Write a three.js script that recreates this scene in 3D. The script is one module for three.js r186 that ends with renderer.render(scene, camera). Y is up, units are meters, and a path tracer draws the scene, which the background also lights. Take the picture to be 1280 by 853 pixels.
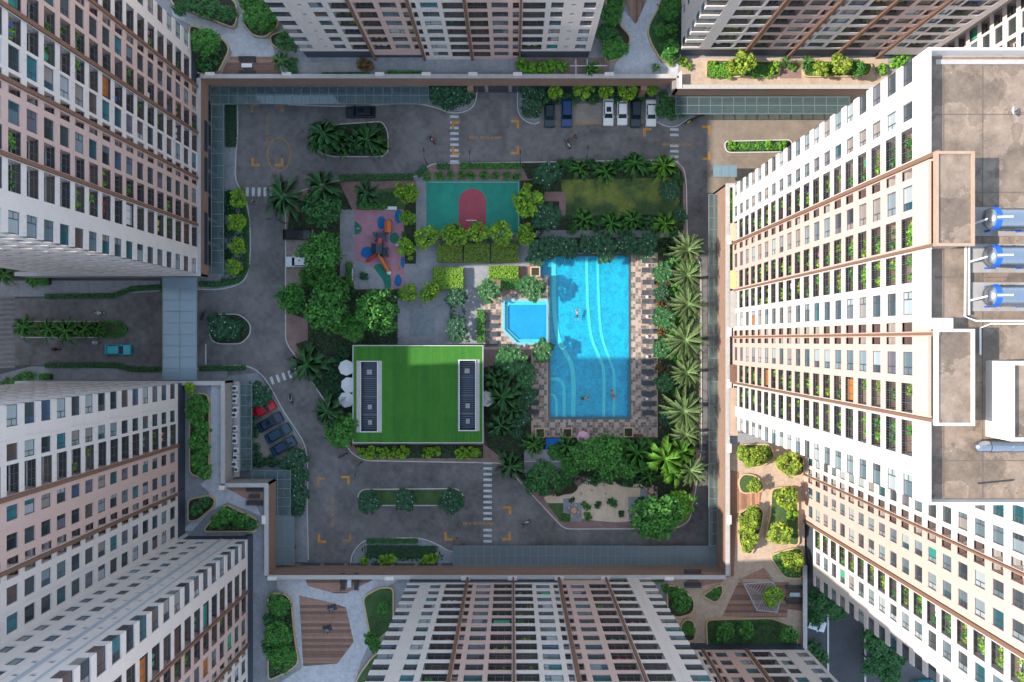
import * as THREE from 'three';
import { mergeGeometries } from 'three/addons/utils/BufferGeometryUtils.js';
import { MarchingCubes } from 'three/addons/objects/MarchingCubes.js';

// ------------------------------------------------------------------ camera, sky, sun, exposure
const scene = new THREE.Scene();
const CX = 640, CY = 426.5, FOC = 996, CAMH = 136.5;          // straight-down drone view, 1280 x 853 photograph
const camera = new THREE.PerspectiveCamera(2 * Math.atan(CY / FOC) * 180 / Math.PI, 1280 / 853, 1, 2000);
camera.position.set(0, CAMH, 0);
camera.up.set(0, 0, -1);
camera.lookAt(0, 0, 0);
scene.add(camera);

const renderer = new THREE.WebGLRenderer({ antialias: true });
renderer.setSize(1024, 682);
renderer.toneMapping = THREE.LinearToneMapping;
renderer.toneMappingExposure = 3.15;
renderer.shadowMap.enabled = true;

const sunDir = new THREE.Vector3(-1, 0.8085, 0.045).normalize();
const sun = new THREE.DirectionalLight(new THREE.Color(1.0, 0.90, 0.78), 2.45);
sun.position.copy(sunDir).multiplyScalar(260);
sun.castShadow = true;
sun.shadow.mapSize.set(4096, 4096);
Object.assign(sun.shadow.camera, { left: -150, right: 150, top: 150, bottom: -150, near: 10, far: 600 });
scene.add(sun, sun.target);

{ // clear morning sky: one smooth gradient, a little brighter round the sun
  const w = 128, h = 64, d = new Float32Array(w * h * 4);
  for (let j = 0; j < h; j++) for (let i = 0; i < w; i++) {
    const th = (j + 0.5) / h * Math.PI - Math.PI / 2, ph = ((i + 0.5) / w - 0.5) * 2 * Math.PI;
    const v = new THREE.Vector3(Math.cos(th) * Math.cos(ph), Math.sin(th), Math.cos(th) * Math.sin(ph));
    const up = Math.max(0, v.y), t = Math.pow(1 - up, 2.2);
    const c = Math.max(0, v.dot(sunDir)), glow = 0.25 * Math.pow(c, 6);
    const k = (j * w + i) * 4, S = 1.0;
    d[k] = S * (0.26 + 0.26 * t + glow);
    d[k + 1] = S * (0.365 + 0.22 * t + glow * 0.85);
    d[k + 2] = S * (0.515 + 0.14 * t + glow * 0.6);
    d[k + 3] = 1;
  }
  const sky = new THREE.DataTexture(d, w, h, THREE.RGBAFormat, THREE.FloatType);
  sky.mapping = THREE.EquirectangularReflectionMapping;
  sky.magFilter = sky.minFilter = THREE.LinearFilter;
  sky.needsUpdate = true;
  scene.background = sky; scene.environment = sky;
}

// ------------------------------------------------------------------ helpers
function rng(seed) { let a = seed >>> 0; return () => { a = (a + 0x6D2B79F5) | 0; let t = Math.imul(a ^ (a >>> 15), 1 | a); t = (t + Math.imul(t ^ (t >>> 7), 61 | t)) ^ t; return ((t ^ (t >>> 14)) >>> 0) / 4294967296; }; }
const R = rng(20240611);
const rr = (a, b) => a + (b - a) * R();
const pick = (a, r = R) => a[Math.floor(r() * a.length) % a.length];
const g = (px, py, h = 0) => [(px - CX) * (CAMH - h) / FOC, (py - CY) * (CAMH - h) / FOC];   // photo pixel on the level h -> x, z
const gs = (pts, h = 0) => pts.map(p => g(p[0], p[1], h));
const used = {};
function numbered(n) { const k = used[n] || 0; used[n] = k + 1; return k ? n + '_' + String(k).padStart(3, '0') : n; }
function shadows(o) { o.traverse(c => { if (c.isMesh) { c.castShadow = true; c.receiveShadow = true; } }); return o; }
function tag(o, label, category, group) { o.userData.label = label; o.userData.category = category; if (group) o.userData.group = group; return o; }
function thing(name, label, category, pos = [0, 0, 0], turn = 0, group) {
  const o = new THREE.Group(); o.name = numbered(name); scene.add(o);
  o.position.set(...pos); o.rotation.y = turn; return tag(o, label, category, group);
}
function part(name, geo, mat, parent) { const m = new THREE.Mesh(geo, mat); m.name = name; parent.add(m); m.castShadow = m.receiveShadow = true; return m; }
function solo(name, geo, mat, label, category, group, pos) { const m = new THREE.Mesh(geo, mat); m.name = numbered(name); scene.add(m); m.castShadow = m.receiveShadow = true; if (pos) m.position.set(...pos); return tag(m, label, category, group); }
function struct(name, geo, mat, label) { const m = new THREE.Mesh(geo, mat); m.name = numbered(name); scene.add(m); m.castShadow = m.receiveShadow = true; m.userData.kind = 'structure'; m.userData.label = label; m.userData.category = name.split('_').pop(); return m; }
function dup(o, pos, turn, label, group, scale) {
  const c = o.clone(); c.name = numbered(o.name.replace(/_\d\d\d$/, '')); c.userData = { ...o.userData }; scene.add(c);
  c.position.set(...pos); c.rotation.y = turn || 0; if (scale) c.scale.set(...(Array.isArray(scale) ? scale : [scale, scale, scale]));
  if (label) c.userData.label = label; if (group) c.userData.group = group; return c;
}
// geometry collector: boxes, quads and prisms with uv in metres and optional vertex colours
class GB {
  constructor(org = [0, 0, 0]) { this.p = []; this.n = []; this.u = []; this.c = []; this.o = org; this.col = null; }
  tri(a, b, c, n) {
    for (const v of [a, b, c]) {
      this.p.push(v[0] - this.o[0], v[1] - this.o[1], v[2] - this.o[2]); this.n.push(n[0], n[1], n[2]);
      const ax = Math.abs(n[0]), ay = Math.abs(n[1]), az = Math.abs(n[2]);
      if (ay >= ax && ay >= az) this.u.push(v[0], -v[2]); else if (ax >= az) this.u.push(v[2], v[1]); else this.u.push(v[0], v[1]);
      if (this.col) this.c.push(...this.col);
    }
  }
  quad(a, b, c, d) {
    const e = [b[0] - a[0], b[1] - a[1], b[2] - a[2]], f = [d[0] - a[0], d[1] - a[1], d[2] - a[2]];
    let n = [e[1] * f[2] - e[2] * f[1], e[2] * f[0] - e[0] * f[2], e[0] * f[1] - e[1] * f[0]]; const l = Math.hypot(...n) || 1; n = n.map(q => q / l);
    this.tri(a, b, c, n); this.tri(a, c, d, n); return this;
  }
  box(x0, y0, z0, x1, y1, z1) {
    if (x0 > x1) [x0, x1] = [x1, x0]; if (y0 > y1) [y0, y1] = [y1, y0]; if (z0 > z1) [z0, z1] = [z1, z0];
    if (x1 - x0 < 1e-4 || y1 - y0 < 1e-4 || z1 - z0 < 1e-4) return this;
    this.quad([x0, y0, z1], [x1, y0, z1], [x1, y1, z1], [x0, y1, z1]);
    this.quad([x1, y0, z0], [x0, y0, z0], [x0, y1, z0], [x1, y1, z0]);
    this.quad([x1, y0, z1], [x1, y0, z0], [x1, y1, z0], [x1, y1, z1]);
    this.quad([x0, y0, z0], [x0, y0, z1], [x0, y1, z1], [x0, y1, z0]);
    this.quad([x0, y1, z1], [x1, y1, z1], [x1, y1, z0], [x0, y1, z0]);
    this.quad([x0, y0, z0], [x1, y0, z0], [x1, y0, z1], [x0, y0, z1]);
    return this;
  }
  // bar of square section between two points
  bar(a, b, w, h = w) {
    const d = new THREE.Vector3(b[0] - a[0], b[1] - a[1], b[2] - a[2]), l = d.length(); if (l < 1e-5) return this; d.normalize();
    const s = Math.abs(d.y) > 0.95 ? new THREE.Vector3(1, 0, 0) : new THREE.Vector3(0, 1, 0).cross(d).normalize();
    const t = new THREE.Vector3().crossVectors(d, s).normalize();
    const q = (p, i, j) => [p[0] + s.x * i * w / 2 + t.x * j * h / 2, p[1] + s.y * i * w / 2 + t.y * j * h / 2, p[2] + s.z * i * w / 2 + t.z * j * h / 2];
    const A = [q(a, -1, -1), q(a, 1, -1), q(a, 1, 1), q(a, -1, 1)], B = [q(b, -1, -1), q(b, 1, -1), q(b, 1, 1), q(b, -1, 1)];
    for (let i = 0; i < 4; i++) { const j = (i + 1) % 4; this.quad(A[i], A[j], B[j], B[i]); }
    this.quad(A[3], A[2], A[1], A[0]); this.quad(B[0], B[1], B[2], B[3]); return this;
  }
  get empty() { return !this.p.length; }
  geo() {
    const b = new THREE.BufferGeometry();
    b.setAttribute('position', new THREE.Float32BufferAttribute(this.p, 3)); b.setAttribute('normal', new THREE.Float32BufferAttribute(this.n, 3)); b.setAttribute('uv', new THREE.Float32BufferAttribute(this.u, 2));
    if (this.c.length) b.setAttribute('color', new THREE.Float32BufferAttribute(this.c, 3)); return b;
  }
}
const bx = (x0, y0, z0, x1, y1, z1) => new GB().box(x0, y0, z0, x1, y1, z1).geo();
// flat or thick plate with the outline pts (x, z pairs); top at y
function plate(pts, y, thick = 0, holes = []) {
  const s = new THREE.Shape(pts.map(p => new THREE.Vector2(p[0], -p[1])));
  for (const h of holes) s.holes.push(new THREE.Path(h.map(p => new THREE.Vector2(p[0], -p[1]))));
  const q = thick ? new THREE.ExtrudeGeometry(s, { depth: thick, bevelEnabled: false }) : new THREE.ShapeGeometry(s);
  q.rotateX(-Math.PI / 2); q.translate(0, y - thick, 0); return q;
}
const rectPts = (x0, z0, x1, z1) => [[x0, z0], [x1, z0], [x1, z1], [x0, z1]];
function smooth(pts, n = 6, closed = true) {
  const c = new THREE.CatmullRomCurve3(pts.map(p => new THREE.Vector3(p[0], 0, p[1])), closed, 'centripetal');
  const q = c.getPoints(pts.length * n).map(v => [v.x, v.z]); if (closed) q.pop(); return q;
}
function roundPoly(pts, r, n = 4) {           // polygon with rounded corners
  const out = [];
  for (let i = 0; i < pts.length; i++) {
    const a = pts[(i + pts.length - 1) % pts.length], b = pts[i], c = pts[(i + 1) % pts.length];
    const u = [a[0] - b[0], a[1] - b[1]], v = [c[0] - b[0], c[1] - b[1]], lu = Math.hypot(...u), lv = Math.hypot(...v), q = Math.min(r, lu * 0.45, lv * 0.45);
    const p0 = [b[0] + u[0] / lu * q, b[1] + u[1] / lu * q], p1 = [b[0] + v[0] / lv * q, b[1] + v[1] / lv * q];
    for (let k = 0; k <= n; k++) { const t = k / n; out.push([(1 - t) * (1 - t) * p0[0] + 2 * t * (1 - t) * b[0] + t * t * p1[0], (1 - t) * (1 - t) * p0[1] + 2 * t * (1 - t) * b[1] + t * t * p1[1]]); }
  }
  return out;
}
// wall-like strip along a polyline, width w centred on it
function ribbon(pts, w, y0, y1, closed = false, B = new GB()) {
  const n = pts.length, L = [], Q = [];
  for (let i = 0; i < n; i++) {
    const a = closed ? pts[(i + n - 1) % n] : pts[Math.max(0, i - 1)], c = closed ? pts[(i + 1) % n] : pts[Math.min(n - 1, i + 1)], b = pts[i];
    let d1 = [b[0] - a[0], b[1] - a[1]], d2 = [c[0] - b[0], c[1] - b[1]]; const l1 = Math.hypot(...d1), l2 = Math.hypot(...d2);
    if (l1 < 1e-6) d1 = d2; if (l2 < 1e-6) d2 = d1;
    const k1 = Math.hypot(...d1) || 1, k2 = Math.hypot(...d2) || 1; let t = [d1[0] / k1 + d2[0] / k2, d1[1] / k1 + d2[1] / k2]; const kt = Math.hypot(...t) || 1; t = [t[0] / kt, t[1] / kt];
    const m = Math.min(2, 1 / Math.max(0.4, t[0] * d1[0] / k1 + t[1] * d1[1] / k1)), nx = -t[1] * w / 2 * m, nz = t[0] * w / 2 * m;
    L.push([b[0] + nx, b[1] + nz]); Q.push([b[0] - nx, b[1] - nz]);
  }
  const V = (p, y) => [p[0], y, p[1]];
  for (let i = 0; i < (closed ? n : n - 1); i++) {
    const j = (i + 1) % n;
    B.quad(V(L[i], y1), V(L[j], y1), V(Q[j], y1), V(Q[i], y1));
    B.quad(V(L[i], y0), V(L[j], y0), V(L[j], y1), V(L[i], y1));
    B.quad(V(Q[j], y0), V(Q[i], y0), V(Q[i], y1), V(Q[j], y1));
  }
  if (!closed) { B.quad(V(L[0], y0), V(L[0], y1), V(Q[0], y1), V(Q[0], y0)); B.quad(V(Q[n - 1], y0), V(Q[n - 1], y1), V(L[n - 1], y1), V(L[n - 1], y0)); }
  return B;
}
const inside = (x, z, pts) => { let c = false; for (let i = 0, j = pts.length - 1; i < pts.length; j = i++) { const a = pts[i], b = pts[j]; if ((a[1] > z) !== (b[1] > z) && x < (b[0] - a[0]) * (z - a[1]) / (b[1] - a[1]) + a[0]) c = !c; } return c; };
function cyl(r0, r1, h, seg = 10, open = false) { const c = new THREE.CylinderGeometry(r1, r0, h, seg, 1, open); c.translate(0, h / 2, 0); return c; }
const clean = q => { const k = q.index ? q.toNonIndexed() : q; for (const a of Object.keys(k.attributes)) if (!['position', 'normal', 'uv'].includes(a)) k.deleteAttribute(a); return k; };
const merge = list => mergeGeometries(list.map(clean));

// ------------------------------------------------------------------ textures and materials
function fbmField(n, seed, oct, base) {       // tileable value noise, 0..1
  const out = new Float32Array(n * n); let amp = 1, tot = 0;
  for (let o = 0; o < oct; o++) {
    const m = base << o, r = rng(seed + o * 77), lat = new Float32Array(m * m); for (let i = 0; i < m * m; i++) lat[i] = r();
    for (let y = 0; y < n; y++) { const fy = y / n * m, y0 = Math.floor(fy), ty = fy - y0, sy = ty * ty * (3 - 2 * ty), ya = (y0 % m) * m, yb = ((y0 + 1) % m) * m;
      for (let x = 0; x < n; x++) { const fx = x / n * m, x0 = Math.floor(fx), tx = fx - x0, sx = tx * tx * (3 - 2 * tx), xa = x0 % m, xb = (x0 + 1) % m;
        out[y * n + x] += amp * ((lat[ya + xa] * (1 - sx) + lat[ya + xb] * sx) * (1 - sy) + (lat[yb + xa] * (1 - sx) + lat[yb + xb] * sx) * sy); } }
    tot += amp; amp *= 0.6;
  }
  for (let i = 0; i < n * n; i++) out[i] /= tot; return out;
}
const s8 = v => Math.max(0, Math.min(255, Math.round(255 * (v <= 0.0031308 ? 12.92 * v : 1.055 * Math.pow(v, 1 / 2.4) - 0.055))));
function tex(n, metres, fn) {                 // fn(i, j, k) -> linear rgb
  const d = new Uint8Array(n * n * 4);
  for (let j = 0; j < n; j++) for (let i = 0; i < n; i++) { const c = fn(i, j, j * n + i), k = (j * n + i) * 4; d[k] = s8(c[0]); d[k + 1] = s8(c[1]); d[k + 2] = s8(c[2]); d[k + 3] = 255; }
  const t = new THREE.DataTexture(d, n, n); t.colorSpace = THREE.SRGBColorSpace; t.wrapS = t.wrapT = THREE.RepeatWrapping; t.magFilter = THREE.LinearFilter; t.minFilter = THREE.LinearMipmapLinearFilter; t.generateMipmaps = true;
  t.repeat.set(1 / metres, 1 / metres); t.needsUpdate = true; return t;
}
const N1 = fbmField(512, 3, 6, 4), N2 = fbmField(512, 91, 5, 16), N3 = fbmField(512, 417, 4, 64), N4 = fbmField(512, 55, 7, 3);
const std = (o) => new THREE.MeshStandardMaterial({ roughness: 0.9, metalness: 0, ...o });
const lin = (r, gg, b) => new THREE.Color().setRGB(r, gg, b);
const flat = (r, gg, b, o = {}) => std({ color: lin(r, gg, b), ...o });
const mcache = {};
const mottle = (metres, c, a1, a2, a3, o = {}, post) => { const key = JSON.stringify([metres, c, a1, a2, a3, o]); return (!post && mcache[key]) || (mcache[key] = mottleNew(metres, c, a1, a2, a3, o, post)); };
const mottleNew = (metres, c, a1, a2, a3, o, post) => std({ map: tex(512, metres, (i, j, k) => { const f = 1 + a1 * (N1[k] - 0.5) * 2 + a2 * (N2[k] - 0.5) * 2 + a3 * (N3[k] - 0.5) * 2; const q = [c[0] * f, c[1] * f, c[2] * f]; return post ? post(q, i, j, k) : q; }), ...o });
const M = {
  white: mottle(9, [0.68, 0.625, 0.60], 0.06, 0.05, 0.03, { roughness: 0.85 }, (q, i, j, k) => { const st = N2[(j >> 4) * 512 + i], f = st > 0.60 ? 1 - 0.55 * (st - 0.60) : 1; return [q[0] * f, q[1] * f * 0.998, q[2] * f * 0.99]; }),
  beige: mottle(9, [0.575, 0.42, 0.375], 0.05, 0.04, 0.03, { roughness: 0.85 }),
  fin: mottle(5, [0.20, 0.11, 0.075], 0.08, 0.06, 0.04, { roughness: 0.8 }),
  roof: mottle(11, [0.215, 0.163, 0.125], 0.55, 0.30, 0.16, {}, (q, i, j, k) => { const s = N4[k] > 0.55 ? 0.78 : N4[k] > 0.53 ? 1.15 : 1, y = N4[(k * 7) % (512 * 512)] > 0.72 ? 1.04 : 1; return q.map(v => v * s * y); }),
  louver: flat(0.055, 0.07, 0.10, { roughness: 0.6 }),
  frame: flat(0.10, 0.11, 0.13, { roughness: 0.5, metalness: 0.3 }),
  grille: flat(0.16, 0.16, 0.17, { roughness: 0.5, metalness: 0.4 }),
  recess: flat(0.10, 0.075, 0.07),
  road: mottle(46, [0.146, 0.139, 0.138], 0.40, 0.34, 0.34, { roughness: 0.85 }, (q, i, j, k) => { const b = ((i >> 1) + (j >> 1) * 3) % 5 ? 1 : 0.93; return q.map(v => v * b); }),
  roadSunTint: mottle(31, [0.20, 0.165, 0.135], 0.22, 0.2, 0.16, {}),  // warmer, lighter copy of the road paving, sunlight put into its colour
  asphalt: mottle(20, [0.06, 0.065, 0.075], 0.2, 0.15, 0.15),
  street: mottle(24, [0.085, 0.088, 0.095], 0.25, 0.18, 0.14),
  walk: mottle(13, [0.23, 0.15, 0.135], 0.22, 0.2, 0.2),
  grey: mottle(12, [0.24, 0.25, 0.265], 0.22, 0.2, 0.2),
  parking: mottle(12, [0.24, 0.21, 0.18], 0.25, 0.2, 0.15),
  kerb: mottle(6, [0.52, 0.51, 0.49], 0.12, 0.15, 0.1),
  coping: mottle(6, [0.40, 0.385, 0.375], 0.10, 0.12, 0.08),
  fascia: mottle(8, [0.28, 0.18, 0.135], 0.16, 0.12, 0.10),
  concrete: mottle(10, [0.30, 0.285, 0.27], 0.2, 0.15, 0.1),
  path: mottle(8, [0.42, 0.43, 0.46], 0.12, 0.2, 0.22),
  pathWarm: mottle(8, [0.42, 0.325, 0.25], 0.12, 0.2, 0.2),
  planterStone: mottle(5, [0.50, 0.37, 0.22], 0.12, 0.15, 0.1),
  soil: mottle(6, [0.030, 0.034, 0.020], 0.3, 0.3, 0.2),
  lawn: mottle(7, [0.05, 0.10, 0.03], 0.3, 0.3, 0.35),
  lawnDry: mottle(15, [0.10, 0.135, 0.03], 0.6, 0.3, 0.3, {}, (q, i, j, k) => { const t = Math.max(0, Math.min(1, (N1[k] - 0.40) * 5)); return [q[0] * (0.5 + 0.7 * t), q[1] * (0.75 + 0.35 * t), q[2]]; }),
  turf: mottle(9, [0.05, 0.16, 0.012], 0.22, 0.12, 0.14),
  sand: mottle(9, [0.60, 0.47, 0.35], 0.16, 0.14, 0.14),
  courtGreen: mottle(11, [0.006, 0.235, 0.17], 0.28, 0.15, 0.06, { roughness: 0.7 }),
  courtRed: mottle(7, [0.34, 0.055, 0.085], 0.2, 0.12, 0.06, { roughness: 0.7 }),
  rubberPink: mottle(7, [0.36, 0.18, 0.225], 0.22, 0.14, 0.10),
  rubberBlue: mottle(5, [0.005, 0.12, 0.32], 0.2, 0.12, 0.10),
  rubberGreen: mottle(5, [0.015, 0.16, 0.11], 0.2, 0.12, 0.10),
  yellow: mottle(3, [0.50, 0.24, 0.05], 0.3, 0.3, 0.3),
  yellowOld: mottle(3, [0.34, 0.20, 0.08], 0.3, 0.3, 0.3),
  paintOld: mottle(3, [0.20, 0.205, 0.21], 0.3, 0.3, 0.2),
  paint: mottle(3, [0.50, 0.52, 0.54], 0.25, 0.3, 0.2),
  poolCausticTile: mottle(9, [0.0, 0.325, 0.485], 0.14, 0.30, 0.40, { roughness: 0.4 }),  // mosaic mottle strengthened to paint rippling sunlight into the tile colour
  kidTile: mottle(5, [0.0, 0.26, 0.52], 0.12, 0.10, 0.22, { roughness: 0.4 }),
  stepTile: mottle(4, [0.06, 0.52, 0.56], 0.1, 0.1, 0.16, { roughness: 0.4 }),
  poolDark: mottle(3, [0.05, 0.09, 0.10], 0.2, 0.2, 0.2, { roughness: 0.4 }),
  plastic: flat(0.62, 0.63, 0.65, { roughness: 0.5 }),
  steel: flat(0.34, 0.37, 0.41, { roughness: 0.28, metalness: 0.9 }),
  pipe: flat(0.66, 0.65, 0.62, { roughness: 0.5 }),
  blue: flat(0.01, 0.10, 0.55, { roughness: 0.5 }),
  dark: flat(0.03, 0.032, 0.036, { roughness: 0.6 }),
  darkMetal: flat(0.05, 0.055, 0.06, { roughness: 0.45, metalness: 0.5 }),
  tyre: flat(0.018, 0.018, 0.018, { roughness: 0.9 }),
  rim: flat(0.5, 0.5, 0.52, { roughness: 0.3, metalness: 0.8 }),
  carGlass: new THREE.MeshPhysicalMaterial({ color: lin(0.004, 0.018, 0.026), roughness: 0.08, specularIntensity: 0.35 }),
  lamp: flat(0.75, 0.75, 0.72, { roughness: 0.3 }), tail: flat(0.30, 0.01, 0.01, { roughness: 0.3 }),
  bark: mottle(2, [0.10, 0.075, 0.055], 0.3, 0.3, 0.3), palmBark: mottle(2, [0.20, 0.18, 0.15], 0.3, 0.3, 0.2),
  canvas: flat(0.74, 0.74, 0.75), pinkCanvas: flat(0.62, 0.36, 0.47),
  red: flat(0.50, 0.045, 0.02, { roughness: 0.45 }), orange: flat(0.55, 0.13, 0.03, { roughness: 0.45 }), navy: flat(0.02, 0.035, 0.06, { roughness: 0.5 }),
  skin: flat(0.42, 0.24, 0.16, { roughness: 0.7 }), hair: flat(0.012, 0.010, 0.009),
  cushion: flat(0.055, 0.06, 0.07), woodDark: mottle(3, [0.14, 0.075, 0.05], 0.25, 0.2, 0.2),
};
// drawn curtains, blinds and bare rooms behind clear panes: glossy glass over a flat colour
const paneM = [[0.022, 0.034, 0.045], [0.015, 0.022, 0.03], [0.035, 0.048, 0.06], [0.018, 0.03, 0.036], [0.05, 0.065, 0.075], [0.018, 0.085, 0.105], [0.03, 0.15, 0.18], [0.11, 0.16, 0.19], [0.20, 0.26, 0.29], [0.34, 0.39, 0.41], [0.26, 0.235, 0.225], [0.13, 0.125, 0.16], [0.10, 0.07, 0.065], [0.05, 0.09, 0.15], [0.03, 0.045, 0.05]]
  .map(c => new THREE.MeshPhysicalMaterial({ color: lin(...c), roughness: 0.30, specularIntensity: 0.6, clearcoat: 0.5, clearcoatRoughness: 0.04 }));
const boardM = [flat(0.40, 0.13, 0.02), flat(0.05, 0.33, 0.20), flat(0.02, 0.22, 0.20), flat(0.10, 0.045, 0.03)];
const clothM = [flat(0.6, 0.6, 0.62), flat(0.30, 0.03, 0.04), flat(0.04, 0.10, 0.35), flat(0.5, 0.30, 0.05), flat(0.04, 0.30, 0.16), flat(0.45, 0.12, 0.22), flat(0.5, 0.42, 0.06)];
const glassM = new THREE.MeshPhysicalMaterial({ color: lin(0.42, 0.58, 0.66), roughness: 0.08, transmission: 0.72, thickness: 0, ior: 1.5 });
const glassDusty = new THREE.MeshPhysicalMaterial({ color: lin(0.24, 0.31, 0.335), roughness: 0.25, transmission: 0.55, thickness: 0, ior: 1.5 });
const glassClear = new THREE.MeshPhysicalMaterial({ color: lin(0.52, 0.68, 0.70), roughness: 0.06, transmission: 0.93, thickness: 0, ior: 1.5 });
const ribM = flat(0.15, 0.19, 0.20, { roughness: 0.5 });
const waterM = (() => {
  const n = 512, d = new Uint8Array(n * n * 4);
  for (let k = 0; k < n * n; k++) { const v = 255 * (0.6 * N2[k] + 0.4 * N3[k]); d[4 * k] = d[4 * k + 1] = d[4 * k + 2] = v; d[4 * k + 3] = 255; }
  const b = new THREE.DataTexture(d, n, n); b.wrapS = b.wrapT = THREE.RepeatWrapping; b.magFilter = THREE.LinearFilter; b.repeat.set(1 / 9, 1 / 9); b.needsUpdate = true;
  return new THREE.MeshPhysicalMaterial({ color: lin(0.86, 0.97, 1.0), roughness: 0.03, transmission: 1, thickness: 0, ior: 1.33, specularIntensity: 0.6, bumpMap: b, bumpScale: 0.06 });
})();
const leafMat = (r, gg, b) => new THREE.MeshPhysicalMaterial({ color: lin(r, gg, b), vertexColors: true, roughness: 0.75, side: THREE.DoubleSide });
const LM = { dark: leafMat(0.030, 0.125, 0.034), mid: leafMat(0.044, 0.180, 0.026), lime: leafMat(0.135, 0.285, 0.016), olive: leafMat(0.115, 0.200, 0.020), deep: leafMat(0.018, 0.080, 0.034), pale: leafMat(0.140, 0.225, 0.085), fresh: leafMat(0.095, 0.270, 0.020), cover: leafMat(0.020, 0.075, 0.022), flower: flat(0.50, 0.50, 0.44), rust: leafMat(0.12, 0.075, 0.025), sun: leafMat(0.165, 0.255, 0.022), gold: leafMat(0.40, 0.20, 0.02) };  // the sun tone has sunlight put into the leaf colour, for sunlit planting

// ------------------------------------------------------------------ apartment towers
const FH = 3.06, Y0 = 10.62 - 2.75, ROOF = 68.4, WD = 1.3;     // floor height, first floor level, parapet top, depth of the outer wall
const TERR = 7.2;
const OPEN = { w: [0.78, 2.75], c: [0.78, 2.75], b: [0.62, 2.75], s: [0.62, 2.7], v: [1.6, 2.2] };
const FACE = {
  E: { m: (f, u, y, d) => [f - d, y, u], r: Math.PI / 2, s: -1 }, W: { m: (f, u, y, d) => [f + d, y, u], r: -Math.PI / 2, s: 1 },
  S: { m: (f, u, y, d) => [u, y, f - d], r: 0, s: 1 }, N: { m: (f, u, y, d) => [u, y, f + d], r: Math.PI, s: -1 },
};
const winCache = {};
function winGeo(w, h, mir) {
  const k = [w.toFixed(1), h.toFixed(2), mir].join(); if (winCache[k]) return winCache[k];
  const b = new GB(), t = 0.07, dz = 0.08, x = w / 2, y = h / 2, s = mir ? -1 : 1, mx = s * w * 0.17, my = -h * 0.05;
  b.box(-x, -y, -dz, -x + t, y, 0); b.box(x - t, -y, -dz, x, y, 0); b.box(-x + t, -y, -dz, x - t, -y + t, 0); b.box(-x + t, y - t, -dz, x - t, y, 0);
  b.box(mx - t / 2, -y + t, -dz + 0.005, mx + t / 2, y - t, -0.005);
  b.box(mx + s * t / 2, my - t / 2, -dz + 0.01, s * (x - t), my + t / 2, -0.01);
  const big = new THREE.PlaneGeometry(Math.abs(mx + s * x) - t * 1.5, h - 2 * t); big.translate((mx - s * x) / 2, 0, -0.05);
  const sm = new THREE.PlaneGeometry(Math.abs(s * x - mx) - t * 1.5, h - 2 * t); sm.translate((mx + s * x) / 2, 0, -0.05);
  return winCache[k] = { frame: b.geo(), big, sm };
}
const grilleCache = {};
function grilleGeo(w, h) {
  const k = w.toFixed(1) + h; if (grilleCache[k]) return grilleCache[k];
  const b = new GB(), t = 0.05;
  b.box(-w / 2, -h / 2, -t, -w / 2 + t, h / 2, 0); b.box(w / 2 - t, -h / 2, -t, w / 2, h / 2, 0); b.box(-w / 2 + t, -h / 2, -t, w / 2 - t, -h / 2 + t, 0); b.box(-w / 2 + t, h / 2 - t, -t, w / 2 - t, h / 2, 0);
  for (const f of [-0.17, 0.17]) b.box(w * f - t / 2, -h / 2 + t, -t + 0.005, w * f + t / 2, h / 2 - t, -0.005);
  b.box(-w / 2 + t, -h * 0.12 - t / 2, -t + 0.01, w / 2 - t, -h * 0.12 + t / 2, -0.01);
  for (let i = 1; i < 12; i++) b.box(-w / 2 + w * i / 12 - 0.012, -h / 2 + t, -0.035, -w / 2 + w * i / 12 + 0.012, -h * 0.12 - t / 2, -0.015);
  return grilleCache[k] = b.geo();
}
function leafBlob(seed, n, rx, ry, rz, size, jitter = 0.35) {      // small leafy mass, n leaves
  const r = rng(seed), p = [], nn = [], c = [], v = new THREE.Vector3(), q = new THREE.Vector3(), a = new THREE.Vector3(), b = new THREE.Vector3();
  for (let i = 0; i < n; i++) {
    v.set(r() * 2 - 1, r() * 2 - 1, r() * 2 - 1).normalize(); const rad = 1 - jitter * r(); const o = v.clone().multiply(q.set(rx, ry, rz)).multiplyScalar(rad);
    leaf(p, nn, c, o, v, size * (0.6 + 0.8 * r()), r, a, b);
  }
  return leafGeo(p, nn, c);
}
function leaf(p, nn, c, o, out, s, r, a = new THREE.Vector3(), b = new THREE.Vector3()) {
  const n = new THREE.Vector3(out.x * 0.7 + (r() - 0.5) * 1.3, out.y * 0.7 + 0.45 + (r() - 0.5) * 0.9, out.z * 0.7 + (r() - 0.5) * 1.3).normalize();
  a.set(r() - 0.5, r() - 0.5, r() - 0.5).cross(n).normalize(); b.crossVectors(n, a);
  const P = [[-0.5, 0], [0, -0.32], [0.5, 0], [0, 0.32]].map(([i, j]) => [o.x + (a.x * i + b.x * j) * s * 1.25, o.y + (a.y * i + b.y * j) * s * 1.25, o.z + (a.z * i + b.z * j) * s * 1.25]);
  const f = 0.62 + 0.76 * r(), w = 0.85 + 0.4 * r(), col = [f * w, f, f * 0.9];
  for (const k of [0, 1, 2, 0, 2, 3]) { p.push(...P[k]); nn.push(n.x, n.y, n.z); c.push(...col); }
}
function leafGeo(p, nn, c) { const q = new THREE.BufferGeometry(); q.setAttribute('position', new THREE.Float32BufferAttribute(p, 3)); q.setAttribute('normal', new THREE.Float32BufferAttribute(nn, 3)); q.setAttribute('color', new THREE.Float32BufferAttribute(c, 3)); q.setAttribute('uv', new THREE.Float32BufferAttribute(new Float32Array(p.length / 3 * 2), 2)); return q; }
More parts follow.
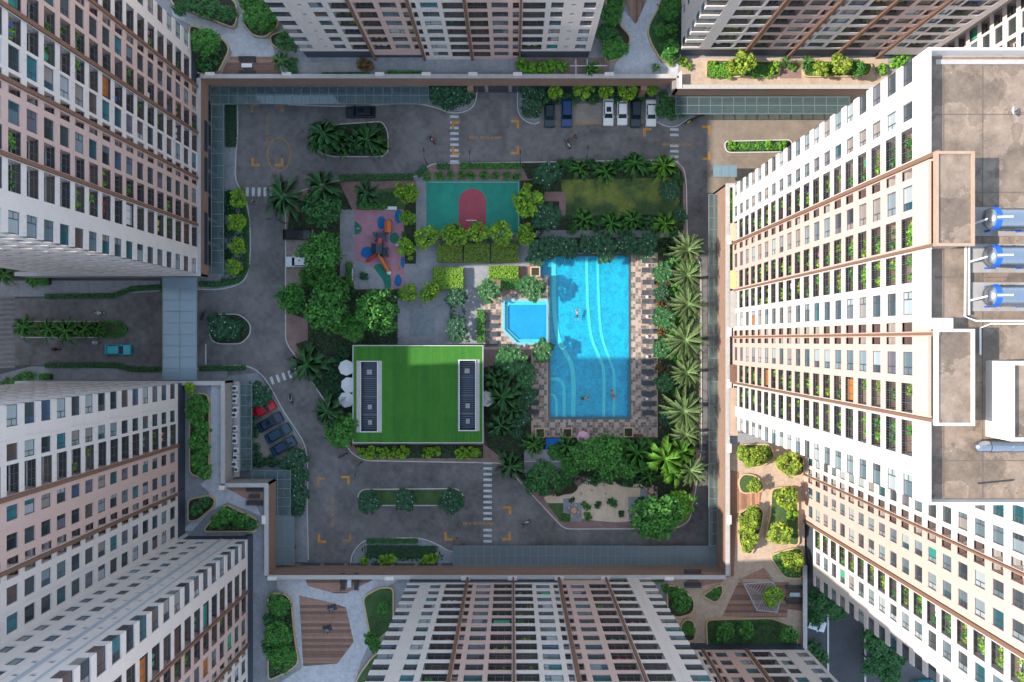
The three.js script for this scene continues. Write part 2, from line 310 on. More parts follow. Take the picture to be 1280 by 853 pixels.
const balPlants = [0, 1, 2, 3, 4].map(i => { const l = []; const r = rng(500 + i); for (let k = 0; k < 3 + i % 3; k++) { const q = leafBlob(900 + i * 10 + k, 34, 0.22 + 0.2 * r(), 0.24 + 0.34 * r(), 0.16, 0.2); q.translate((r() - 0.5) * 2.0, -0.5 + 0.5 * r(), -0.28 - 0.3 * r()); l.push(q); } return mergeGeometries(l); });
const laundry = [0, 1, 2].map(i => { const b = new GB(), r = rng(70 + i); for (let k = 0; k < 2 + i; k++) { const x = (r() - 0.5) * 1.8; b.box(x - 0.25, -0.35, -0.32 - 0.02 * k, x + 0.25, 0.55, -0.31 - 0.02 * k); } return b.geo(); });
const doorGeo = {}, floorGeo = {}, shadeFloorM = [flat(0.11, 0.09, 0.075), flat(0.16, 0.125, 0.10), flat(0.085, 0.085, 0.087), flat(0.21, 0.17, 0.14)];  // dark floor tones put the shade of the balcony recess into the colour
function facade(T, F) {
  const { grp, org } = T, fc = FACE[F.face], nf = F.vis, r = rng(F.seed || 7), panes = F.pale ? [2, 4, 4, 7, 7, 8, 8, 9, 9, 10, 11, 5].map(i => paneM[i]) : paneM;
  const RT = ROOF - 1.4, mapBox = (B, u0, u1, y0, y1, d0, d1) => { if (y1 === ROOF && d1 === WD && y0 < RT) { mapBox(B, u0, u1, y0, RT, d0, d1); y0 = RT; d1 = d0 + 0.26; } const a = fc.m(F.plane, u0, y0, d0), b = fc.m(F.plane, u1, y1, d1); B.box(a[0], a[1], a[2], b[0], b[1], b[2]); };
  const at = (u, y, d) => { const p = fc.m(F.plane, u, y, d); return [p[0] - org[0], p[1] - org[1], p[2] - org[2]]; };
  const cols = F.cols.slice().sort((a, b) => a[0] - b[0]), lou = new GB(org);
  for (const [za, zb, kind, by0] of F.zones) {
    const B = new GB(org), bot = by0 === undefined ? TERR : by0, k0 = Math.max(0, Math.ceil((bot - Y0 - 0.3) / FH)); let u = za;
    for (const [a, b, type] of cols) {
      if (a < za - 1e-6 || b > zb + 1e-6) continue;
      if (a > u) mapBox(B, u, a, bot, ROOF, 0, WD);
      u = b; if (type === 'f') { mapBox(B, a, b, bot, ROOF, 0.06, WD); continue; }
      const [lo, hi] = OPEN[type]; let y = bot;
      for (let k = k0; k < nf; k++) {
        const yb = Y0 + k * FH + lo, yt = Y0 + k * FH + hi;
        if (type === 'b' || type === 's') { mapBox(B, a, b, Math.max(y, bot), Y0 + k * FH + 0.05, 0, WD); mapBox(B, a, b, Math.max(bot, Y0 + k * FH + 0.05), yb, 0, 0.14); }
        else mapBox(B, a, b, y, yb, 0, type === 'c' ? WD : 0.34);
        y = yt;
      }
      mapBox(B, a, b, y, ROOF, 0, WD);
    }
    if (u < zb) mapBox(B, u, zb, bot, ROOF, 0, WD);
    part(kind === 'w' ? 'white_wall' : 'beige_wall', B.geo(), kind === 'w' ? M.white : M.beige, grp);
    if (bot > TERR + 1) mapBox(lou, za + 0.05, zb - 0.05, TERR, bot, 0.35, WD);
    for (const [a, b, type, opt] of cols) {
      if (a < za - 1e-6 || b > zb + 1e-6) continue;
      if (type === 'f') { const fb = new GB(org); mapBox(fb, a + 0.09, b - 0.09, F.finBase || TERR, F.finTop || ROOF + 0.05, -0.22, 0.06); part('fin', fb.geo(), M.fin, grp); continue; }
      const [lo, hi] = OPEN[type], w = b - a, h = hi - lo;
      let boarded = -1; if (r() < 0.07) boarded = Math.floor(r() * nf);
      for (let k = k0; k < nf; k++) {
        const yc = Y0 + k * FH + (lo + hi) / 2, uc = (a + b) / 2;
        if (type === 'w' || type === 'c') {
          const mir = (opt === 'm') !== (fc.s < 0), G = winGeo(w, h, mir), o = part('window', G.frame, M.frame, grp); o.position.set(...at(uc, yc, 0.16)); o.rotation.y = fc.r; o.scale.x = w / parseFloat(w.toFixed(1));
          const m1 = (k === boarded || r() < 0.004) ? pick(boardM, r) : pick(panes, r), m2 = r() < 0.6 ? m1 : pick(panes, r);
          part('pane', G.big, m1, o); part('pane', G.sm, m2, o);
          if (type === 'c') {
            const e = Math.abs(b - F.u1) < 0.01 ? 1 : -1, sg = new THREE.PlaneGeometry(WD - 0.2, h); const sp = part('side_pane', sg, m2, o);
            sp.position.set(e * fc.s * (w / 2 - 0.06), 0, -(WD - 0.2) / 2 - 0.06); sp.rotation.y = e * fc.s * Math.PI / 2;
          }
        } else if (type === 'b') {
          const o = part('balcony_grille', grilleGeo(w, h), M.grille, grp); o.position.set(...at(uc, yc, 0.05)); o.rotation.y = fc.r; o.scale.x = w / parseFloat(w.toFixed(1));
          const dk = w.toFixed(1); doorGeo[dk] = doorGeo[dk] || new THREE.PlaneGeometry(w - 0.3, 2.2).translate(0, -0.15, -WD + 0.09); part('sliding_door', doorGeo[dk], pick(paneM.slice(0, 6), r), o); floorGeo[dk] = floorGeo[dk] || new THREE.BoxGeometry(w - 0.02, 0.03, WD - 0.16).translate(0, -h / 2 - OPEN.b[0] + 0.05 + 0.016, -(WD - 0.16) / 2 - 0.10); part('shade_floor_tile', floorGeo[dk], pick(shadeFloorM, r), o);  // door and floor colours kept dark to paint in the recess shade
          const q = r(); if (q < (F.green || 0.45)) { const pl = part('plants', pick(balPlants, r), pick([LM.mid, LM.fresh, LM.fresh, LM.dark, LM.lime, LM.olive], r), o); if (r() < 0.5) pl.scale.x = -1; pl.userData.kind = 'stuff'; }
          if (F.busy && r() < 0.5) { const p2 = part('plants', pick(balPlants, r), pick([LM.mid, LM.fresh, LM.olive, LM.sun, LM.olive, LM.dark], r), o); p2.position.set((r() - 0.5) * 0.5, 0.15 * r() - 0.1, 0.08 * r()); p2.scale.set(r() < 0.5 ? -1 : 1, 1.1, 1); p2.userData.kind = 'stuff'; }
          if (r() < (F.busy || 0.16)) part('laundry', pick(laundry, r), pick(clothM, r), o);
          if (r() < 0.035) { const sh = part('shade_cloth', new THREE.BoxGeometry(w * 0.8, h * 0.75, 0.02), pick([boardM[0], boardM[1], boardM[2], boardM[3], boardM[3], clothM[0], clothM[2]], r), o); sh.position.set(0, 0.1, -0.12); }
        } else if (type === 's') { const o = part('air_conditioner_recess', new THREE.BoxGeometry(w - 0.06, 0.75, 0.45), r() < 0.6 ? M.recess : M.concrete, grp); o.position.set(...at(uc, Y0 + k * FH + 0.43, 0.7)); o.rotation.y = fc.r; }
        else { const o = part('vent', new THREE.BoxGeometry(w - 0.04, h - 0.04, 0.1), M.louver, grp); o.position.set(...at(uc, yc, 0.22)); o.rotation.y = fc.r; }
      }
    }
  }
  if (!lou.empty) part('base_louver', lou.geo(), M.louver, grp);
}
function tower(label, x0, z0, x1, z1, faces, group, roofTop = ROOF - 1.4) {
  const org = [(x0 + x1) / 2, TERR, (z0 + z1) / 2], grp = thing('apartment_tower', label, 'building', org, 0, group), T = { grp, org };
  const q = { x0, x1, z0, z1 }, core = new GB(org), fs = faces.map(f => f.face);
  core.box(x0 + (fs.includes('W') ? WD : 0), 0.02, z0 + (fs.includes('N') ? WD : 0), x1 - (fs.includes('E') ? WD : 0), roofTop, z1 - (fs.includes('S') ? WD : 0));
  part('core_wall', core.geo(), M.white, grp);
  const rf = new GB(org); rf.box(x0 + 0.27, roofTop + 0.004, z0 + 0.27, x1 - 0.27, roofTop + 0.05, z1 - 0.27); part('roof', rf.geo(), M.roof, grp);
  const pa = new GB(org), t = 0.22;      // parapet ring on the sides that have no modelled face
  if (!fs.includes('W')) pa.box(x0, roofTop + 0.004, z0, x0 + t, ROOF, z1); if (!fs.includes('E')) pa.box(x1 - t, roofTop + 0.004, z0, x1, ROOF, z1);
  if (!fs.includes('N')) pa.box(x0 + t, roofTop + 0.004, z0, x1 - t, ROOF - 0.003, z0 + t); if (!fs.includes('S')) pa.box(x0 + t, roofTop + 0.004, z1 - t, x1 - t, ROOF - 0.003, z1);
  if (!pa.empty) part('parapet', pa.geo(), M.white, grp);
  for (const f of faces) facade(T, f);
  return T;
}
const sc = (k, list) => list.map(([a, b, ...q]) => { const x = a * k, y = b * k; return x < y ? [x, y, ...q] : [y, x, ...q]; });
const BASE2 = 10.9;
{ // tower beside the entrance road, north side (facing east, and its south end)
  const E = [[-48.3, -45.9, 'c'], [-44.4, -41.2, 'b'], [-41.2, -40.6, 'f'], [-40.6, -39.5, 's'], [-39.1, -36.8, 'w'], [-36.3, -33.8, 'b'], [-33.8, -33.15, 'f'], [-33.1, -30.3, 'b'], [-29.95, -27.5, 'w'], [-27.1, -26.5, 's'], [-26.5, -25.9, 'f'], [-25.8, -25, 's'], [-24.3, -22, 'w', 'm'], [-21.5, -19, 'b'], [-18.95, -18.35, 'f'], [-18.3, -15.1, 'b'], [-13.2, -10.9, 'c', 'm']];
  const S = []; for (let x = -53; x > -74; x -= 3.6) S.push([x - 1.7, x, 'w'], [x - 2.8, x - 2.2, 'v']);
  tower('white and beige tower with brown fins beside the entrance road and yellow circle', -76, -48.3, -50.6, -10.9, [
    { face: 'E', plane: -50.6, u0: -48.3, u1: -10.9, vis: 19, seed: 11, green: 0.35, cols: E, zones: [[-48.3, -41.2, 'w', BASE2], [-41.2, -33.8, 'b'], [-33.8, -26.5, 'w'], [-26.5, -18.95, 'b'], [-18.95, -10.9, 'w']] },
    { face: 'S', plane: -10.9, u0: -76, u1: -51.9, vis: 19, seed: 12, cols: S, zones: [[-76, -51.9, 'w']] }], 'apartment towers round the courtyard');
}
{ // tower south of the entrance road
  const E = [[6.7, 9, 'c'], [10.8, 12.6, 'w'], [13, 16.2, 'b'], [16.2, 16.8, 'f'], [17.3, 18.9, 'w', 'm'], [20.3, 22, 'w', 'm'], [22.8, 23.8, 's'], [23.8, 24.4, 'f'], [24.4, 25, 's'], [25.8, 27.7, 'w'], [28.8, 30.7, 'w', 'm']];
  const N = []; for (let x = -55; x > -76; x -= 3.6) N.push([x - 1.7, x, 'w'], [x - 2.8, x - 2.2, 'v']);
  tower('white and beige tower whose east face looks over the narrow terrace garden', -78, 6.7, -52.7, 31.36, [
    { face: 'E', plane: -52.7, u0: 6.7, u1: 31.36, vis: 19, finBase: BASE2, seed: 21, green: 0.25, cols: E, zones: [[6.7, 16.2, 'w', BASE2], [16.2, 23.8, 'b', BASE2], [23.8, 31.36, 'w', BASE2]] },
    { face: 'N', plane: 6.7, u0: -78, u1: -54, vis: 19, seed: 22, cols: N, zones: [[-78, -54, 'w']] }], 'apartment towers round the courtyard');
  const k = 41.7, E2 = sc(k, [[0.7505, 0.812, 'c'], [0.854, 0.94, 'b'], [0.94, 0.954, 'f'], [0.957, 1.02, 'b'], [1.037, 1.095, 'w'], [1.115, 1.142, 's'], [1.142, 1.157, 'f'], [1.16, 1.178, 's'], [1.19, 1.24, 'w'], [1.265, 1.33, 'b'], [1.37, 1.42, 'w'], [1.44, 1.5, 'c']]);
  const a = 0.7505 * k, b = 1.5 * k;
  const SWT = tower('white tower with corner windows beside the planked terrace deck', -66, a, -k, b, [
    { face: 'E', plane: -k, u0: a, u1: b, vis: 19, finBase: BASE2, seed: 31, green: 0.3, cols: E2, zones: [[a, 0.94 * k, 'w', BASE2], [0.94 * k, 1.142 * k, 'b', BASE2], [1.142 * k, b, 'w', BASE2]] },
    { face: 'N', plane: a, u0: -66, u1: -43, vis: 19, seed: 32, cols: [[-52.1, -50.8, 'w'], [-49.2, -47.9, 'w'], [-46.9, -46.3, 'v'], [-45.2, -44.6, 'v']], zones: [[-66, -52.65, 'w'], [-52.65, -43, 'w', BASE2]] }], 'apartment towers round the courtyard');
  for (const x of [-46.05, -45.75, -44.0]) { const b = new GB(SWT.org); b.box(x, BASE2, a - 0.12, x + 0.22, ROOF, a - 0.003); part('recess_stripe', b.geo(), flat(0.42, 0.45, 0.50), SWT.grp); }  // grey-blue ribs added in place of recessed wall stripes
}
{ // north tower
  const c = [[-33.3, -31, 'c'], [-29.2, -28.7, 'v'], [-27.66, -25.8, 'w'], [-24.95, -22.45, 'b'], [-22.45, -21.9, 'f'], [-21.55, -18.85, 'b'], [-18.1, -15.8, 'w'], [-15.2, -14.45, 's'], [-14.4, -13.85, 'f'], [-13.85, -13.15, 's'], [-12.5, -10.15, 'w', 'm'], [-9.55, -6.7, 'b'], [-6.7, -6.15, 'f'], [-6.1, -3.4, 'b'], [-2.8, -0.55, 'w'], [0.12, 0.95, 's'], [0.97, 1.46, 'f'], [1.5, 4.6, 'b'], [5.35, 7.05, 'w', 'm'], [8.1, 8.7, 'v'], [9.8, 11.45, 'w', 'm']];
  tower('white and beige tower with dark louvred base above the parking bays', -33.3, -70, 12.4, -45.7, [
    { face: 'S', plane: -45.7, u0: -33.3, u1: 12.4, vis: 13, seed: 41, green: 0.3, cols: c, zones: [[-33.3, -22.45, 'w', BASE2], [-22.45, -14.4, 'b', 9.3], [-14.4, -6.7, 'w'], [-6.7, 0.97, 'b'], [0.97, 12.4, 'w', BASE2]] }], 'apartment towers round the courtyard');
}
{ // south tower
  const k = 38.1, c = sc(k, [[-0.432, -0.3775, 'c'], [-0.3335, -0.2914, 'w'], [-0.272, -0.1935, 'b'], [-0.1935, -0.180, 'f'], [-0.180, -0.161, 's'], [-0.144, -0.088, 'w'], [-0.0734, -0.001, 'b'], [0, 0.0115, 'f'], [0.0125, 0.082, 'b'], [0.0977, 0.153, 'w', 'm'], [0.169, 0.188, 's'], [0.19, 0.205, 'f'], [0.206, 0.2226, 's'], [0.24, 0.295, 'w'], [0.315, 0.387, 'b'], [0.389, 0.402, 'f'], [0.404, 0.4835, 'b'], [0.532, 0.588, 'c', 'm']]);
  tower('white and beige tower with brown fins south of the long glass canopy', -0.432 * k, k, 0.588 * k, 62, [
    { face: 'N', plane: k, u0: -0.432 * k, u1: 0.588 * k, vis: 13, seed: 51, green: 0.3, cols: c, zones: [[-0.432 * k, -0.1935 * k, 'w', BASE2], [-0.1935 * k, 0, 'b', BASE2], [0, 0.19 * k, 'w', BASE2], [0.19 * k, 0.389 * k, 'b', 9.6], [0.389 * k, 0.588 * k, 'w']] }], 'apartment towers round the courtyard');
  const k2 = 48.7, c2 = sc(k2, [[0.598, 0.611, 's'], [0.612, 0.622, 'f'], [0.625, 0.638, 's'], [0.65, 0.6855, 'w'], [0.712, 0.7494, 'w'], [0.753, 0.766, 'f'], [0.769, 0.8295, 'b'], [0.84, 0.8755, 'w'], [0.911, 0.9467, 'w']]);
  tower('low set back tower with peach wall behind the planter of three round trees', 0.59 * k2, k2, 0.958 * k2, 70, [
    { face: 'N', plane: k2, u0: 0.59 * k2, u1: 0.958 * k2, finBase: BASE2, vis: 13, seed: 52, cols: c2, zones: [[0.59 * k2, 0.612 * k2, 'w', BASE2], [0.612 * k2, 0.753 * k2, 'b', BASE2], [0.753 * k2, 0.958 * k2, 'w', BASE2]] }], 'apartment towers round the courtyard');
}
{ // north-east tower and the tower behind it
  const k = -46, c = sc(k, [[-0.5806, -0.638, 'c'], [-0.6767, -0.7468, 'b'], [-0.756, -0.80, 'b'], [-0.80, -0.817, 'f'], [-0.821, -0.8745, 'b'], [-0.885, -0.935, 'w'], [-0.943, -0.9625, 's'], [-0.9635, -0.978, 'f'], [-0.98, -0.9935, 's'], [-0.9995, -1.052, 'w', 'm'], [-1.065, -1.125, 'b'], [-1.125, -1.14, 'f'], [-1.143, -1.188, 'b'], [-1.2026, -1.248, 'w'], [-1.2577, -1.279, 's'], [-1.28, -1.295, 'f'], [-1.304, -1.333, 'w', 'm'], [-1.34, -1.40, 'b'], [-1.405, -1.434, 'w']]);
  const a = 0.5806 * 46, b = 1.458 * 46;
  tower('shaded white and beige tower behind the planted terrace with brown fins', a, -72, b, k, [
    { face: 'S', plane: k, u0: a, u1: b, vis: 13, seed: 61, green: 0.5, cols: c, zones: [[a, 0.80 * 46, 'w', BASE2], [0.80 * 46, 0.9635 * 46, 'b', BASE2], [0.9635 * 46, 1.125 * 46, 'w', BASE2], [1.125 * 46, 1.28 * 46, 'b', BASE2], [1.28 * 46, b, 'w', 8.6]] },
    { face: 'W', plane: a, u0: -72, u1: k - WD, vis: 12, seed: 62, cols: [[-70, -68.6, 'w'], [-65, -63.6, 'w'], [-60.2, -58.8, 'w'], [-56, -55.2, 'v'], [-52.4, -51, 'w']], zones: [[-72, k - WD, 'w', BASE2]] }], 'apartment towers round the courtyard');
  const q = 70, cq = [[-58, -55.2, 'b'], [-54, -51.4, 'b'], [-50.4, -48, 'b'], [-47.6, -45.6, 'b'], [-45.2, -42.9, 'w'], [-42.3, -40.4, 'b'], [-38.6, -36.4, 'w'], [-34.5, -32.3, 'w'], [-30.5, -27.6, 'b']];
  tower('sunlit white tower rising beyond the concrete roof parapet', q, -60, q + 20, -26, [
    { face: 'W', plane: q, u0: -60, u1: -26, vis: 19, seed: 63, green: 0.5, cols: cq, zones: [[-60, -26, 'w']] }], 'apartment towers round the courtyard');
}
let eastTower;
{ // the big sunlit east tower, roof in view
  const k = 35.6, c = sc(k, [[-0.705, -0.648, 'c'], [-0.6017, -0.5566, 'w'], [-0.5355, -0.452, 'b'], [-0.4496, -0.434, 'f'], [-0.434, -0.4074, 's'], [-0.3908, -0.3294, 'w'], [-0.3116, -0.237, 'b'], [-0.2335, -0.221, 'f'], [-0.220, -0.1459, 'b'], [-0.125, -0.0658, 'w', 'm'], [-0.0474, -0.0235, 's'], [-0.0232, -0.011, 'f'], [-0.0105, 0.009, 's'], [0.0273, 0.0866, 'w'], [0.1066, 0.181, 'b'], [0.1815, 0.195, 'f'], [0.2, 0.2895, 'b'], [0.337, 0.394, 'c', 'm']]);
  const a = -0.705 * k, b = 0.394 * k;
  eastTower = tower('bright sunlit white tower with concrete roof, water tanks and planted balconies', k, a, 60, b, [
    { face: 'W', plane: k, u0: a, u1: b, vis: 19, seed: 71, pale: 1, busy: 0.2, green: 0.95, cols: c, finTop: 70.25, zones: [[a, -0.4496 * k, 'w'], [-0.4496 * k, -0.2335 * k, 'b'], [-0.2335 * k, -0.0474 * k, 'w'], [-0.0474 * k, 0.1815 * k, 'b'], [0.1815 * k, b, 'w']] }], 'apartment towers round the courtyard');
  const k2 = 47.5, c2 = sc(k2, [[0.325, 0.36, 'w'], [0.381, 0.4186, 'w', 'm'], [0.4303, 0.451, 's'], [0.4515, 0.46, 'f'], [0.461, 0.478, 's'], [0.4928, 0.5275, 'w'], [0.5534, 0.591, 'w'], [0.608, 0.621, 'f'], [0.624, 0.68, 'b'], [0.692, 0.733, 'w'], [0.772, 0.8105, 'c', 'm']]);
  tower('sunlit peach and white tower beside the curving terrace planters', k2, b + 0.05, 70, 0.8105 * k2, [
    { face: 'W', plane: k2, u0: b + 0.05, u1: 0.8105 * k2, vis: 19, seed: 72, pale: 1, busy: 0.15, green: 0.9, cols: c2, zones: [[b + 0.05, 0.4515 * k2, 'w'], [0.4515 * k2, 0.608 * k2, 'b'], [0.608 * k2, 0.8105 * k2, 'w', 10.9]] }], 'apartment towers round the courtyard');
}
{ // the tower across the street, out of frame, whose shadow crosses the green roof
  const c = []; for (let z = -22; z < 20; z += 4.2) c.push([z, z + 1.9, 'w']);
  const W0 = tower('pale tower across the street beyond the striped crossing', -121, -24, -95.8, 22, [{ face: 'E', plane: -95.8, u0: -24, u1: 22, vis: 6, seed: 81, cols: c, zones: [[-24, 22, 'w']] }], 'apartment towers round the courtyard');
  const bay = new GB(W0.org); bay.box(-95.75, 0.02, -24, -93.2, ROOF, 4.3); part('added_shadow_bay', bay.geo(), M.beige, W0.grp);  // unseen bay added so the tower shadow also covers the plaza
  const c2 = []; for (let z = -84; z < -52; z += 4.2) c2.push([z, z + 1.9, 'w']);
  tower('pale tower beyond the northwest garden trees', -118, -88, -90, -43.5, [{ face: 'E', plane: -90, u0: -88, u1: -43.5, vis: 6, seed: 82, cols: c2, zones: [[-88, -43.5, 'w']] }], 'apartment towers round the courtyard');
}
// ------------------------------------------------------------------ roof of the east tower
const RF = ROOF - 1.35;
{
  const { grp, org } = eastTower, k = 35.6;
  const slab = (za, zb, rim) => {
    const b = new GB(org); b.box(37.2, RF, za + 0.1, 38.1, 69.86, zb - 0.1); part('void_shade_wall', b.geo(), M.recess, grp); const e = new GB(org); e.box(35.9, RF, za + 0.05, 38.1, 69.84, za + 0.3); e.box(35.9, RF, zb - 0.3, 38.1, 69.84, zb - 0.05); part('lift_head_side_wall', e.geo(), M.beige, grp);  // dark back wall colour stands in for shade inside the open void
    const t = new GB(org); t.box(35.5, 69.86, za, 38.25, 70.1, zb); part('lift_head_roof', t.geo(), M.roof, grp);
    const r = new GB(org); r.box(35.25, 69.83, za - 0.1, 35.5, 70.28, zb + 0.1); r.box(38.25, 69.83, za - 0.1, 38.5, 70.28, zb + 0.1); r.box(35.5, 69.83, za - 0.1, 38.25, 70.28, za + 0.14); r.box(35.5, 69.83, zb - 0.14, 38.25, 70.28, zb + 0.1); part('lift_head_rim', r.geo(), rim, grp);
  };
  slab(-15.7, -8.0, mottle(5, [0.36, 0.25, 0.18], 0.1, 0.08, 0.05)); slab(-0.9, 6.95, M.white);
  const p = new GB(org); p.box(35.62, RF, -1.95, 37.4, 69.0, -1.0); part('parapet_block', p.geo(), M.white, grp);
  const ph = new GB(org); ph.box(41.3, RF, 1.7, 58, 70.0, 8.3); part('penthouse_wall', ph.geo(), M.white, grp);
  const pr = new GB(org); pr.box(41.6, 70.0, 2.0, 57.7, 70.06, 8.0); part('penthouse_roof', pr.geo(), M.roof, grp);
  const pp = new GB(org); pp.box(41.3, 70.004, 1.7, 41.6, 70.62, 8.3); pp.box(41.6, 70.004, 1.7, 58, 70.62, 2.0); pp.box(41.6, 70.004, 8.0, 58, 70.62, 8.3); part('penthouse_parapet', pp.geo(), M.white, grp);
  // joints and upstand lines in the roof screed
  const J = new GB(org); for (const x of [37.6, 41.0, 45.2]) J.box(x, RF + 0.004, -24, x + 0.07, RF + 0.03, 13.6); for (const z of [-19.8, -13.0, -5.6, 10.4]) J.box(36.9, RF + 0.004, z, 58, RF + 0.028, z + 0.07);
  part('screed_joint', J.geo(), mottle(5, [0.12, 0.10, 0.085], 0.2, 0.2, 0.1), grp);
  const lip = new GB(org); lip.box(36.9, RF - 0.02, -24.5, 58, RF + 0.16, -24.1); part('kerb', lip.geo(), M.coping, grp);
}
{ // water tanks, pipework, duct
  const body = new THREE.LatheGeometry([[0, 0], [0.45, 0.03], [0.8, 0.14], [1.0, 0.34], [1.05, 0.5], [1.05, 1.3], [1.08, 1.32], [1.08, 1.4], [1.05, 1.42], [1.05, 2.3], [1.08, 2.32], [1.08, 2.4], [1.05, 2.42], [1.05, 4.4], [0.9, 4.7], [0, 4.85]].map(p => new THREE.Vector2(...p)), 28); body.rotateZ(-Math.PI / 2);
  const arc = (a0, a1, r0, r1, x0, x1) => { const s = new THREE.Shape(); s.absarc(0, 0, r1, a0, a1, false); s.absarc(0, 0, r0, a1, a0, true); const e = new THREE.ExtrudeGeometry(s, { depth: x1 - x0, bevelEnabled: false, curveSegments: 10 }); e.rotateY(Math.PI / 2); e.translate(x0, 0, 0); return e; };
  let t0;
  for (const [i, z] of [-10.4, -7.2, -3.85].entries()) {
    const pos = [40.2, RF + 1.75, z]; let t;
    if (!i) {
      t = t0 = thing('water_tank', 'steel roof water tank with blue end straps, beside the lift head', 'water tank', pos, 0, 'water tanks on the roof');
      body.scale(1, 0.88, 0.88); part('shell', body, M.steel, t);
      part('strap', arc(0.25, 1.35, 0.7, 0.99, 0.5, 0.95), M.blue, t); part('strap', arc(Math.PI - 1.35, Math.PI - 0.25, 0.7, 0.99, 0.5, 0.95), M.blue, t);
      for (const x of [0.9, 3.6]) { const b = new GB(); b.box(x, -1.65, -0.95, x + 0.14, -0.9, -0.8); b.box(x, -1.65, 0.8, x + 0.14, -0.9, 0.95); b.box(x, -1.02, -0.95, x + 0.14, -0.92, 0.95); part('stand', b.geo(), M.blue, t); }
      const base = new GB(); base.box(-0.2, -1.75, -1.25, 5, -1.6, 1.25); part('plinth', base.geo(), M.concrete, t);
    } else t = dup(t0, pos, 0, i === 1 ? 'steel roof water tank with blue straps, between two like tanks' : 'steel roof water tank with blue straps, nearest the white parapet block');
  }
  const pipe = (name, pts, r, label, m = M.pipe) => { const c = new THREE.CurvePath(); for (let i = 0; i < pts.length - 1; i++) c.add(new THREE.LineCurve3(new THREE.Vector3(...pts[i]), new THREE.Vector3(...pts[i + 1]))); return solo(name, new THREE.TubeGeometry(c, (pts.length - 1) * 4, r, 8), m, label, 'pipe'); };
  pipe('water_pipe', [[37.9, RF + 1.0, -11.2], [39.2, RF + 1.0, -11.2], [39.25, RF + 0.6, -11.0], [39.25, RF + 0.45, -1.95], [39.5, RF + 0.45, -1.75], [52, RF + 0.45, -1.75]], 0.10, 'pale roof pipe running along the tanks and turning at the corner');
  pipe('water_pipe', [[39.6, RF + 0.45, -10.6], [39.6, RF + 0.45, -2.25]], 0.10, 'straight pale roof pipe between the bent pipe and the tanks');
  pipe('water_pipe', [[40.6, RF + 0.4, 1.2], [40.6, RF + 0.4, -1.3], [40.9, RF + 0.4, -1.5], [52, RF + 0.4, -1.5]], 0.09, 'pale roof pipe leaving the white penthouse toward the tanks');
  for (const [i, z] of [-10.4, -7.2, -3.85].entries()) pipe('inlet_pipe', [[39.6, RF + 0.5, z + 0.35], [40.4, RF + 2.3, z], [41.1, RF + 2.87, z], [41.9, RF + 2.9, z]], 0.09, ['pale inlet pipe onto the tank beside the lift head', 'pale inlet pipe onto the middle tank', 'pale inlet pipe onto the tank nearest the parapet block'][i], M.plastic);
  const d = thing('ventilation_duct', 'round silver duct lying along the penthouse wall', 'duct', [40.3, RF + 0.75, 9.1]);
  const seg = []; for (let i = 0; i < 9; i++) { const c = new THREE.CylinderGeometry(0.5 + (i % 2) * 0.03, 0.5 + (i % 2) * 0.03, i === 0 ? 0.8 : 0.9, 18); c.rotateZ(Math.PI / 2); c.translate(0.4 + i * 0.9, 0, 0); seg.push(c); } part('tube', merge(seg), M.steel, d);
  const hd = new THREE.SphereGeometry(0.5, 16, 10, 0, Math.PI * 2, 0, Math.PI / 2); hd.rotateZ(Math.PI / 2); part('cap', hd, M.steel, d);
  for (const x of [1, 4, 7]) part('support', bx(x, -0.75, -0.4, x + 0.12, -0.45, 0.4), M.darkMetal, d);
  solo('scrap_bar', new GB().bar([40.6, RF + 0.1, 12.4], [43.6, RF + 0.16, 12.1], 0.12).geo(), M.darkMetal, 'dark bar left lying on the concrete roof', 'bar');
  const dish = thing('satellite_dish', 'small white dish at the edge of the concrete roof', 'dish', [43.6, RF, -19.9]);
  const bw = new THREE.SphereGeometry(0.5, 14, 8, 0, Math.PI * 2, 0, 0.9); bw.rotateZ(2.2); bw.translate(0, 0.9, 0); part('bowl', bw, M.plastic, dish); part('mast', cyl(0.04, 0.04, 0.8, 6), M.darkMetal, dish);
}
const ORD = ['first', 'second', 'third', 'fourth', 'fifth', 'sixth', 'seventh', 'eighth', 'ninth', 'tenth', 'eleventh', 'twelfth', 'thirteenth', 'fourteenth', 'fifteenth', 'sixteenth'];
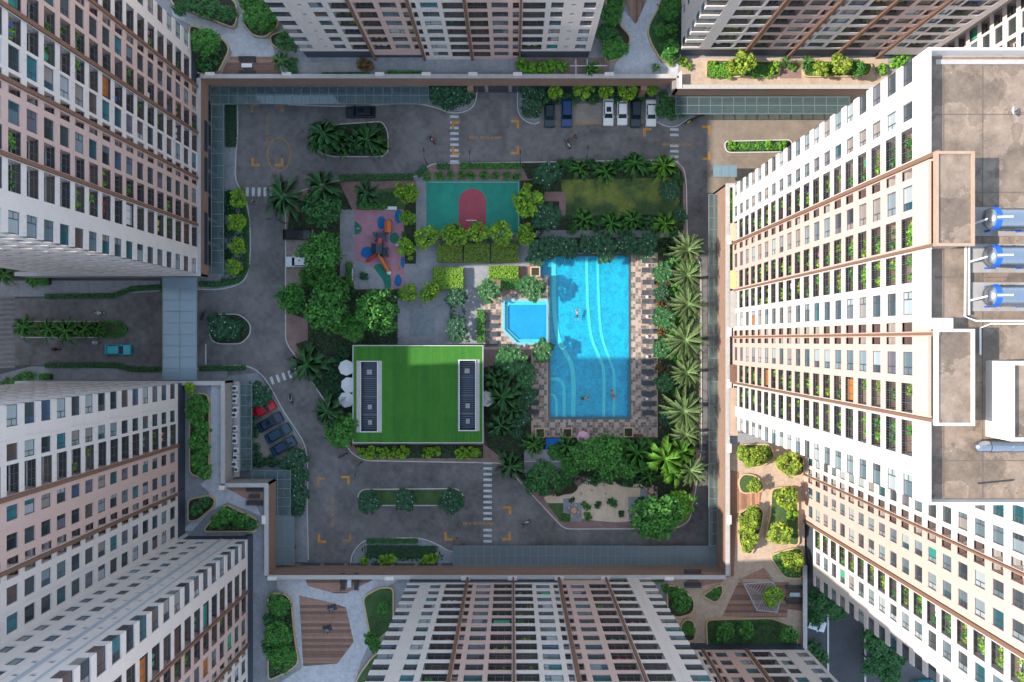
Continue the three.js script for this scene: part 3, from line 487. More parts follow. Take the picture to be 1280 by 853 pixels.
// ------------------------------------------------------------------ ground and podium
const PT = 8.5;
const PITS = [gs([[672.4, 319.4], [787.8, 317.9], [788.3, 523.6], [685.8, 523.6], [685.4, 346.6], [672.4, 346.6]]), gs([[629, 375.4], [685, 375.4], [685, 430.1], [645.7, 430.1], [629, 413.3]])];      // where the pools are dug in
struct('ground', plate(rectPts(-420, -420, 420, 420), -0.03, 0, PITS), M.street, 'grey paved ground round the towers');
const podium = thing('podium', 'brown walled two storey podium ringing the sunken courtyard', 'building');
{
  const I = 0.36, C = new GB(), T = [];
  const core = [[-130, -90, 26.5 - I, -42.3 - I], [26.5 - I, -90, 130, -40.6 - I], [-80, -42.3 - I, -50.1 - I, -10.5 - I], [-80, 6.5 + I, -46.2 - I, 22.9 + I], [-80, 22.9 + I, -39.2 - I, 37.7 + I], [-80, 37.7 + I, 47.4 - I, 90], [34.4 + I, -25.3 + I, 130, 14], [34.4 + I, 14, 47.4 - I, 37.7 + I]];
  for (const [x0, z0, x1, z1] of core) { C.box(x0, 0, z0, x1, TERR - 0.02, z1); T.push(plate(rectPts(x0, z0, x1, z1), TERR)); }
  part('storey_wall', C.geo(), M.concrete, podium);
  struct('terrace', merge(T), M.grey, 'grey paved podium terrace');
  // brown fascia walls with pale coping: [axis, fixed, from, to, outward sign, bottom]
  const seg = [['x', -50.1, -42.3, -10.5, 1, 5.2], ['z', -42.3, -50.1, 26.5, 1, 4.5], ['x', 26.5, -42.3, -40.6, -1, 4.5], ['z', -40.6, 26.5, 80, 1, 4.9], ['x', 34.4, -25.3, 37.7, -1, 0.3], ['z', -25.3, 34.4, 62, -1, 0.3], ['z', 37.7, -39.2, 34.4, -1, 2.8], ['x', -39.2, 22.9, 37.7, 1, 4.3], ['z', 22.9, -46.2, -39.2, -1, 4.3], ['x', -46.2, 6.5, 22.9, 1, 4.6], ['z', 6.5, -80, -46.2, -1, 4.6], ['z', -10.5, -80, -50.1, 1, 4.6], ['x', 47.4, 36, 60, 1, 0.1]];
  for (const [ax, f, a, b, s, lo] of seg) {
    const w = new GB(), c = new GB(), x = new GB(), lo2 = Math.min(f, f - s * 0.34), hi2 = Math.max(f, f - s * 0.34);
    const put = (B, p0, p1, q0, q1, y0, y1) => ax === 'x' ? B.box(p0, y0, q0, p1, y1, q1) : B.box(q0, y0, p0, q1, y1, p1);
    const brown = !(ax === 'z' && (f === 6.5 || f === -10.5 || f === 22.9)) && f !== -46.2 && f !== 47.4;
    put(w, lo2, hi2, a + (ax === 'x' ? 0 : 0.34 * (f === 37.7 || f === -42.3 ? 0 : 0)), b, lo, PT - 0.12); part('fascia_wall', w.geo(), brown ? M.fascia : M.concrete, podium);
    put(c, f - s * 0.62 < f + s * 0.06 ? f - s * 0.62 : f + s * 0.06, Math.max(f - s * 0.62, f + s * 0.06), a + 0.004 * seg.indexOf(seg.find(q => q[1] === f && q[2] === a)), b, PT - 0.12, PT + 0.001 * (1 + seg.findIndex(q => q[1] === f && q[2] === a))); part('coping', c.geo(), M.coping, podium);
  }
  const blk = (px, py, w, d) => { const [x, z] = g(px, py, PT); part('parapet_block', bx(x - w / 2, TERR, z - d / 2, x + w / 2, PT + 0.12, z + d / 2), M.white, podium); };
  for (const px of [262, 358, 474.5, 532.7, 591, 647, 761.5]) blk(px, 92.5, 1.45, 0.55);
  for (const px of [340, 486.5, 582, 640.4, 699, 757, 836.5]) blk(px, 723.3, 1.45, 0.6);
  for (const py of [300, 415, 480, 560.5, 650]) blk(912, py, 0.6, 1.45);
  blk(329.5, 650, 0.6, 1.4); blk(277, 610, 0.9, 0.7);
  blk(851, 100, 0.35, 2.6);
  // shop glazing under the canopies
  for (let x = -48; x < 24; x += 4) part('shop_window', bx(x, 0.3, -42.62, x + 3.4, 3.6, -42.58), paneM[2], podium);
  for (let x = -36; x < 32; x += 4) part('shop_window', bx(x, 0.3, 38.0, x + 3.4, 2.7, 38.04), paneM[2], podium);
  for (let z = -40; z < -13; z += 4) part('shop_window', bx(-50.46, 0.3, z, -50.42, 4.2, z + 3.4), paneM[2], podium);
  for (const [px, py] of [[588, 109], [805, 109]]) { const [x, z] = g(px, py, 4.2); part('pillar', bx(x - 0.5, 0, z - 0.6, x + 0.5, 4.5, z + 0.6), M.fascia, podium); }
  // louvred slots in the west wall
  for (const [z0, z1] of [[-36, -31], [-30, -24.5], [-21, -12.5]]) part('louvre_slot', bx(-50.08, 5.6, z0, -50.02, 6.9, z1), M.navy, podium);
}
// glazed canopies: every pane is a part between ribs
function canopy(label, x0, z0, x1, z1, h, along, n, rows, glass, legs = 0, group = 'glazed canopies along the podium') {
  const t = thing('glass_canopy', label, 'canopy', [(x0 + x1) / 2, h, (z0 + z1) / 2], 0, group), X = x1 - x0, Z = z1 - z0, L = along === 'x' ? X : Z, W = along === 'x' ? Z : X;
  const pg = along === 'x' ? new THREE.BoxGeometry(L / n - 0.1, 0.03, W / rows - 0.1) : new THREE.BoxGeometry(W / rows - 0.1, 0.03, L / n - 0.1);
  for (let i = 0; i < n; i++) for (let j = 0; j < rows; j++) { const u = -L / 2 + (i + 0.5) * L / n, v = -W / 2 + (j + 0.5) * W / rows, p = part('pane', pg, Array.isArray(glass) ? pick(glass) : glass, t); p.position.set(along === 'x' ? u : v, 0.02 * (R() - 0.5), along === 'x' ? v : u); }
  const rib = along === 'x' ? new THREE.BoxGeometry(0.08, 0.14, W) : new THREE.BoxGeometry(W, 0.14, 0.08);
  for (let i = 0; i <= n; i++) { const u = -L / 2 + i * L / n, p = part('rib', rib, ribM, t); p.position.set(along === 'x' ? u : 0, -0.06, along === 'x' ? 0 : u); }
  const bm = along === 'x' ? new THREE.BoxGeometry(L + 0.1, 0.2, 0.1) : new THREE.BoxGeometry(0.1, 0.2, L + 0.1);
  for (let j = 0; j <= rows; j++) { const v = -W / 2 + j * W / rows, p = part('beam', bm, ribM, t); p.position.set(along === 'x' ? 0 : v, -0.04, along === 'x' ? v : 0); }
  return t;
}
canopy('long glass canopy along the brown wall beside the palm median', -50.0, -42.25, -13.9, -39.35, 4.3, 'x', 24, 2, glassClear);
canopy('glass canopy below the louvred wall of the west podium', -49.9, -39.2, -47.9, -11, 4.3, 'z', 14, 1, glassClear);
canopy('long glass canopy beneath the south podium wall', -9.9, 34.4, 34.3, 37.6, 2.9, 'x', 34, 2, glassDusty);
canopy('narrow dark glass canopy along the sunlit east wall', 32.9, -24.5, 34.3, 34.2, 3.4, 'z', 30, 1, glassClear);
canopy('ribbed glass canopy in sun beside the exit lane', 27.2, -40.5, 56, -37.7, 4.3, 'x', 15, 2, glassClear);
canopy('glass canopy beside the four slanted parked cars', -45.1, 7.2, -43.2, 21.4, 4.3, 'z', 8, 1, glassClear);
canopy('square glass canopy over the corner by the dark planter', -43.1, 21.5, -36.8, 29, 4.3, 'z', 5, 3, glassClear);
canopy('grey glass canopy at the inner corner of the south podium', -39.1, 29.2, -36.2, 37.2, 4.2, 'z', 5, 2, glassDusty);
canopy('pale glass roof bridging the entrance road between two towers', -56.4, -10.3, -50.9, 6.3, 7.9, 'z', 9, 2, glassM);
canopy('small glass canopy at the north end of the sunlit wall', 33.5, -29.3, 37.4, -27.3, 4.0, 'x', 3, 1, glassM);
{ // ledge with outdoor units on the inner wall by the slanted parking
  const t = thing('service_ledge', 'concrete service ledge below the terrace wall, carrying outdoor units', 'ledge', [-45.6, 4.4, 14.6]);
  part('slab', bx(-0.55, 0, -7.9, 0.45, 0.15, 7.9), M.concrete, t);
  const G0 = thing('air_conditioner', 'pale outdoor air conditioner unit on the concrete ledge', 'air conditioner', [-45.75, 4.55, 7.8], 0, 'outdoor units on the ledge');
  part('casing', bx(-0.3, 0, -0.45, 0.3, 0.75, 0.45), M.plastic, G0); const fan = cyl(0.3, 0.3, 0.03, 14); fan.translate(0, 0.75, 0); part('fan_grille', fan, M.dark, G0);
  G0.userData.label = 'outdoor unit on the concrete ledge, first from the entrance road'; for (const [i, z] of [9.1, 9.9, 11.4, 12.2, 14.4, 15.6, 16.5, 18.1, 19.2, 20.3, 21.2].entries()) dup(G0, [-45.75 + rr(-0.15, 0.25), 4.55, z], rr(-0.1, 0.1), `outdoor unit on the concrete ledge, ${ORD[i + 1]} from the entrance road`, null, [rr(0.9, 1.2), rr(0.8, 1.2), rr(0.8, 1.2)]);
}
// ------------------------------------------------------------------ courtyard floor
{
  struct('road', plate(rectPts(-49.6, -42.5, 33.5, 38.0), 0, 0, PITS), M.road, 'grey block paved ring road of the courtyard');
  struct('road', plate([...gs([[-60, 376], [60, 372], [200, 366], [300, 360], [310, 458], [200, 462], [60, 457], [-60, 457]])], 0.004), M.road, 'entrance road passing under the glass roof');
  struct('road', plate(rectPts(33.5, -42, 95, -25.4), 0.0), M.roadSunTint, 'sunlit block paved exit lane');
  struct('road', plate(gs([[1035, 740], [1081, 740], [1081, 900], [1035, 900]]), 0.004), M.asphalt, 'dark asphalt lane outside the podium');
}
const island = gs([[357, 262], [372, 240], [420, 226], [520, 222], [538, 205], [842, 200], [855, 210], [858, 230], [859, 300], [876, 330], [877, 560], [870, 610], [862, 652], [845, 661], [705, 661.5], [645, 597], [628, 579], [455, 576], [438, 566], [405, 500], [376, 455], [357, 428]]);
struct('walk', plate(roundPoly(island, 1.2), 0.13, 0.15, PITS), M.walk, 'reddish paved garden block in the middle of the courtyard');
struct('kerb', ribbon(roundPoly(island, 1.2), 0.16, 0, 0.145, true).geo(), M.kerb, 'pale kerb round the garden block');
const kerbLine = (pts, h = 0.14, w = 0.17) => struct('kerb', ribbon(smooth(gs(pts), 4, false), w, 0, h).geo(), M.kerb, 'pale kerb beside the ring road');
kerbLine([[296, 112], [297, 160], [295, 225], [301, 238], [310, 262], [311, 335], [303, 352], [280, 361], [246, 362]]);
kerbLine([[200, 464], [245, 461], [308, 458], [328, 470], [355, 515], [380, 555], [384, 575], [384, 640]]); kerbLine([[384, 640], [385.5, 700]]);
kerbLine([[360, 131], [430, 133], [520, 130], [545, 135], [563, 141], [580, 140], [592, 132], [596, 118], [596, 106]]);
kerbLine([[647, 112], [648, 140], [655, 150], [668, 155], [674, 153]]);
kerbLine([[820, 152], [830, 157], [845, 158], [862, 148], [880, 143], [893, 143]]);
kerbLine([[438, 706], [441, 692], [455, 677], [480, 674], [525, 673.5], [545, 680], [562, 689], [582, 690]]);
// raised pavements outside the road
const apron = (pts, m = M.grey, label = 'grey raised pavement beside the ring road') => struct('pavement', plate(gs(pts), 0.12, 0.13), m, label);
apron([[258, 107], [296, 107], [297, 160], [295, 225], [301, 238], [310, 262], [311, 335], [303, 352], [280, 361], [258, 361]]);
apron([[297, 107], [595, 107], [595, 118], [591, 131], [580, 139], [563, 140], [545, 134], [520, 129], [430, 132], [360, 130], [297, 130]]);
apron([[648, 107], [676, 107], [676, 153], [668, 154], [655, 149], [649, 140]]);
apron([[284, 470], [322, 466], [354, 515], [379, 556], [383, 576], [383, 640], [384.5, 703], [336, 703], [336, 605], [284, 605]]);
apron([[440, 707], [442, 692], [456, 678], [480, 675], [525, 674.5], [545, 681], [561, 690], [905, 690], [905, 707]]);
apron([[246, 345], [258, 345], [258, 361], [246, 362]], M.grey); apron([[200, 463], [284, 460], [284, 478], [200, 478]]);
apron([[0, 351], [200, 351], [200, 365], [140, 368], [60, 371], [0, 371]], M.grey, 'grey pavement below the south end of the tower'); apron([[40, 458], [200, 462], [200, 477], [0, 477], [0, 468]], M.grey, 'grey pavement below the north end of the tower');
apron([[820, 120], [893, 120], [893, 142], [880, 142], [862, 147], [845, 157], [830, 156], [820, 151]]);
struct('parking', plate(gs([[677, 133], [821, 124], [821, 154], [677, 155]]), 0.008), M.parking, 'brown parking bays beside the podium');
struct('parking', plate(gs([[358, 288], [392, 288], [392, 356], [358, 356]]), 0.142), M.parking, 'brown parking bays beside the dark trees');
struct('parking', plate(gs([[313, 515], [337, 498], [378, 556], [378, 575], [345, 582], [316, 560]]), 0.126), M.parking, 'parking bays for the slanted cars');
// kerbed medians
function median(pts, label, fill = M.lawn) {
  const P = roundPoly(gs(pts), 2.2, 5), t = thing('median', label, 'median'); part('bed', plate(P, 0.13, 0.14), fill, t); part('kerb', ribbon(P, 0.16, 0, 0.17, true).geo(), M.kerb, t); return t;
}
median([[388, 158], [478, 152], [485, 165], [485, 190], [478, 196], [410, 196], [390, 185]], 'kerbed median planted with dark palms', M.soil);
median([[452, 612], [572, 611], [580, 620], [578, 632], [452, 632], [446, 622]], 'grassy median with three flowering bushes');
median([[262, 393], [300, 393], [313, 405], [313, 418], [302, 430], [262, 430]], 'rounded median with dark flowering bushes beside the glass roof', M.soil);
median([[22, 402], [150, 402], [160, 412], [150, 422], [22, 422]], 'narrow entrance median lined with small palms');
median([[905, 177], [990, 175], [990, 190], [908, 191]], 'sunlit median with clipped round bushes', M.soil);
// painted markings
const mark = (name, geo, m, label) => { const o = struct(name, geo, m, label); o.userData.category = 'marking'; return o; };
function zebra(x, y, dx, dy, n, w, l, label, skip = []) {      // n bars stepping (dx, dy) pixels, each w x l metres
  const a = Math.atan2(dy, dx);
  for (let i = 0; i < n; i++) { if (skip.includes(i)) continue; const [X, Z] = g(x + dx * i, y + dy * i), q = new THREE.PlaneGeometry(w, l); q.rotateX(-Math.PI / 2); q.rotateY(-a); q.translate(X, 0.012, Z); mark('crossing_bar', q, M.paint, label); }
}
zebra(568, 146, 0, 7, 9, 0.42, 1.45, 'white bar of the crossing toward the sports court');
zebra(843, 162, 0, 6.8, 7, 0.42, 1.45, 'white bar of the crossing beside the sunlit lane', [2]);
zebra(609.5, 579, 0, 7, 16, 0.42, 1.45, 'white bar of the long crossing south of the green roof', [11]);
zebra(309, 240, 7.4, 0, 5, 0.5, 1.5, 'white bar of the crossing north of the dark trees');
zebra(340, 476, 7.4, -2.6, 5, 0.45, 1.35, 'white bar of the slanted crossing near the red car');
for (let i = 0; i < 15; i++) { const [X, Z] = g(2, 372 + i * 6.2); const q = new THREE.PlaneGeometry(4.4, 0.4); q.rotateX(-Math.PI / 2); q.translate(X, 0.012, Z); mark('crossing_bar', q, M.paintOld, 'worn grey bar of the street crossing at the entrance'); }
function corner(px, py, sx, sy, m = M.yellow) { const [x, z] = g(px, py), w = 0.42, l = 1.45; mark('corner_mark', new GB().box(x, 0.009, z, x + sx * l, 0.0145, z + sy * w).box(x, 0.009, z + sy * w, x + sx * w, 0.0145, z + sy * l).geo(), m, 'yellow painted corner of the fire engine bay'); }
corner(564.5, 151, 1, 1); corner(564.5, 194, 1, -1); corner(649, 150, -1, 1); corner(649, 193, -1, -1);
corner(804, 160, 1, 1); corner(888, 157, -1, 1); corner(888, 200, -1, -1);
corner(314, 208, 1, -1); corner(354, 208, -1, -1); corner(313, 130, 1, 1, M.yellowOld); corner(354, 130, -1, 1, M.yellowOld);
corner(396, 597, 1, 1, M.yellowOld); corner(437, 595, -1, 1); corner(397, 679, 1, -1); corner(439, 678, -1, -1, M.yellowOld);
corner(555.5, 676, 1, -1); corner(639, 633, -1, 1); corner(638.5, 676, -1, -1);
{ const [x, z] = g(348.5, 193), c = []; for (let i = 0; i < 48; i++) c.push([x + 1.95 * Math.cos(i / 48 * Math.PI * 2), z + 2.85 * Math.sin(i / 48 * Math.PI * 2)]); mark('yellow_ring', ribbon(c, 0.22, 0.004, 0.012, true).geo(), M.yellowOld, 'faded yellow painted ring on the paving'); }
mark('bay_line', ribbon(gs([[676, 155.5], [820, 153.5]]), 0.28, 0.004, 0.012).geo(), M.yellowOld, 'worn yellow edge of the parking bays');
function roadText(px, py, len, turn, old) {
  const cv = document.createElement('canvas'); cv.width = 1024; cv.height = 128; const c = cv.getContext('2d'); c.clearRect(0, 0, 1024, 128); c.fillStyle = '#fff'; c.font = 'bold 96px sans-serif'; c.textAlign = 'center'; c.textBaseline = 'middle'; c.fillText('BÃI ĐỖ XE CHỮA CHÁY', 512, 68, 1010);
  const t = new THREE.CanvasTexture(cv), q = new THREE.PlaneGeometry(len, len / 8 * 1.05); q.rotateX(-Math.PI / 2); q.rotateY(turn); const [x, z] = g(px, py); q.translate(x, 0.016, z);
  mark('bay_lettering', q, std({ color: old ? lin(0.33, 0.20, 0.07) : lin(0.45, 0.23, 0.06), alphaMap: t, transparent: true, alphaTest: 0.4 }), 'yellow lettering painted in the fire engine bay');
}
roadText(607, 172, 5.9, 0); roadText(847, 180.5, 5.6, 0); roadText(598, 654.5, 5.6, 0); roadText(415.5, 640, 5.3, Math.PI / 2); roadText(333.5, 163, 5.3, Math.PI / 2, true);
mark('lane_line', ribbon(gs([[257, 430], [257, 456]]), 0.25, 0.004, 0.012).geo(), M.paint, 'white line beside the glass roof');

// ------------------------------------------------------------------ garden block surfaces
const sheet = (name, pts, m, label, y = 0.14, t = 0) => struct(name, plate(gs(pts), y, t), m, label);
const disc = (px, py, rx, ry, n = 24) => { const o = []; for (let i = 0; i < n; i++) o.push([px + rx * Math.cos(i / n * Math.PI * 2), py + ry * Math.sin(i / n * Math.PI * 2)]); return o; };
sheet('path', [[497, 215], [533, 222], [533, 330], [560, 330], [560, 362], [604, 362], [604, 430], [497, 430], [490, 375], [505, 365], [505, 330], [520, 328], [520, 225]], M.grey, 'grey garden path between the sports court and playground');
sheet('path', [[425, 262], [443, 262], [443, 345], [425, 345]], M.grey, 'grey path beside the playground', 0.144);
sheet('path', [[497, 376], [604, 376], [604, 431], [497, 431]], M.grey, 'grey stone plaza north of the green roof', 0.146);
sheet('plaza_panel', [[512, 388], [543, 388], [543, 421], [512, 421]], mottle(7, [0.19, 0.215, 0.23], 0.2, 0.2, 0.2), 'darker square inlaid in the stone plaza', 0.15);
sheet('path', [[604, 325], [660, 325], [660, 333], [604, 333]], M.grey, 'grey path below the clipped hedge', 0.144);
sheet('path', [[670, 288], [855, 288], [855, 297], [670, 297]], M.grey, 'grey path south of the lawn', 0.144);
sheet('lawn', [[700, 225], [848, 222], [850, 268], [708, 270]], M.lawnDry, 'sun bleached lawn between two rows of palms', 0.148);
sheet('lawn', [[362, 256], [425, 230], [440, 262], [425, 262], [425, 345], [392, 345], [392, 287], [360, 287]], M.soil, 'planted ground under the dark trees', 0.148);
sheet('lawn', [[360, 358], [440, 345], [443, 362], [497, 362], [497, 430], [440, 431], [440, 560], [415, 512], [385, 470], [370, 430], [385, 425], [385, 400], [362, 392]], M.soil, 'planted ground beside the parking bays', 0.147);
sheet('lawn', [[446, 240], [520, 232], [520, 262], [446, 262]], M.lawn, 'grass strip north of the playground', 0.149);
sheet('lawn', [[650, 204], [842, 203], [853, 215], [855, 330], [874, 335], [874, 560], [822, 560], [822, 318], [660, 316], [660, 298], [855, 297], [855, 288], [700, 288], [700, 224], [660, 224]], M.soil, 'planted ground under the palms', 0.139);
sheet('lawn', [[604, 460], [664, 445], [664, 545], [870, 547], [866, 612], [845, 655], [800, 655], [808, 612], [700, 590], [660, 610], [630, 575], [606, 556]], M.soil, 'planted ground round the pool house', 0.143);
sheet('lawn', [[441, 556], [604, 556], [604, 573], [456, 573]], M.soil, 'planted strip south of the green roof', 0.145);
sheet('path', [[533, 291], [662, 291], [662, 333], [612, 334], [612, 375], [560, 376], [560, 331], [533, 331]], M.grey, 'grey path round the square hedges', 0.1425);
sheet('lawn', [[505, 262], [520, 232], [520, 330], [506, 330]], M.soil, 'planted strip between the playground and path', 0.1515); sheet('lawn', [[650, 226], [700, 224], [700, 288], [662, 300], [650, 300]], M.soil, 'planted strip beside the sports court', 0.1422); sheet('red_paving', [[680, 240], [707, 240], [707, 272], [699, 272], [699, 252], [680, 252]], M.walk, 'red paved patch at the end of the lawn', 0.156);
// sports court
{
  sheet('court', [[533, 226], [650, 226], [650, 291], [533, 291]], M.courtGreen, 'green half court', 0.152);
  const key = [[573.5, 292], [573.5, 252]]; for (let i = 0; i <= 12; i++) key.push([590.5 - 17 * Math.cos(i / 12 * Math.PI), 252 - 16 * Math.sin(i / 12 * Math.PI)]); key.push([607.5, 292]);
  sheet('court_key', key, M.courtRed, 'red key of the half court', 0.158);
  const ln = (pts, label) => struct('court_line', ribbon(gs(pts), 0.07, 0.15, 0.162).geo(), M.paint, label);
  ln([[535, 228], [648, 228], [648, 290]], 'white edge line of the half court');
  const hoop = thing('basketball_hoop', 'white hoop at the end of the red key', 'hoop', [...((p) => [p[0], 0.15, p[1]])(g(590.5, 288))]);
  part('post', cyl(0.09, 0.08, 3.2, 8), M.darkMetal, hoop); part('arm', new GB().bar([0, 3.1, 0], [0, 3.1, -1.1], 0.1).geo(), M.darkMetal, hoop); part('board', bx(-0.9, 2.7, -1.16, 0.9, 3.75, -1.1), M.plastic, hoop);
  const rg = new THREE.TorusGeometry(0.23, 0.02, 6, 18); rg.rotateX(Math.PI / 2); rg.translate(0, 3.0, -1.42); part('ring', rg, M.orange, hoop);
}
// playground
{
  sheet('playground', [[443, 263], [504, 263], [506, 345], [506, 361], [443, 361]], M.rubberPink, 'pink rubber playground floor', 0.152);
  const blob = (px, py, rx, ry, m, l) => struct('rubber_patch', plate(smooth(gs(disc(px, py, rx, ry, 9).map(([x, y]) => [x + rr(-0.5, 0.5), y + rr(-0.5, 0.5)])), 4), 0.157), m, l);
  blob(477, 279, 5.2, 8.3, M.rubberBlue, 'blue patch beside the orange roof'); blob(459, 315.5, 7.8, 7.3, M.rubberBlue, 'blue patch west of the play tower'); blob(498.5, 271, 5, 8.5, M.rubberBlue, 'blue patch at the corner of the playground'); blob(497.5, 351, 4.6, 7.5, M.rubberBlue, 'blue patch at the sand corner'); blob(503.5, 328.5, 2.4, 7.2, M.rubberBlue, 'thin blue patch by the stone path');
  blob(493, 298, 6, 7, M.rubberGreen, 'green patch east of the play tower'); struct('rubber_patch', plate(gs([[443.2, 277], [448, 279], [452.5, 285], [452, 290], [448, 293], [443.2, 293.5]]), 0.158), M.rubberGreen, 'green patch on the playground edge');
  struct('rubber_patch', plate(smooth(gs([[467, 333], [475, 330], [485, 340], [489, 350], [488, 360], [480, 360.5], [477, 350], [472, 341]]), 4), 0.159), M.rubberGreen, 'green patch round the slide end');
  struct('sand_pit', plate(smooth(gs([[443.3, 327.5], [452, 328], [464, 334], [473, 343], [479, 352], [480.5, 360.7], [462, 360.8], [443.3, 360.8], [443.2, 344]]), 4), 0.161), M.grey, 'grey rounded corner of the playground');
  const q = (px, py, h) => { const [x, z] = g(px, py, h); return [x, h, z]; };
  const [cx, cz] = g(474, 310), P = thing('play_structure', 'red and navy play tower with two slides', 'playground', [cx, 0.15, cz]), L = (px, py, h) => { const p = q(px, py, h); return [p[0] - cx, p[1] - 0.15, p[2] - cz]; };
  const roof = (px, py, w, d, h, m) => { const c = L(px, py, h), b = new GB(); b.quad([c[0] - w, c[1] - 0.5, c[2] - d], [c[0] - w, c[1] - 0.5, c[2] + d], [c[0], c[1], c[2] + d], [c[0], c[1], c[2] - d]); b.quad([c[0], c[1], c[2] - d], [c[0], c[1], c[2] + d], [c[0] + w, c[1] - 0.5, c[2] + d], [c[0] + w, c[1] - 0.5, c[2] - d]); b.tri([c[0] - w, c[1] - 0.5, c[2] + d], [c[0] + w, c[1] - 0.5, c[2] + d], [c[0], c[1], c[2] + d], [0, 0, 1]); b.tri([c[0] + w, c[1] - 0.5, c[2] - d], [c[0] - w, c[1] - 0.5, c[2] - d], [c[0], c[1], c[2] - d], [0, 0, -1]); part('roof', b.geo(), m, P); };
  const deck = (px, py, w, d, h, m) => { const c = L(px, py, h); part('platform', bx(c[0] - w, c[1] - 0.1, c[2] - d, c[0] + w, c[1], c[2] + d), m, P); for (const i of [-1, 1]) for (const j of [-1, 1]) { const p = cyl(0.06, 0.06, h + 1.0, 7); p.translate(c[0] + i * w, 0, c[2] + j * d); part('post', p, M.darkMetal, P); } };
  roof(484, 283, 0.55, 0.95, 2.9, M.orange); deck(484, 283, 0.55, 0.95, 1.3, M.navy);
  deck(476, 296, 0.9, 0.7, 1.3, M.navy); deck(472, 311, 0.9, 0.9, 1.5, M.navy); deck(480, 315, 0.6, 0.7, 1.2, M.navy);
  roof(470, 311, 0.9, 0.85, 2.7, M.navy); roof(479, 316, 0.6, 0.6, 2.4, M.navy);
  part('bridge', new GB().bar(L(475, 298, 1.4), L(473, 309, 1.5), 0.7, 0.1).geo(), M.red, P);
  part('rail', new GB().bar(L(466, 291, 1.9), L(471, 299, 1.9), 0.3, 0.5).bar(L(478, 293, 2.0), L(485, 290, 2.0), 0.2, 0.5).geo(), M.navy, P);
  const slide = (a, b, c, r, m) => { const cv = new THREE.QuadraticBezierCurve3(new THREE.Vector3(...a), new THREE.Vector3(...b), new THREE.Vector3(...c)); part('slide', new THREE.TubeGeometry(cv, 14, r, 10), m, P); };
  slide(L(473, 318, 1.6), L(480, 330, 1.2), L(486, 340, 0.4), 0.36, M.orange); const e = new THREE.SphereGeometry(0.42, 12, 8); const ep = L(486, 341, 0.4); e.translate(...ep); part('slide_mouth', e, M.plastic, P);
  slide(L(470, 317, 1.5), L(464, 324, 1.0), L(459, 326, 0.3), 0.3, M.red);
  for (const [px, py, m, l] of [[449, 286.5, M.yellow, 'yellow spring rider on the green patch'], [498, 335, M.yellow, 'yellow spring rider by the thin blue patch'], [497.5, 307, M.plastic, 'white spring rider beside the green patch']]) { const [x, z] = g(px, py); const s = thing('spring_rider', l, 'spring rider', [x, 0.15, z]); part('spring', cyl(0.08, 0.08, 0.35, 8), M.darkMetal, s); part('seat', bx(-0.28, 0.35, -0.12, 0.28, 0.55, 0.12), m, s); part('handle', bx(0.18, 0.55, -0.16, 0.24, 0.8, 0.16), M.red, s); }
  for (const [px, py, w, d, l] of [[488.5, 261, 1.1, 0.28, 'white bench at the playground edge'], [440, 344, 0.28, 1.1, 'pale bench beside the grey playground corner']]) { const [x, z] = g(px, py); const b = thing('bench', l, 'bench', [x, 0.15, z]); part('seat', bx(-w, 0.38, -d, w, 0.48, d), M.plastic, b); for (const s of [-0.7, 0.7]) part('leg', w > d ? bx(s - 0.08, 0, -d + 0.05, s + 0.08, 0.38, d - 0.05) : bx(-w + 0.05, 0, s - 0.08, w - 0.05, 0.38, s + 0.08), M.concrete, b); }
}
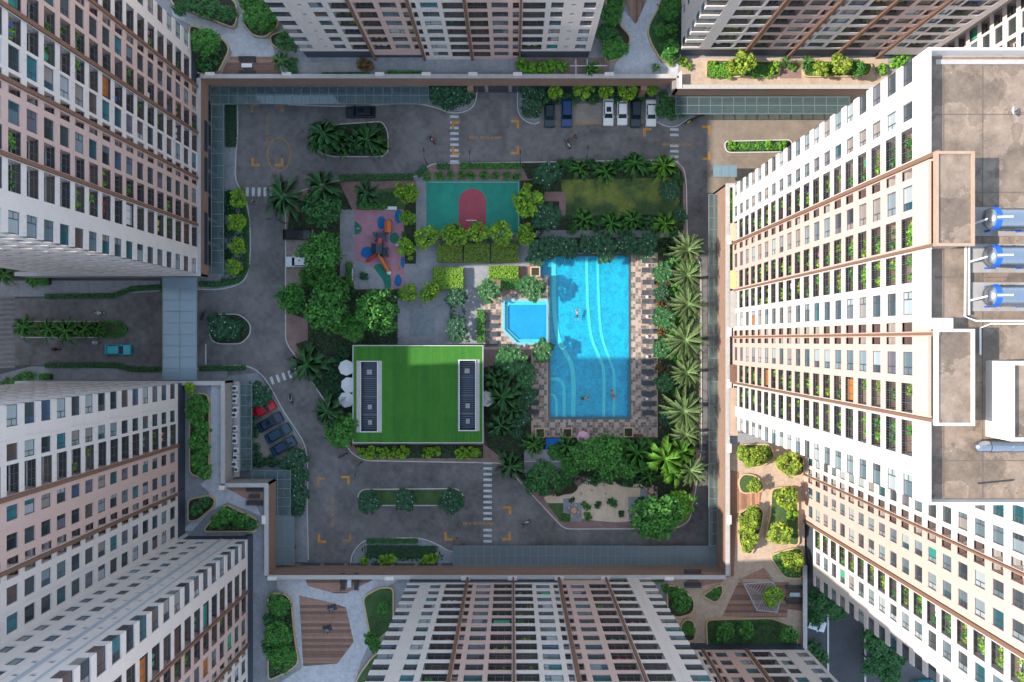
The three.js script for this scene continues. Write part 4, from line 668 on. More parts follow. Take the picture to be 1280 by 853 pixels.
// swimming pools
const deckPts = [[604, 372], [628, 372], [670, 345], [668, 316], [822, 316], [822, 547], [664, 547], [664, 437], [604, 437]];
{
  const main = gs([[673, 320], [787, 318.5], [787.5, 523], [686.5, 523], [686, 346], [673, 346]]), kid = gs([[629.5, 376], [684.5, 376], [684.5, 429.5], [646, 429.5], [629.5, 413]]);
  // paving cut round the pools, laid as separate dark and light blocks
  const holes = [main, kid], D = gs(deckPts);
  struct('pool_deck', plate(D, 0.155, 0.02, holes), M.pathWarm, 'paved pool deck');
  const bl = [new GB(), new GB(), new GB()], s = 0.46, far = (x, z, P) => ![[0, 0], [s, 0], [0, s], [s, s]].some(([a, b]) => inside(x + a, z + b, P));
  for (let x = -6; x < 26; x += s) for (let z = -16; z < 17; z += s) {
    const c = [[0.02, 0.02], [s - 0.02, 0.02], [0.02, s - 0.02], [s - 0.02, s - 0.02]]; if (!c.every(([a, b]) => inside(x + a, z + b, D)) || !far(x, z, main) || !far(x, z, kid)) continue;
    const i = Math.round(x / s), j = Math.round(z / s), big = ((i >> 1) + (j >> 1)) % 2 ? 1 : 0, k = R() < 0.28 ? 2 : (big && R() < 0.8 ? 1 : 0); bl[k].box(x + 0.015, 0.15, z + 0.015, x + s - 0.015, 0.168 + rr(0, 0.006), z + s - 0.015);
  }
  [[0.40, 0.325, 0.28], [0.135, 0.12, 0.115], [0.25, 0.195, 0.165]].forEach((c, i) => { const o = struct('pool_deck_paver', bl[i].geo(), mottle(3, c, 0.1, 0.15, 0.15), ['pale blocks of the pool deck', 'dark blocks of the pool deck', 'tan blocks of the pool deck'][i]); o.userData.kind = 'stuff'; o.userData.category = 'paving'; });
  const basin = (P, depth, name, tile, label, wl, rimM) => {
    const t = thing(name, label, 'swimming pool'); part('floor', plate(P, 0.15 - depth), tile, t);
    const w = new GB(); for (let i = 0; i < P.length; i++) { const a = P[i], b = P[(i + 1) % P.length]; w.quad([a[0], -depth + 0.15, a[1]], [a[0], 0.2, a[1]], [b[0], 0.2, b[1]], [b[0], -depth + 0.15, b[1]]); } part('wall', w.geo(), tile, t);
    part('rim', ribbon(P, 0.42, 0.1, 0.2, true).geo(), rimM, t); part('water', plate(P, 0.15 - wl), waterM, t); return t;
  };
  const t = basin(main, 1.15, 'swimming_pool', M.poolCausticTile, 'long turquoise swimming pool with curved steps', 0.12, M.poolDark);
  const band = (pts, w, h, sm = true) => part('step', ribbon(sm ? smooth(gs(pts), 5, false) : gs(pts), w, -1.0, -1.0 + h).geo(), M.stepTile, t);
  band([[692.5, 320.5], [692.5, 350], [693, 385], [695, 405], [699, 425], [707, 441], [714, 455], [717, 472], [717, 522]], 0.78, 0.09);
  band([[734, 320.5], [734.5, 350], [736, 390], [741, 425], [750, 447], [755, 462], [755.5, 522]], 0.5, 0.07); band([[748, 320.5], [749, 370], [753, 420], [763, 450], [768, 465], [768, 522]], 0.45, 0.07);
  part('step', plate(gs([[688, 472], [699, 472], [705, 476], [707.5, 484], [707.5, 522], [688, 522]]), -0.72, 0.3), M.poolCausticTile, t); band([[688, 474], [697, 474], [703, 478], [705.5, 486], [705.5, 522]], 0.55, 0.34, false);
  part('step', plate(gs([[688, 492], [693, 493], [696.5, 498], [697, 522], [688, 522]]), -0.58, 0.14), M.poolCausticTile, t); band([[688, 493.5], [692.5, 494.5], [695.5, 500], [696, 522]], 0.42, 0.48, false);
  
  const k = basin(kid, 0.6, 'children_pool', M.kidTile, 'small blue children pool with cut corners', 0.1, mottle(3, [0.16, 0.42, 0.55], 0.1, 0.1, 0.1));
  part('bench_step', ribbon(gs([[684, 379], [636, 379], [632.5, 382.5], [632.5, 412], [647.5, 426.5], [684, 426.5]]), 0.62, -0.44, -0.2).geo(), M.stepTile, k);
  // loungers
  const L0 = thing('sun_lounger', 'dark cushioned lounger on the deck along the long side of the pool', 'sun lounger', [0, 0, 0], 0, 'loungers along the pool');
  const lb = new GB(); lb.box(-0.95, 0.28, -0.44, 0.5, 0.34, -0.38); lb.box(-0.95, 0.28, 0.38, 0.5, 0.34, 0.44); part('frame', lb.geo(), M.plastic, L0);
  for (const x of [-0.85, 0.45]) for (const z of [-0.4, 0.4]) part('leg', bx(x - 0.03, 0, z - 0.03, x + 0.03, 0.28, z + 0.03), M.plastic, L0);
  part('cushion', bx(-0.95, 0.34, -0.43, 0.42, 0.43, 0.43), M.cushion, L0); part('backrest', new GB().bar([0.42, 0.4, 0], [1.0, 0.75, 0], 0.86, 0.09).geo(), M.cushion, L0);
  const ys = [326, 338, 353, 366, 377, 390, 402, 414.5, 427, 439.5, 452, 465, 479, 492.5, 505, 516]; let first = true;
  const put = (px, py, turn, lab) => { const [x, z] = g(px, py, 0.4); if (first) { L0.position.set(x, 0.17, z); L0.rotation.y = turn; first = false; } else dup(L0, [x, 0.17, z], turn, lab); };
  ys.forEach((y, i) => { put(809.5 + rr(-0.6, 0.6), y, rr(-0.05, 0.05), `dark lounger on the long pool deck, ${ORD[i]} from the head of the pool`); if (!i) L0.userData.label = 'dark lounger on the long pool deck, first from the head of the pool'; });
  [490, 503.5, 515].forEach((y, i) => put(667, y, Math.PI + rr(-0.05, 0.05), `dark lounger beside the pool steps, ${ORD[i]} from the flowering bushes`));
  [397, 407.5, 418, 429].forEach((y, i) => put(615, y, Math.PI + rr(-0.05, 0.05), `dark lounger beside the children pool, ${ORD[3 - i]} from the club house`));
  for (const [i, y] of [332, 371.5, 396, 421, 446, 472, 498.5].entries()) { const [x, z] = g(808, y); const s = thing('side_table', `small round table between loungers, ${ORD[i]} from the head of the pool`, 'table', [x, 0.17, z], 0, 'side tables between loungers'); const tp = cyl(0.24, 0.24, 0.03, 12); tp.translate(0, 0.42, 0); part('top', tp, M.plastic, s); part('leg', cyl(0.04, 0.03, 0.42, 6), M.plastic, s); }
  for (const [px, py, m, l] of [[709, 541, M.pathWarm, 'cream square planter at the end of the pool deck'], [785, 540, M.pathWarm, 'cream square planter beside the red mat'], [675, 541, M.pathWarm, 'cream planter beside the blue pool cover'], [669, 340, M.pathWarm, 'cream planter at the corner of the pool']]) { const [x, z] = g(px, py); const p = thing('planter', l, 'planter', [x, 0.15, z]); part('box', ribbon([[-0.75, -0.75], [0.75, -0.75], [0.75, 0.75], [-0.75, 0.75]], 0.2, 0, 0.5, true).geo(), mottle(3, [0.52, 0.38, 0.24], 0.1, 0.1, 0.1), p); part('soil', bx(-0.66, 0, -0.66, 0.66, 0.42, 0.66), M.soil, p); }
  { const [x, z] = g(797, 545); solo('floor_mat', bx(-0.9, 0, -0.35, 0.9, 0.03, 0.35), M.woodDark, 'dark red mat at the end of the pool deck', 'mat', null, [x, 0.175, z]); }
  { const [x, z] = g(692, 558, 2.6), o = thing('shade_sail', 'bright blue canopy south of the pool deck', 'canopy', [x, 0.15, z]); part('sheet', bx(-1.3, 2.4, -1.3, 1.3, 2.46, 1.3), mottle(3, [0.005, 0.11, 0.40], 0.2, 0.1, 0.1), o); for (const i of [-1, 1]) for (const j of [-1, 1]) { const p = cyl(0.05, 0.05, 2.4, 6); p.translate(i * 1.2, 0, j * 1.2); part('post', p, M.darkMetal, o); } }
  { const [x, z] = g(685, 577, 2.8), o = thing('pool_house', 'low grey roofed pool house under the palms', 'building', [x, 0.15, z]); part('wall', bx(-3.4, 0, -1.6, 3.6, 2.5, 1.6), M.concrete, o); const b = new GB(); b.quad([-4, 2.5, -2], [-4, 2.9, 0], [4.2, 2.9, 0], [4.2, 2.5, -2]); b.quad([-4, 2.9, 0], [-4, 2.5, 2], [4.2, 2.5, 2], [4.2, 2.9, 0]); part('roof', b.geo(), mottle(6, [0.22, 0.22, 0.23], 0.2, 0.15, 0.1), o); part('ridge', bx(-4, 2.86, -0.08, 4.2, 2.95, 0.08), M.coping, o); }
}
// green roofed club house
{
  const h = 4.6, [x0, z0] = g(441, 432, h), [x1, z1] = g(604, 554, h), cx = (x0 + x1) / 2, cz = (z0 + z1) / 2, t = thing('club_house', 'flat green roofed club house with two long roof pits', 'building', [cx, 0.1, cz]);
  const W = (x1 - x0) / 2, D = (z1 - z0) / 2, q = (px, py) => { const p = g(px, py, h); return [p[0] - cx, p[1] - cz]; };
  const a0 = q(450.5, 452), a1 = q(472, 540), b0 = q(574, 450.5), b1 = q(594.5, 538.5), pit = (a, b) => rectPts(a[0], a[1], b[0], b[1]);
  part('wall', bx(-W + 0.6, 0, -D + 0.6, W - 0.6, h - 1.9, D - 0.6), M.concrete, t);
  part('roof_slab', plate(rectPts(-W, -D, W, D), h - 0.12, 0.5, [pit(a0, a1), pit(b0, b1)]), M.coping, t);
  // turf strips laid side by side
  const n = 36, st = 2 * W / n, turf = [0, 1, 2].map(i => mottle(9, [0.026 + 0.004 * i, 0.135 + 0.010 * i, 0.012], 0.2, 0.12, 0.14));
  for (let i = 0; i < n; i++) { const xa = -W + i * st + 0.006, xb = -W + (i + 1) * st - 0.006, cut = []; let z = -D + 0.05; for (const [p, s] of [[a0, a1], [b0, b1]]) if (xb > p[0] - 0.1 && xa < s[0] + 0.1) { cut.push([z, p[1] - 0.12]); z = s[1] + 0.12; } cut.push([z, D - 0.05]); const tm = turf[Math.floor(R() * 3)]; for (const [u, v] of cut) part('turf_strip', bx(xa, h - 0.12, u, xb, h - 0.075 + (i % 3) * 0.004, v), tm, t); }
  part('edge_trim', ribbon(rectPts(-W + 0.04, -D + 0.04, W - 0.04, D - 0.04), 0.13, h - 0.6, h + 0.05, true).geo(), flat(0.42, 0.45, 0.46, { roughness: 0.5 }), t);
  for (const [p, s] of [[a0, a1], [b0, b1]]) {
    part('pit_rim', ribbon(pit(p, s), 0.12, h - 0.3, h + 0.1, true).geo(), M.plastic, t); part('pit_floor', bx(p[0], h - 1.88, p[1], s[0], h - 1.6, s[1]), M.navy, t);
    const bars = new GB(), m = Math.floor((s[1] - p[1]) / 0.36); for (let i = 1; i < m; i++) bars.box(p[0] + 0.08, h - 1.2, p[1] + i * 0.36, s[0] - 0.08, h - 1.1, p[1] + i * 0.36 + 0.1); part('pit_louvres', bars.geo(), flat(0.10, 0.125, 0.16, { metalness: 0.3, roughness: 0.5 }), t);
    for (const f of [0.24, 0.5, 0.76]) part('pit_beam', bx(p[0] + 0.08, h - 1.05, p[1] + (s[1] - p[1]) * f, s[0] - 0.08, h - 0.95, p[1] + (s[1] - p[1]) * f + 0.1), M.grille, t);
    for (const f of [0.62, 0.84, 0.12]) { const z = p[1] + (s[1] - p[1]) * f; part('condenser', bx((p[0] + s[0]) / 2 - 0.4 + 0.3 * (f - 0.5), h - 1.6, z, (p[0] + s[0]) / 2 + 0.35, h - 0.85, z + 0.8), M.concrete, t); }
  }
  // parasols on the west side and a sheet on the east
  const U0 = thing('parasol', 'white eight sided parasol beside the club house wall', 'parasol', [0, 0, 0], 0, 'white parasols by the club house');
  const cn = new THREE.ConeGeometry(1.35, 0.55, 8, 1, true); cn.translate(0, 2.6, 0); part('canopy', cn, M.canvas, U0); part('pole', cyl(0.03, 0.03, 2.8, 6), M.darkMetal, U0); part('base', cyl(0.3, 0.28, 0.1, 10), M.concrete, U0);
  [[432.5, 460], [435.5, 481.5], [432.5, 500]].forEach(([px, py], i) => { const [x, z] = g(px, py, 2.6), l = `white parasol west of the club house, ${ORD[i]} from the stone plaza`; if (!i) { U0.position.set(x, 0.14, z); U0.userData.label = l; } else dup(U0, [x, 0.14, z], 0.3 * i, l); });
  const [ux, uz] = g(608, 499, 2.6); dup(U0, [ux, 0.14, uz], 0.2, 'white parasol between the club house and the pool palms');
  const [vx, vz] = g(729, 547, 2.4), pk = thing('parasol', 'pale pink parasol at the end of the pool deck', 'parasol', [vx, 0.14, vz]); const c2 = new THREE.ConeGeometry(1.1, 0.5, 8, 1, true); c2.translate(0, 2.3, 0); part('canopy', c2, M.pinkCanvas, pk); part('pole', cyl(0.03, 0.03, 2.5, 6), M.darkMetal, pk);
}
// sand garden
{
  struct('sand', plate(smooth(gs([[680, 622], [694, 618], [702, 610], [716, 612], [728, 605], [736, 599], [748, 603], [766, 601], [776, 608], [800, 605], [808, 612], [806, 634], [792, 650], [745, 651], [700, 640]]), 4), 0.16), M.sand, 'pale sand garden with stepping pads');
  struct('rockery', plate(smooth(gs([[695, 620], [700, 606], [712, 603], [722, 609], [716, 616], [705, 618]]), 4), 0.5, 0.4), M.soil, 'dark rocky mound beside the sand');
  sheet('path', [[704, 623], [714, 623], [714, 629], [727, 628], [727, 652], [713, 652], [713, 643], [704, 641]], M.grey, 'grey slab path to the round table', 0.166); sheet('path', [[785, 621], [800, 621], [800, 610], [822, 608], [822, 628], [794, 630], [794, 650], [786, 650]], M.grey, 'grey slab path at the end of the sand', 0.167);
  sheet('lawn', [[684, 629], [704, 629], [704, 641], [713, 643], [713, 652], [700, 652]], M.lawn, 'clipped grass beside the round table', 0.169);
  for (const [px, py] of [[726, 617], [740, 613], [757, 617], [755, 607]]) struct('stepping_pad', plate(smooth(gs(disc(px, py, 2.2, 1.8, 7)), 3), 0.175, 0.02), M.pathWarm, 'pale stepping pad in the sand');
  for (const [px, py, l] of [[717, 637, 'round stone table with four stools on the slab path'], [813, 613, 'round terracotta table with stools under the trees']]) {
    const [x, z] = g(px, py), t = thing('garden_table', l, 'table', [x, 0.17, z]); const tp = cyl(0.5, 0.5, 0.08, 16); tp.translate(0, 0.68, 0); part('top', tp, mottle(3, [0.50, 0.30, 0.20], 0.1, 0.1, 0.1), t); part('pedestal', cyl(0.22, 0.16, 0.68, 10), M.concrete, t);
    for (let i = 0; i < 4; i++) { const a = i * Math.PI / 2 + 0.4, s = thing('garden_stool', l.includes('terracotta') ? 'small stone stool round the terracotta table' : 'small stone stool round the table on the slab path', 'stool', [x + Math.cos(a) * 0.85, 0.17, z + Math.sin(a) * 0.85], 0, l.includes('terracotta') ? 'stools at the shaded table' : 'stools at the sand garden'); part('drum', cyl(0.19, 0.21, 0.42, 10), mottle(3, [0.48, 0.33, 0.24], 0.1, 0.1, 0.1), s); }
  }
}
// ------------------------------------------------------------------ plants
const V3 = (x, y, z) => new THREE.Vector3(x, y, z);
function crownGeo(seed, r, ry, clumps, per, size, flat0 = -0.25) {
  const q = rng(seed), p = [], n = [], c = [], d = V3(), a = V3(), b = V3();
  for (let k = 0; k < clumps; k++) {
    do d.set(q() * 2 - 1, q() * 2 - 1, q() * 2 - 1); while (d.length() > 1 || d.length() < 0.1); d.normalize(); if (d.y < flat0) d.y = -d.y * 0.6;
    const f = k < clumps * 0.75 ? 0.62 + 0.3 * q() : 0.2 + 0.4 * q(), o = V3(d.x * r * f, d.y * ry * f, d.z * r * f), cr = r * (0.17 + 0.22 * q()), tone = 0.72 + 0.6 * q(), c0 = c.length;
    for (let i = 0; i < per; i++) { const v = V3(q() * 2 - 1, q() * 2 - 1, q() * 2 - 1).normalize(), w = o.clone().addScaledVector(v, cr * (0.55 + 0.5 * q())); w.y = o.y + (w.y - o.y) * 0.75; leaf(p, n, c, w, v, size * (0.65 + 0.7 * q()), q, a, b); }
    for (let i = c0; i < c.length; i++) c[i] *= tone * (i % 3 === 0 ? 0.75 + 0.25 * tone : 1);
  }
  return leafGeo(p, n, c);
}
function trunkGeo(h, r0, r1, limbs, spread, seed) {
  const q = rng(seed), l = [cyl(r0, r1, h, 8)];
  for (let i = 0; i < limbs; i++) { const a = i / limbs * 6.28 + q(), e = V3(Math.cos(a) * spread * (0.6 + 0.4 * q()), h * (0.95 + 0.35 * q()), Math.sin(a) * spread * (0.6 + 0.4 * q())), s = V3(0, h * (0.6 + 0.3 * q()), 0), dir = e.clone().sub(s), c = cyl(r1 * 0.8, r1 * 0.3, dir.length(), 6); c.applyQuaternion(new THREE.Quaternion().setFromUnitVectors(V3(0, 1, 0), dir.clone().normalize())); c.translate(s.x, s.y, s.z); l.push(c); }
  return merge(l);
}
function proto(name, category, parts) { const o = new THREE.Group(); o.name = name; for (const [n, ge, m, y] of parts) { const k = part(n, ge, m, o); if (y) k.position.y = y; } o.userData.category = category; return o; }
const P = {}, BASE_R = {};
const kind = (id, r, list) => { P[id] = list; BASE_R[id] = r; };
const bigC = [0, 1, 2].map(i => crownGeo(100 + i, 3.6, 2.6, 54, 62, 0.42)), bigT = [0, 1].map(i => trunkGeo(4, 0.26, 0.15, 6, 2.2, 30 + i));
const tree = (c, m, i) => proto('broadleaf_tree', 'tree', [['trunk', bigT[i % 2], M.bark], ['crown', c, m, 5.2]]);
kind('big', 3.6, bigC.map((c, i) => tree(c, LM.mid, i))); kind('bigDark', 3.6, bigC.map((c, i) => tree(c, LM.dark, i))); kind('bigFresh', 3.6, bigC.map((c, i) => tree(c, LM.fresh, i)));
const smC = [0, 1, 2].map(i => crownGeo(200 + i, 1.6, 1.35, 30, 44, 0.27)), smT = trunkGeo(1.6, 0.1, 0.06, 5, 0.9, 40);
const small = (c, m) => proto('small_tree', 'tree', [['trunk', smT, M.bark], ['crown', c, m, 2.4]]);
kind('lime', 1.33, smC.map(c => small(c, LM.lime))); kind('smallMid', 1.6, smC.map(c => small(c, LM.mid))); kind('smallDark', 1.6, smC.map(c => small(c, LM.dark))); kind('smallFresh', 1.6, smC.map(c => small(c, LM.fresh))); kind('smallSunTint', 1.45, smC.map(c => small(c, LM.sun)));
const shC = [0, 1, 2].map(i => crownGeo(250 + i, 0.8, 0.62, 16, 34, 0.2, -0.05));
const shrub = (m) => shC.map(c => proto('shrub', 'shrub', [['foliage', c, m, 0.35], ['stems', cyl(0.12, 0.05, 0.5, 6), M.bark]]));
for (const k of ['lime', 'mid', 'dark', 'deep', 'olive', 'fresh', 'rust']) kind('shrub_' + k, 0.8, shrub(LM[k]));
{ // frangipani: rosettes of long leaves with white flower heads
  const mk = (seed) => {
    const q = rng(seed), p = [], n = [], c = [], F = [];
    for (let k = 0; k < 110; k++) {
      const d = V3(q() * 2 - 1, q() * 1.1 - 0.1, q() * 2 - 1).normalize(), f = 0.5 + 0.5 * q(), o = V3(d.x * 1.9 * f, d.y * 1.35 * f, d.z * 1.9 * f), a0 = q() * 6;
      for (let i = 0; i < 9; i++) { const a = a0 + i * 0.7, t = V3(Math.cos(a), 0.25 + 0.3 * q(), Math.sin(a)).normalize(), s = V3(-Math.sin(a), 0, Math.cos(a)), L = 0.34 + 0.14 * q(), w = 0.075, nn = V3().crossVectors(s, t).normalize(); if (nn.y < 0) nn.negate();
        const A = o.clone(), B = o.clone().addScaledVector(t, L * 0.55).addScaledVector(s, w), C = o.clone().addScaledVector(t, L), D = o.clone().addScaledVector(t, L * 0.55).addScaledVector(s, -w), g0 = 0.6 + 0.8 * q();
        for (const v of [A, B, C, A, C, D]) { p.push(v.x, v.y, v.z); n.push(nn.x, nn.y, nn.z); c.push(g0, g0, g0); } }
      if (q() < 0.17 && d.y > 0.05) { const s = new THREE.IcosahedronGeometry(0.06 + 0.04 * q(), 0); s.translate(o.x, o.y + 0.16, o.z); F.push(s); }
    }
    return [leafGeo(p, n, c), merge(F)];
  };
  const tr = trunkGeo(1.5, 0.14, 0.09, 7, 1.3, 44), V = [300, 301, 302].map(mk);
  const make = m => V.map(([c, f]) => { const o = proto('frangipani_tree', 'tree', [['trunk', tr, M.bark], ['crown', c, m, 2.2], ['flowers', f, LM.flower, 2.2]]); o.children[2].userData.kind = 'stuff'; return o; });
  kind('frangi', 1.9, make(LM.deep)); kind('frangiMid', 1.9, make(LM.dark));
}
{ // palms
  const frond = (p, n, c, az, el, L, droop, q, pairs, lw, ll, tone) => {
    const dir = V3(Math.cos(az), 0, Math.sin(az)), side = V3(-Math.sin(az), 0, Math.cos(az)), pt = t => dir.clone().multiplyScalar(L * (t * Math.cos(el) )).add(V3(0, L * (Math.sin(el) * t - droop * t * t), 0));
    const quad = (A, B, C, D, g0) => { const nn = B.clone().sub(A).cross(D.clone().sub(A)).normalize(); if (nn.y < 0) nn.negate(); for (const v of [A, B, C, A, C, D]) { p.push(v.x, v.y, v.z); n.push(nn.x, nn.y, nn.z); c.push(g0, g0, g0 * 0.9); } };
    for (let i = 0; i < 6; i++) { const A = pt(i / 6), B = pt((i + 1) / 6), w = 0.05 * (1 - i / 7); quad(A.clone().addScaledVector(side, -w), A.clone().addScaledVector(side, w), B.clone().addScaledVector(side, w * 0.8), B.clone().addScaledVector(side, -w * 0.8), tone * 1.25); }
    for (let i = 1; i <= pairs; i++) {
      const t = 0.14 + 0.86 * i / pairs, A = pt(t), tan = pt(Math.min(1, t + 0.02)).sub(pt(t - 0.02)).normalize(), len = ll * Math.sin(Math.PI * (0.16 + 0.80 * t)) * (0.85 + 0.3 * q()), g0 = tone * (0.7 + 0.6 * q());
      for (const s of [-1, 1]) { const d = side.clone().multiplyScalar(s).addScaledVector(tan, 0.62 + 0.3 * q()).add(V3(0, -0.42 + 0.4 * q(), 0)).normalize(), B = A.clone().addScaledVector(d, len), w = tan.clone().multiplyScalar(lw); quad(A, A.clone().add(w), B.clone().addScaledVector(w, 0.25), B, g0); }
    }
  };
  const palm = (seed, nf, L, droop, pairs, lw, ll, elA, elB) => { const q = rng(seed), p = [], n = [], c = []; for (let i = 0; i < nf; i++) frond(p, n, c, i * 2.399 + q() * 0.3, elA + (elB - elA) * (i / nf) + (q() - 0.5) * 0.15, L * (0.82 + 0.3 * q()), droop * (0.8 + 0.4 * q()), q, pairs, lw, ll, 0.8 + 0.4 * q()); return leafGeo(p, n, c); };
  const ptr = (h, r) => cyl(r * 1.3, r, h, 9);
  const mkPalm = (name, h, r, gs0, m) => gs0.map(c => proto(name, 'palm', [['trunk', ptr(h, r), M.palmBark], ['fronds', c, m, h]]));
  const dg = [400, 401, 402].map(s => palm(s, 30, 2.9, 0.40, 30, 0.042, 0.66, 0.02, 1.05)); kind('date', 2.2, mkPalm('date_palm', 5.6, 0.24, dg, LM.pale));
  const fg = [410, 411, 412].map(s => palm(s, 19, 3.0, 0.72, 30, 0.05, 0.95, 0.25, 1.2));
  kind('palmDark', 2.2, mkPalm('feather_palm', 5.4, 0.16, fg, LM.dark)); kind('palmMid', 2.15, mkPalm('feather_palm', 5.0, 0.16, fg, LM.mid)); kind('palmFresh', 2.15, mkPalm('feather_palm', 5.4, 0.16, fg, LM.fresh));
  const sg = [420, 421].map(s => palm(s, 15, 1.85, 0.6, 20, 0.045, 0.62, 0.2, 1.15)); kind('palmSmall', 1.55, mkPalm('small_palm', 2.3, 0.1, sg, LM.mid));
}
const VEGH = { big: 5.5, bigDark: 5.5, bigFresh: 5.5, lime: 2.6, smallMid: 2.6, smallDark: 2.6, smallFresh: 2.6, smallSunTint: 2.6, frangi: 2.4, frangiMid: 2.4, date: 5.6, palmDark: 5.4, palmMid: 5, palmFresh: 5.4, palmSmall: 2.3 };
const labelsSeen = {};
function veg(id, px, py, rpx, label, base = 0.13, tall = 1) {      // crown centre and radius in photo pixels, standing on level base
  const h0 = VEGH[id] || 0.4; let s = 1; for (let i = 0; i < 3; i++) s = rpx * (CAMH - base - h0 * s * tall) / FOC / BASE_R[id];
  const [x, z] = g(px, py, base + h0 * s * tall), o = dup(pick(P[id]), [x, base, z], rr(0, 6.28), null, null, [s * rr(0.9, 1.12), s * tall * rr(0.93, 1.07), s * rr(0.9, 1.12)]); o.rotation.x = rr(-0.07, 0.07); o.rotation.z = rr(-0.07, 0.07);
  tag(o, label, P[id][0].userData.category, label); return o;
}
const many = (id, list, label, base, tall) => list.forEach(([x, y, r]) => veg(id, x, y, r, label, base, tall));
const row = (id, list, what, ref, base, tall) => list.forEach(([x, y, r], i) => { const o = veg(id, x, y, r, `${what}, ${ORD[i]} from ${ref}`, base, tall); o.userData.group = what; });
function cover(pts, label, m = LM.cover, base = 0.15, dens = 9, size = 0.34) {      // low planting nobody could count
  const Q = gs(pts, base), q = rng(Math.round(pts[0][0] * 17 + pts[0][1] * 3)), p = [], n = [], c = [], xs = Q.map(v => v[0]), zs = Q.map(v => v[1]), x0 = Math.min(...xs), x1 = Math.max(...xs), z0 = Math.min(...zs), z1 = Math.max(...zs), N = Math.round((x1 - x0) * (z1 - z0) * dens), a = V3(), b = V3();
  for (let i = 0; i < N; i++) { const x = x0 + q() * (x1 - x0), z = z0 + q() * (z1 - z0); if (!inside(x, z, Q) || PITS.some(P => inside(x, z, P))) continue; const k = Math.sin(x * 1.7 + Math.sin(z * 1.3) * 2) * Math.sin(z * 1.9 + x * 0.4); leaf(p, n, c, V3(x, base + 0.05 + (0.12 + 0.14 * (k + 1)) * q(), z), V3(q() - 0.5, 1, q() - 0.5), size * (0.6 + 0.8 * q()), q, a, b); }
  const o = solo('ground_cover', leafGeo(p, n, c), m, label, 'ground cover'); o.userData.kind = 'stuff'; return o;
}
function hedge(pts, w, h, m, label, base = 0.13, dens = 75, closed = false) {      // clipped hedge along a polyline
  const L = gs(pts, base + h), q = rng(Math.round(pts[0][0] * 31 + pts[0][1])), p = [], n = [], c = [], [ox, oz] = L[0], a = V3(), b = V3();
  for (let i = 0; i < L.length - (closed ? 0 : 1); i++) {
    const A = L[i], B = L[(i + 1) % L.length], dx = B[0] - A[0], dz = B[1] - A[1], l = Math.hypot(dx, dz), ux = dx / l, uz = dz / l, N = Math.min(6000, Math.round(l * (w + 1.6 * h) * dens));
    for (let k = 0; k < N; k++) { const t = q() * l, f = q() * (w + 1.6 * h); let s, y, out; if (f < w) { s = f - w / 2; y = h; out = V3(0, 1, 0); } else { const sg = f - w < 0.8 * h ? 1 : -1; s = sg * w / 2; y = h * (0.15 + 0.85 * q()); out = V3(-uz * sg, 0.2, ux * sg); } s += (q() - 0.5) * 0.14; y += (q() - 0.6) * 0.14; leaf(p, n, c, V3(A[0] + ux * t - uz * s - ox, y, A[1] + uz * t + ux * s - oz), out, 0.2 * (0.7 + 0.6 * q()), q, a, b); }
  }
  const [cx, cz] = [ox, oz], o = thing('hedge', label, 'hedge', [cx, base, cz], 0, label);
  part('foliage', leafGeo(p, n, c), m, o); part('branches', ribbon(L.map(v => [v[0] - ox, v[1] - oz]), Math.max(0.1, w - 0.24), 0, h - 0.12, closed).geo(), M.soil, o); return o;
}
const hedgeBlock = (x0, y0, x1, y1, h, m, label, base, dens) => { const [ax, az] = g(x0, y0, h), [bx2, bz] = g(x1, y1, h); return hedge([[x0, (y0 + y1) / 2], [x1, (y0 + y1) / 2]], bz - az, h, m, label, base, dens); };

// low planting under the trees
cover([[362, 256], [425, 230], [440, 262], [425, 262], [425, 345], [392, 345], [392, 287], [360, 287]], 'dark low planting north of the white parked car');
cover([[362, 358], [440, 345], [443, 362], [497, 362], [497, 430], [440, 431], [440, 555], [415, 510], [385, 465], [372, 432], [386, 425], [386, 400], [363, 392]], 'dark low planting round the broad trees');
cover([[652, 205], [842, 204], [852, 216], [854, 292], [845, 290], [848, 222], [702, 225], [700, 240], [660, 224]], 'low planting on the north edge of the lawn'); cover([[702, 270], [850, 268], [854, 287], [702, 287]], 'low planting on the south edge of the lawn'); cover([[662, 299], [853, 298], [874, 334], [874, 560], [823, 560], [823, 317], [662, 316]], 'low planting under the date palms'); cover([[606, 462], [663, 446], [663, 547], [868, 549], [864, 612], [844, 654], [812, 655], [808, 612], [776, 606], [720, 606], [690, 620], [664, 610], [634, 577], [607, 555]], 'low planting round the pool house'); cover([[823, 330], [838, 330], [838, 540], [823, 540]], 'yellow flowers behind the loungers', LM.gold, 0.2, 2.2, 0.22);
cover([[442, 557], [603, 557], [603, 573], [457, 573]], 'low planting south of the green roof'); cover([[392, 160], [476, 154], [483, 166], [483, 189], [476, 194], [412, 194], [393, 184]], 'low planting in the palm median'); cover([[265, 395], [299, 395], [311, 406], [311, 417], [300, 428], [265, 428]], 'low planting in the rounded entrance median'); cover([[277, 236], [300, 240], [308, 264], [308, 336], [300, 350], [277, 352]], 'low planting in the west roadside bed'); cover([[312, 478], [334, 492], [330, 500], [313, 515], [316, 562], [345, 583], [378, 576], [382, 640], [362, 640], [362, 585], [312, 582]], 'low planting by the slanted cars'); cover([[452, 684], [548, 684], [556, 700], [452, 704]], 'low planting below the south podium wall'); cover([[538, 108], [592, 108], [588, 130], [566, 137], [545, 130]], 'low planting in the rounded bed by the gate'); cover([[650, 108], [674, 108], [674, 150], [660, 148], [652, 138]], 'low planting at the end of the parking row'); cover([[678, 108], [820, 108], [820, 126], [678, 130]], 'low planting behind the parked cars');
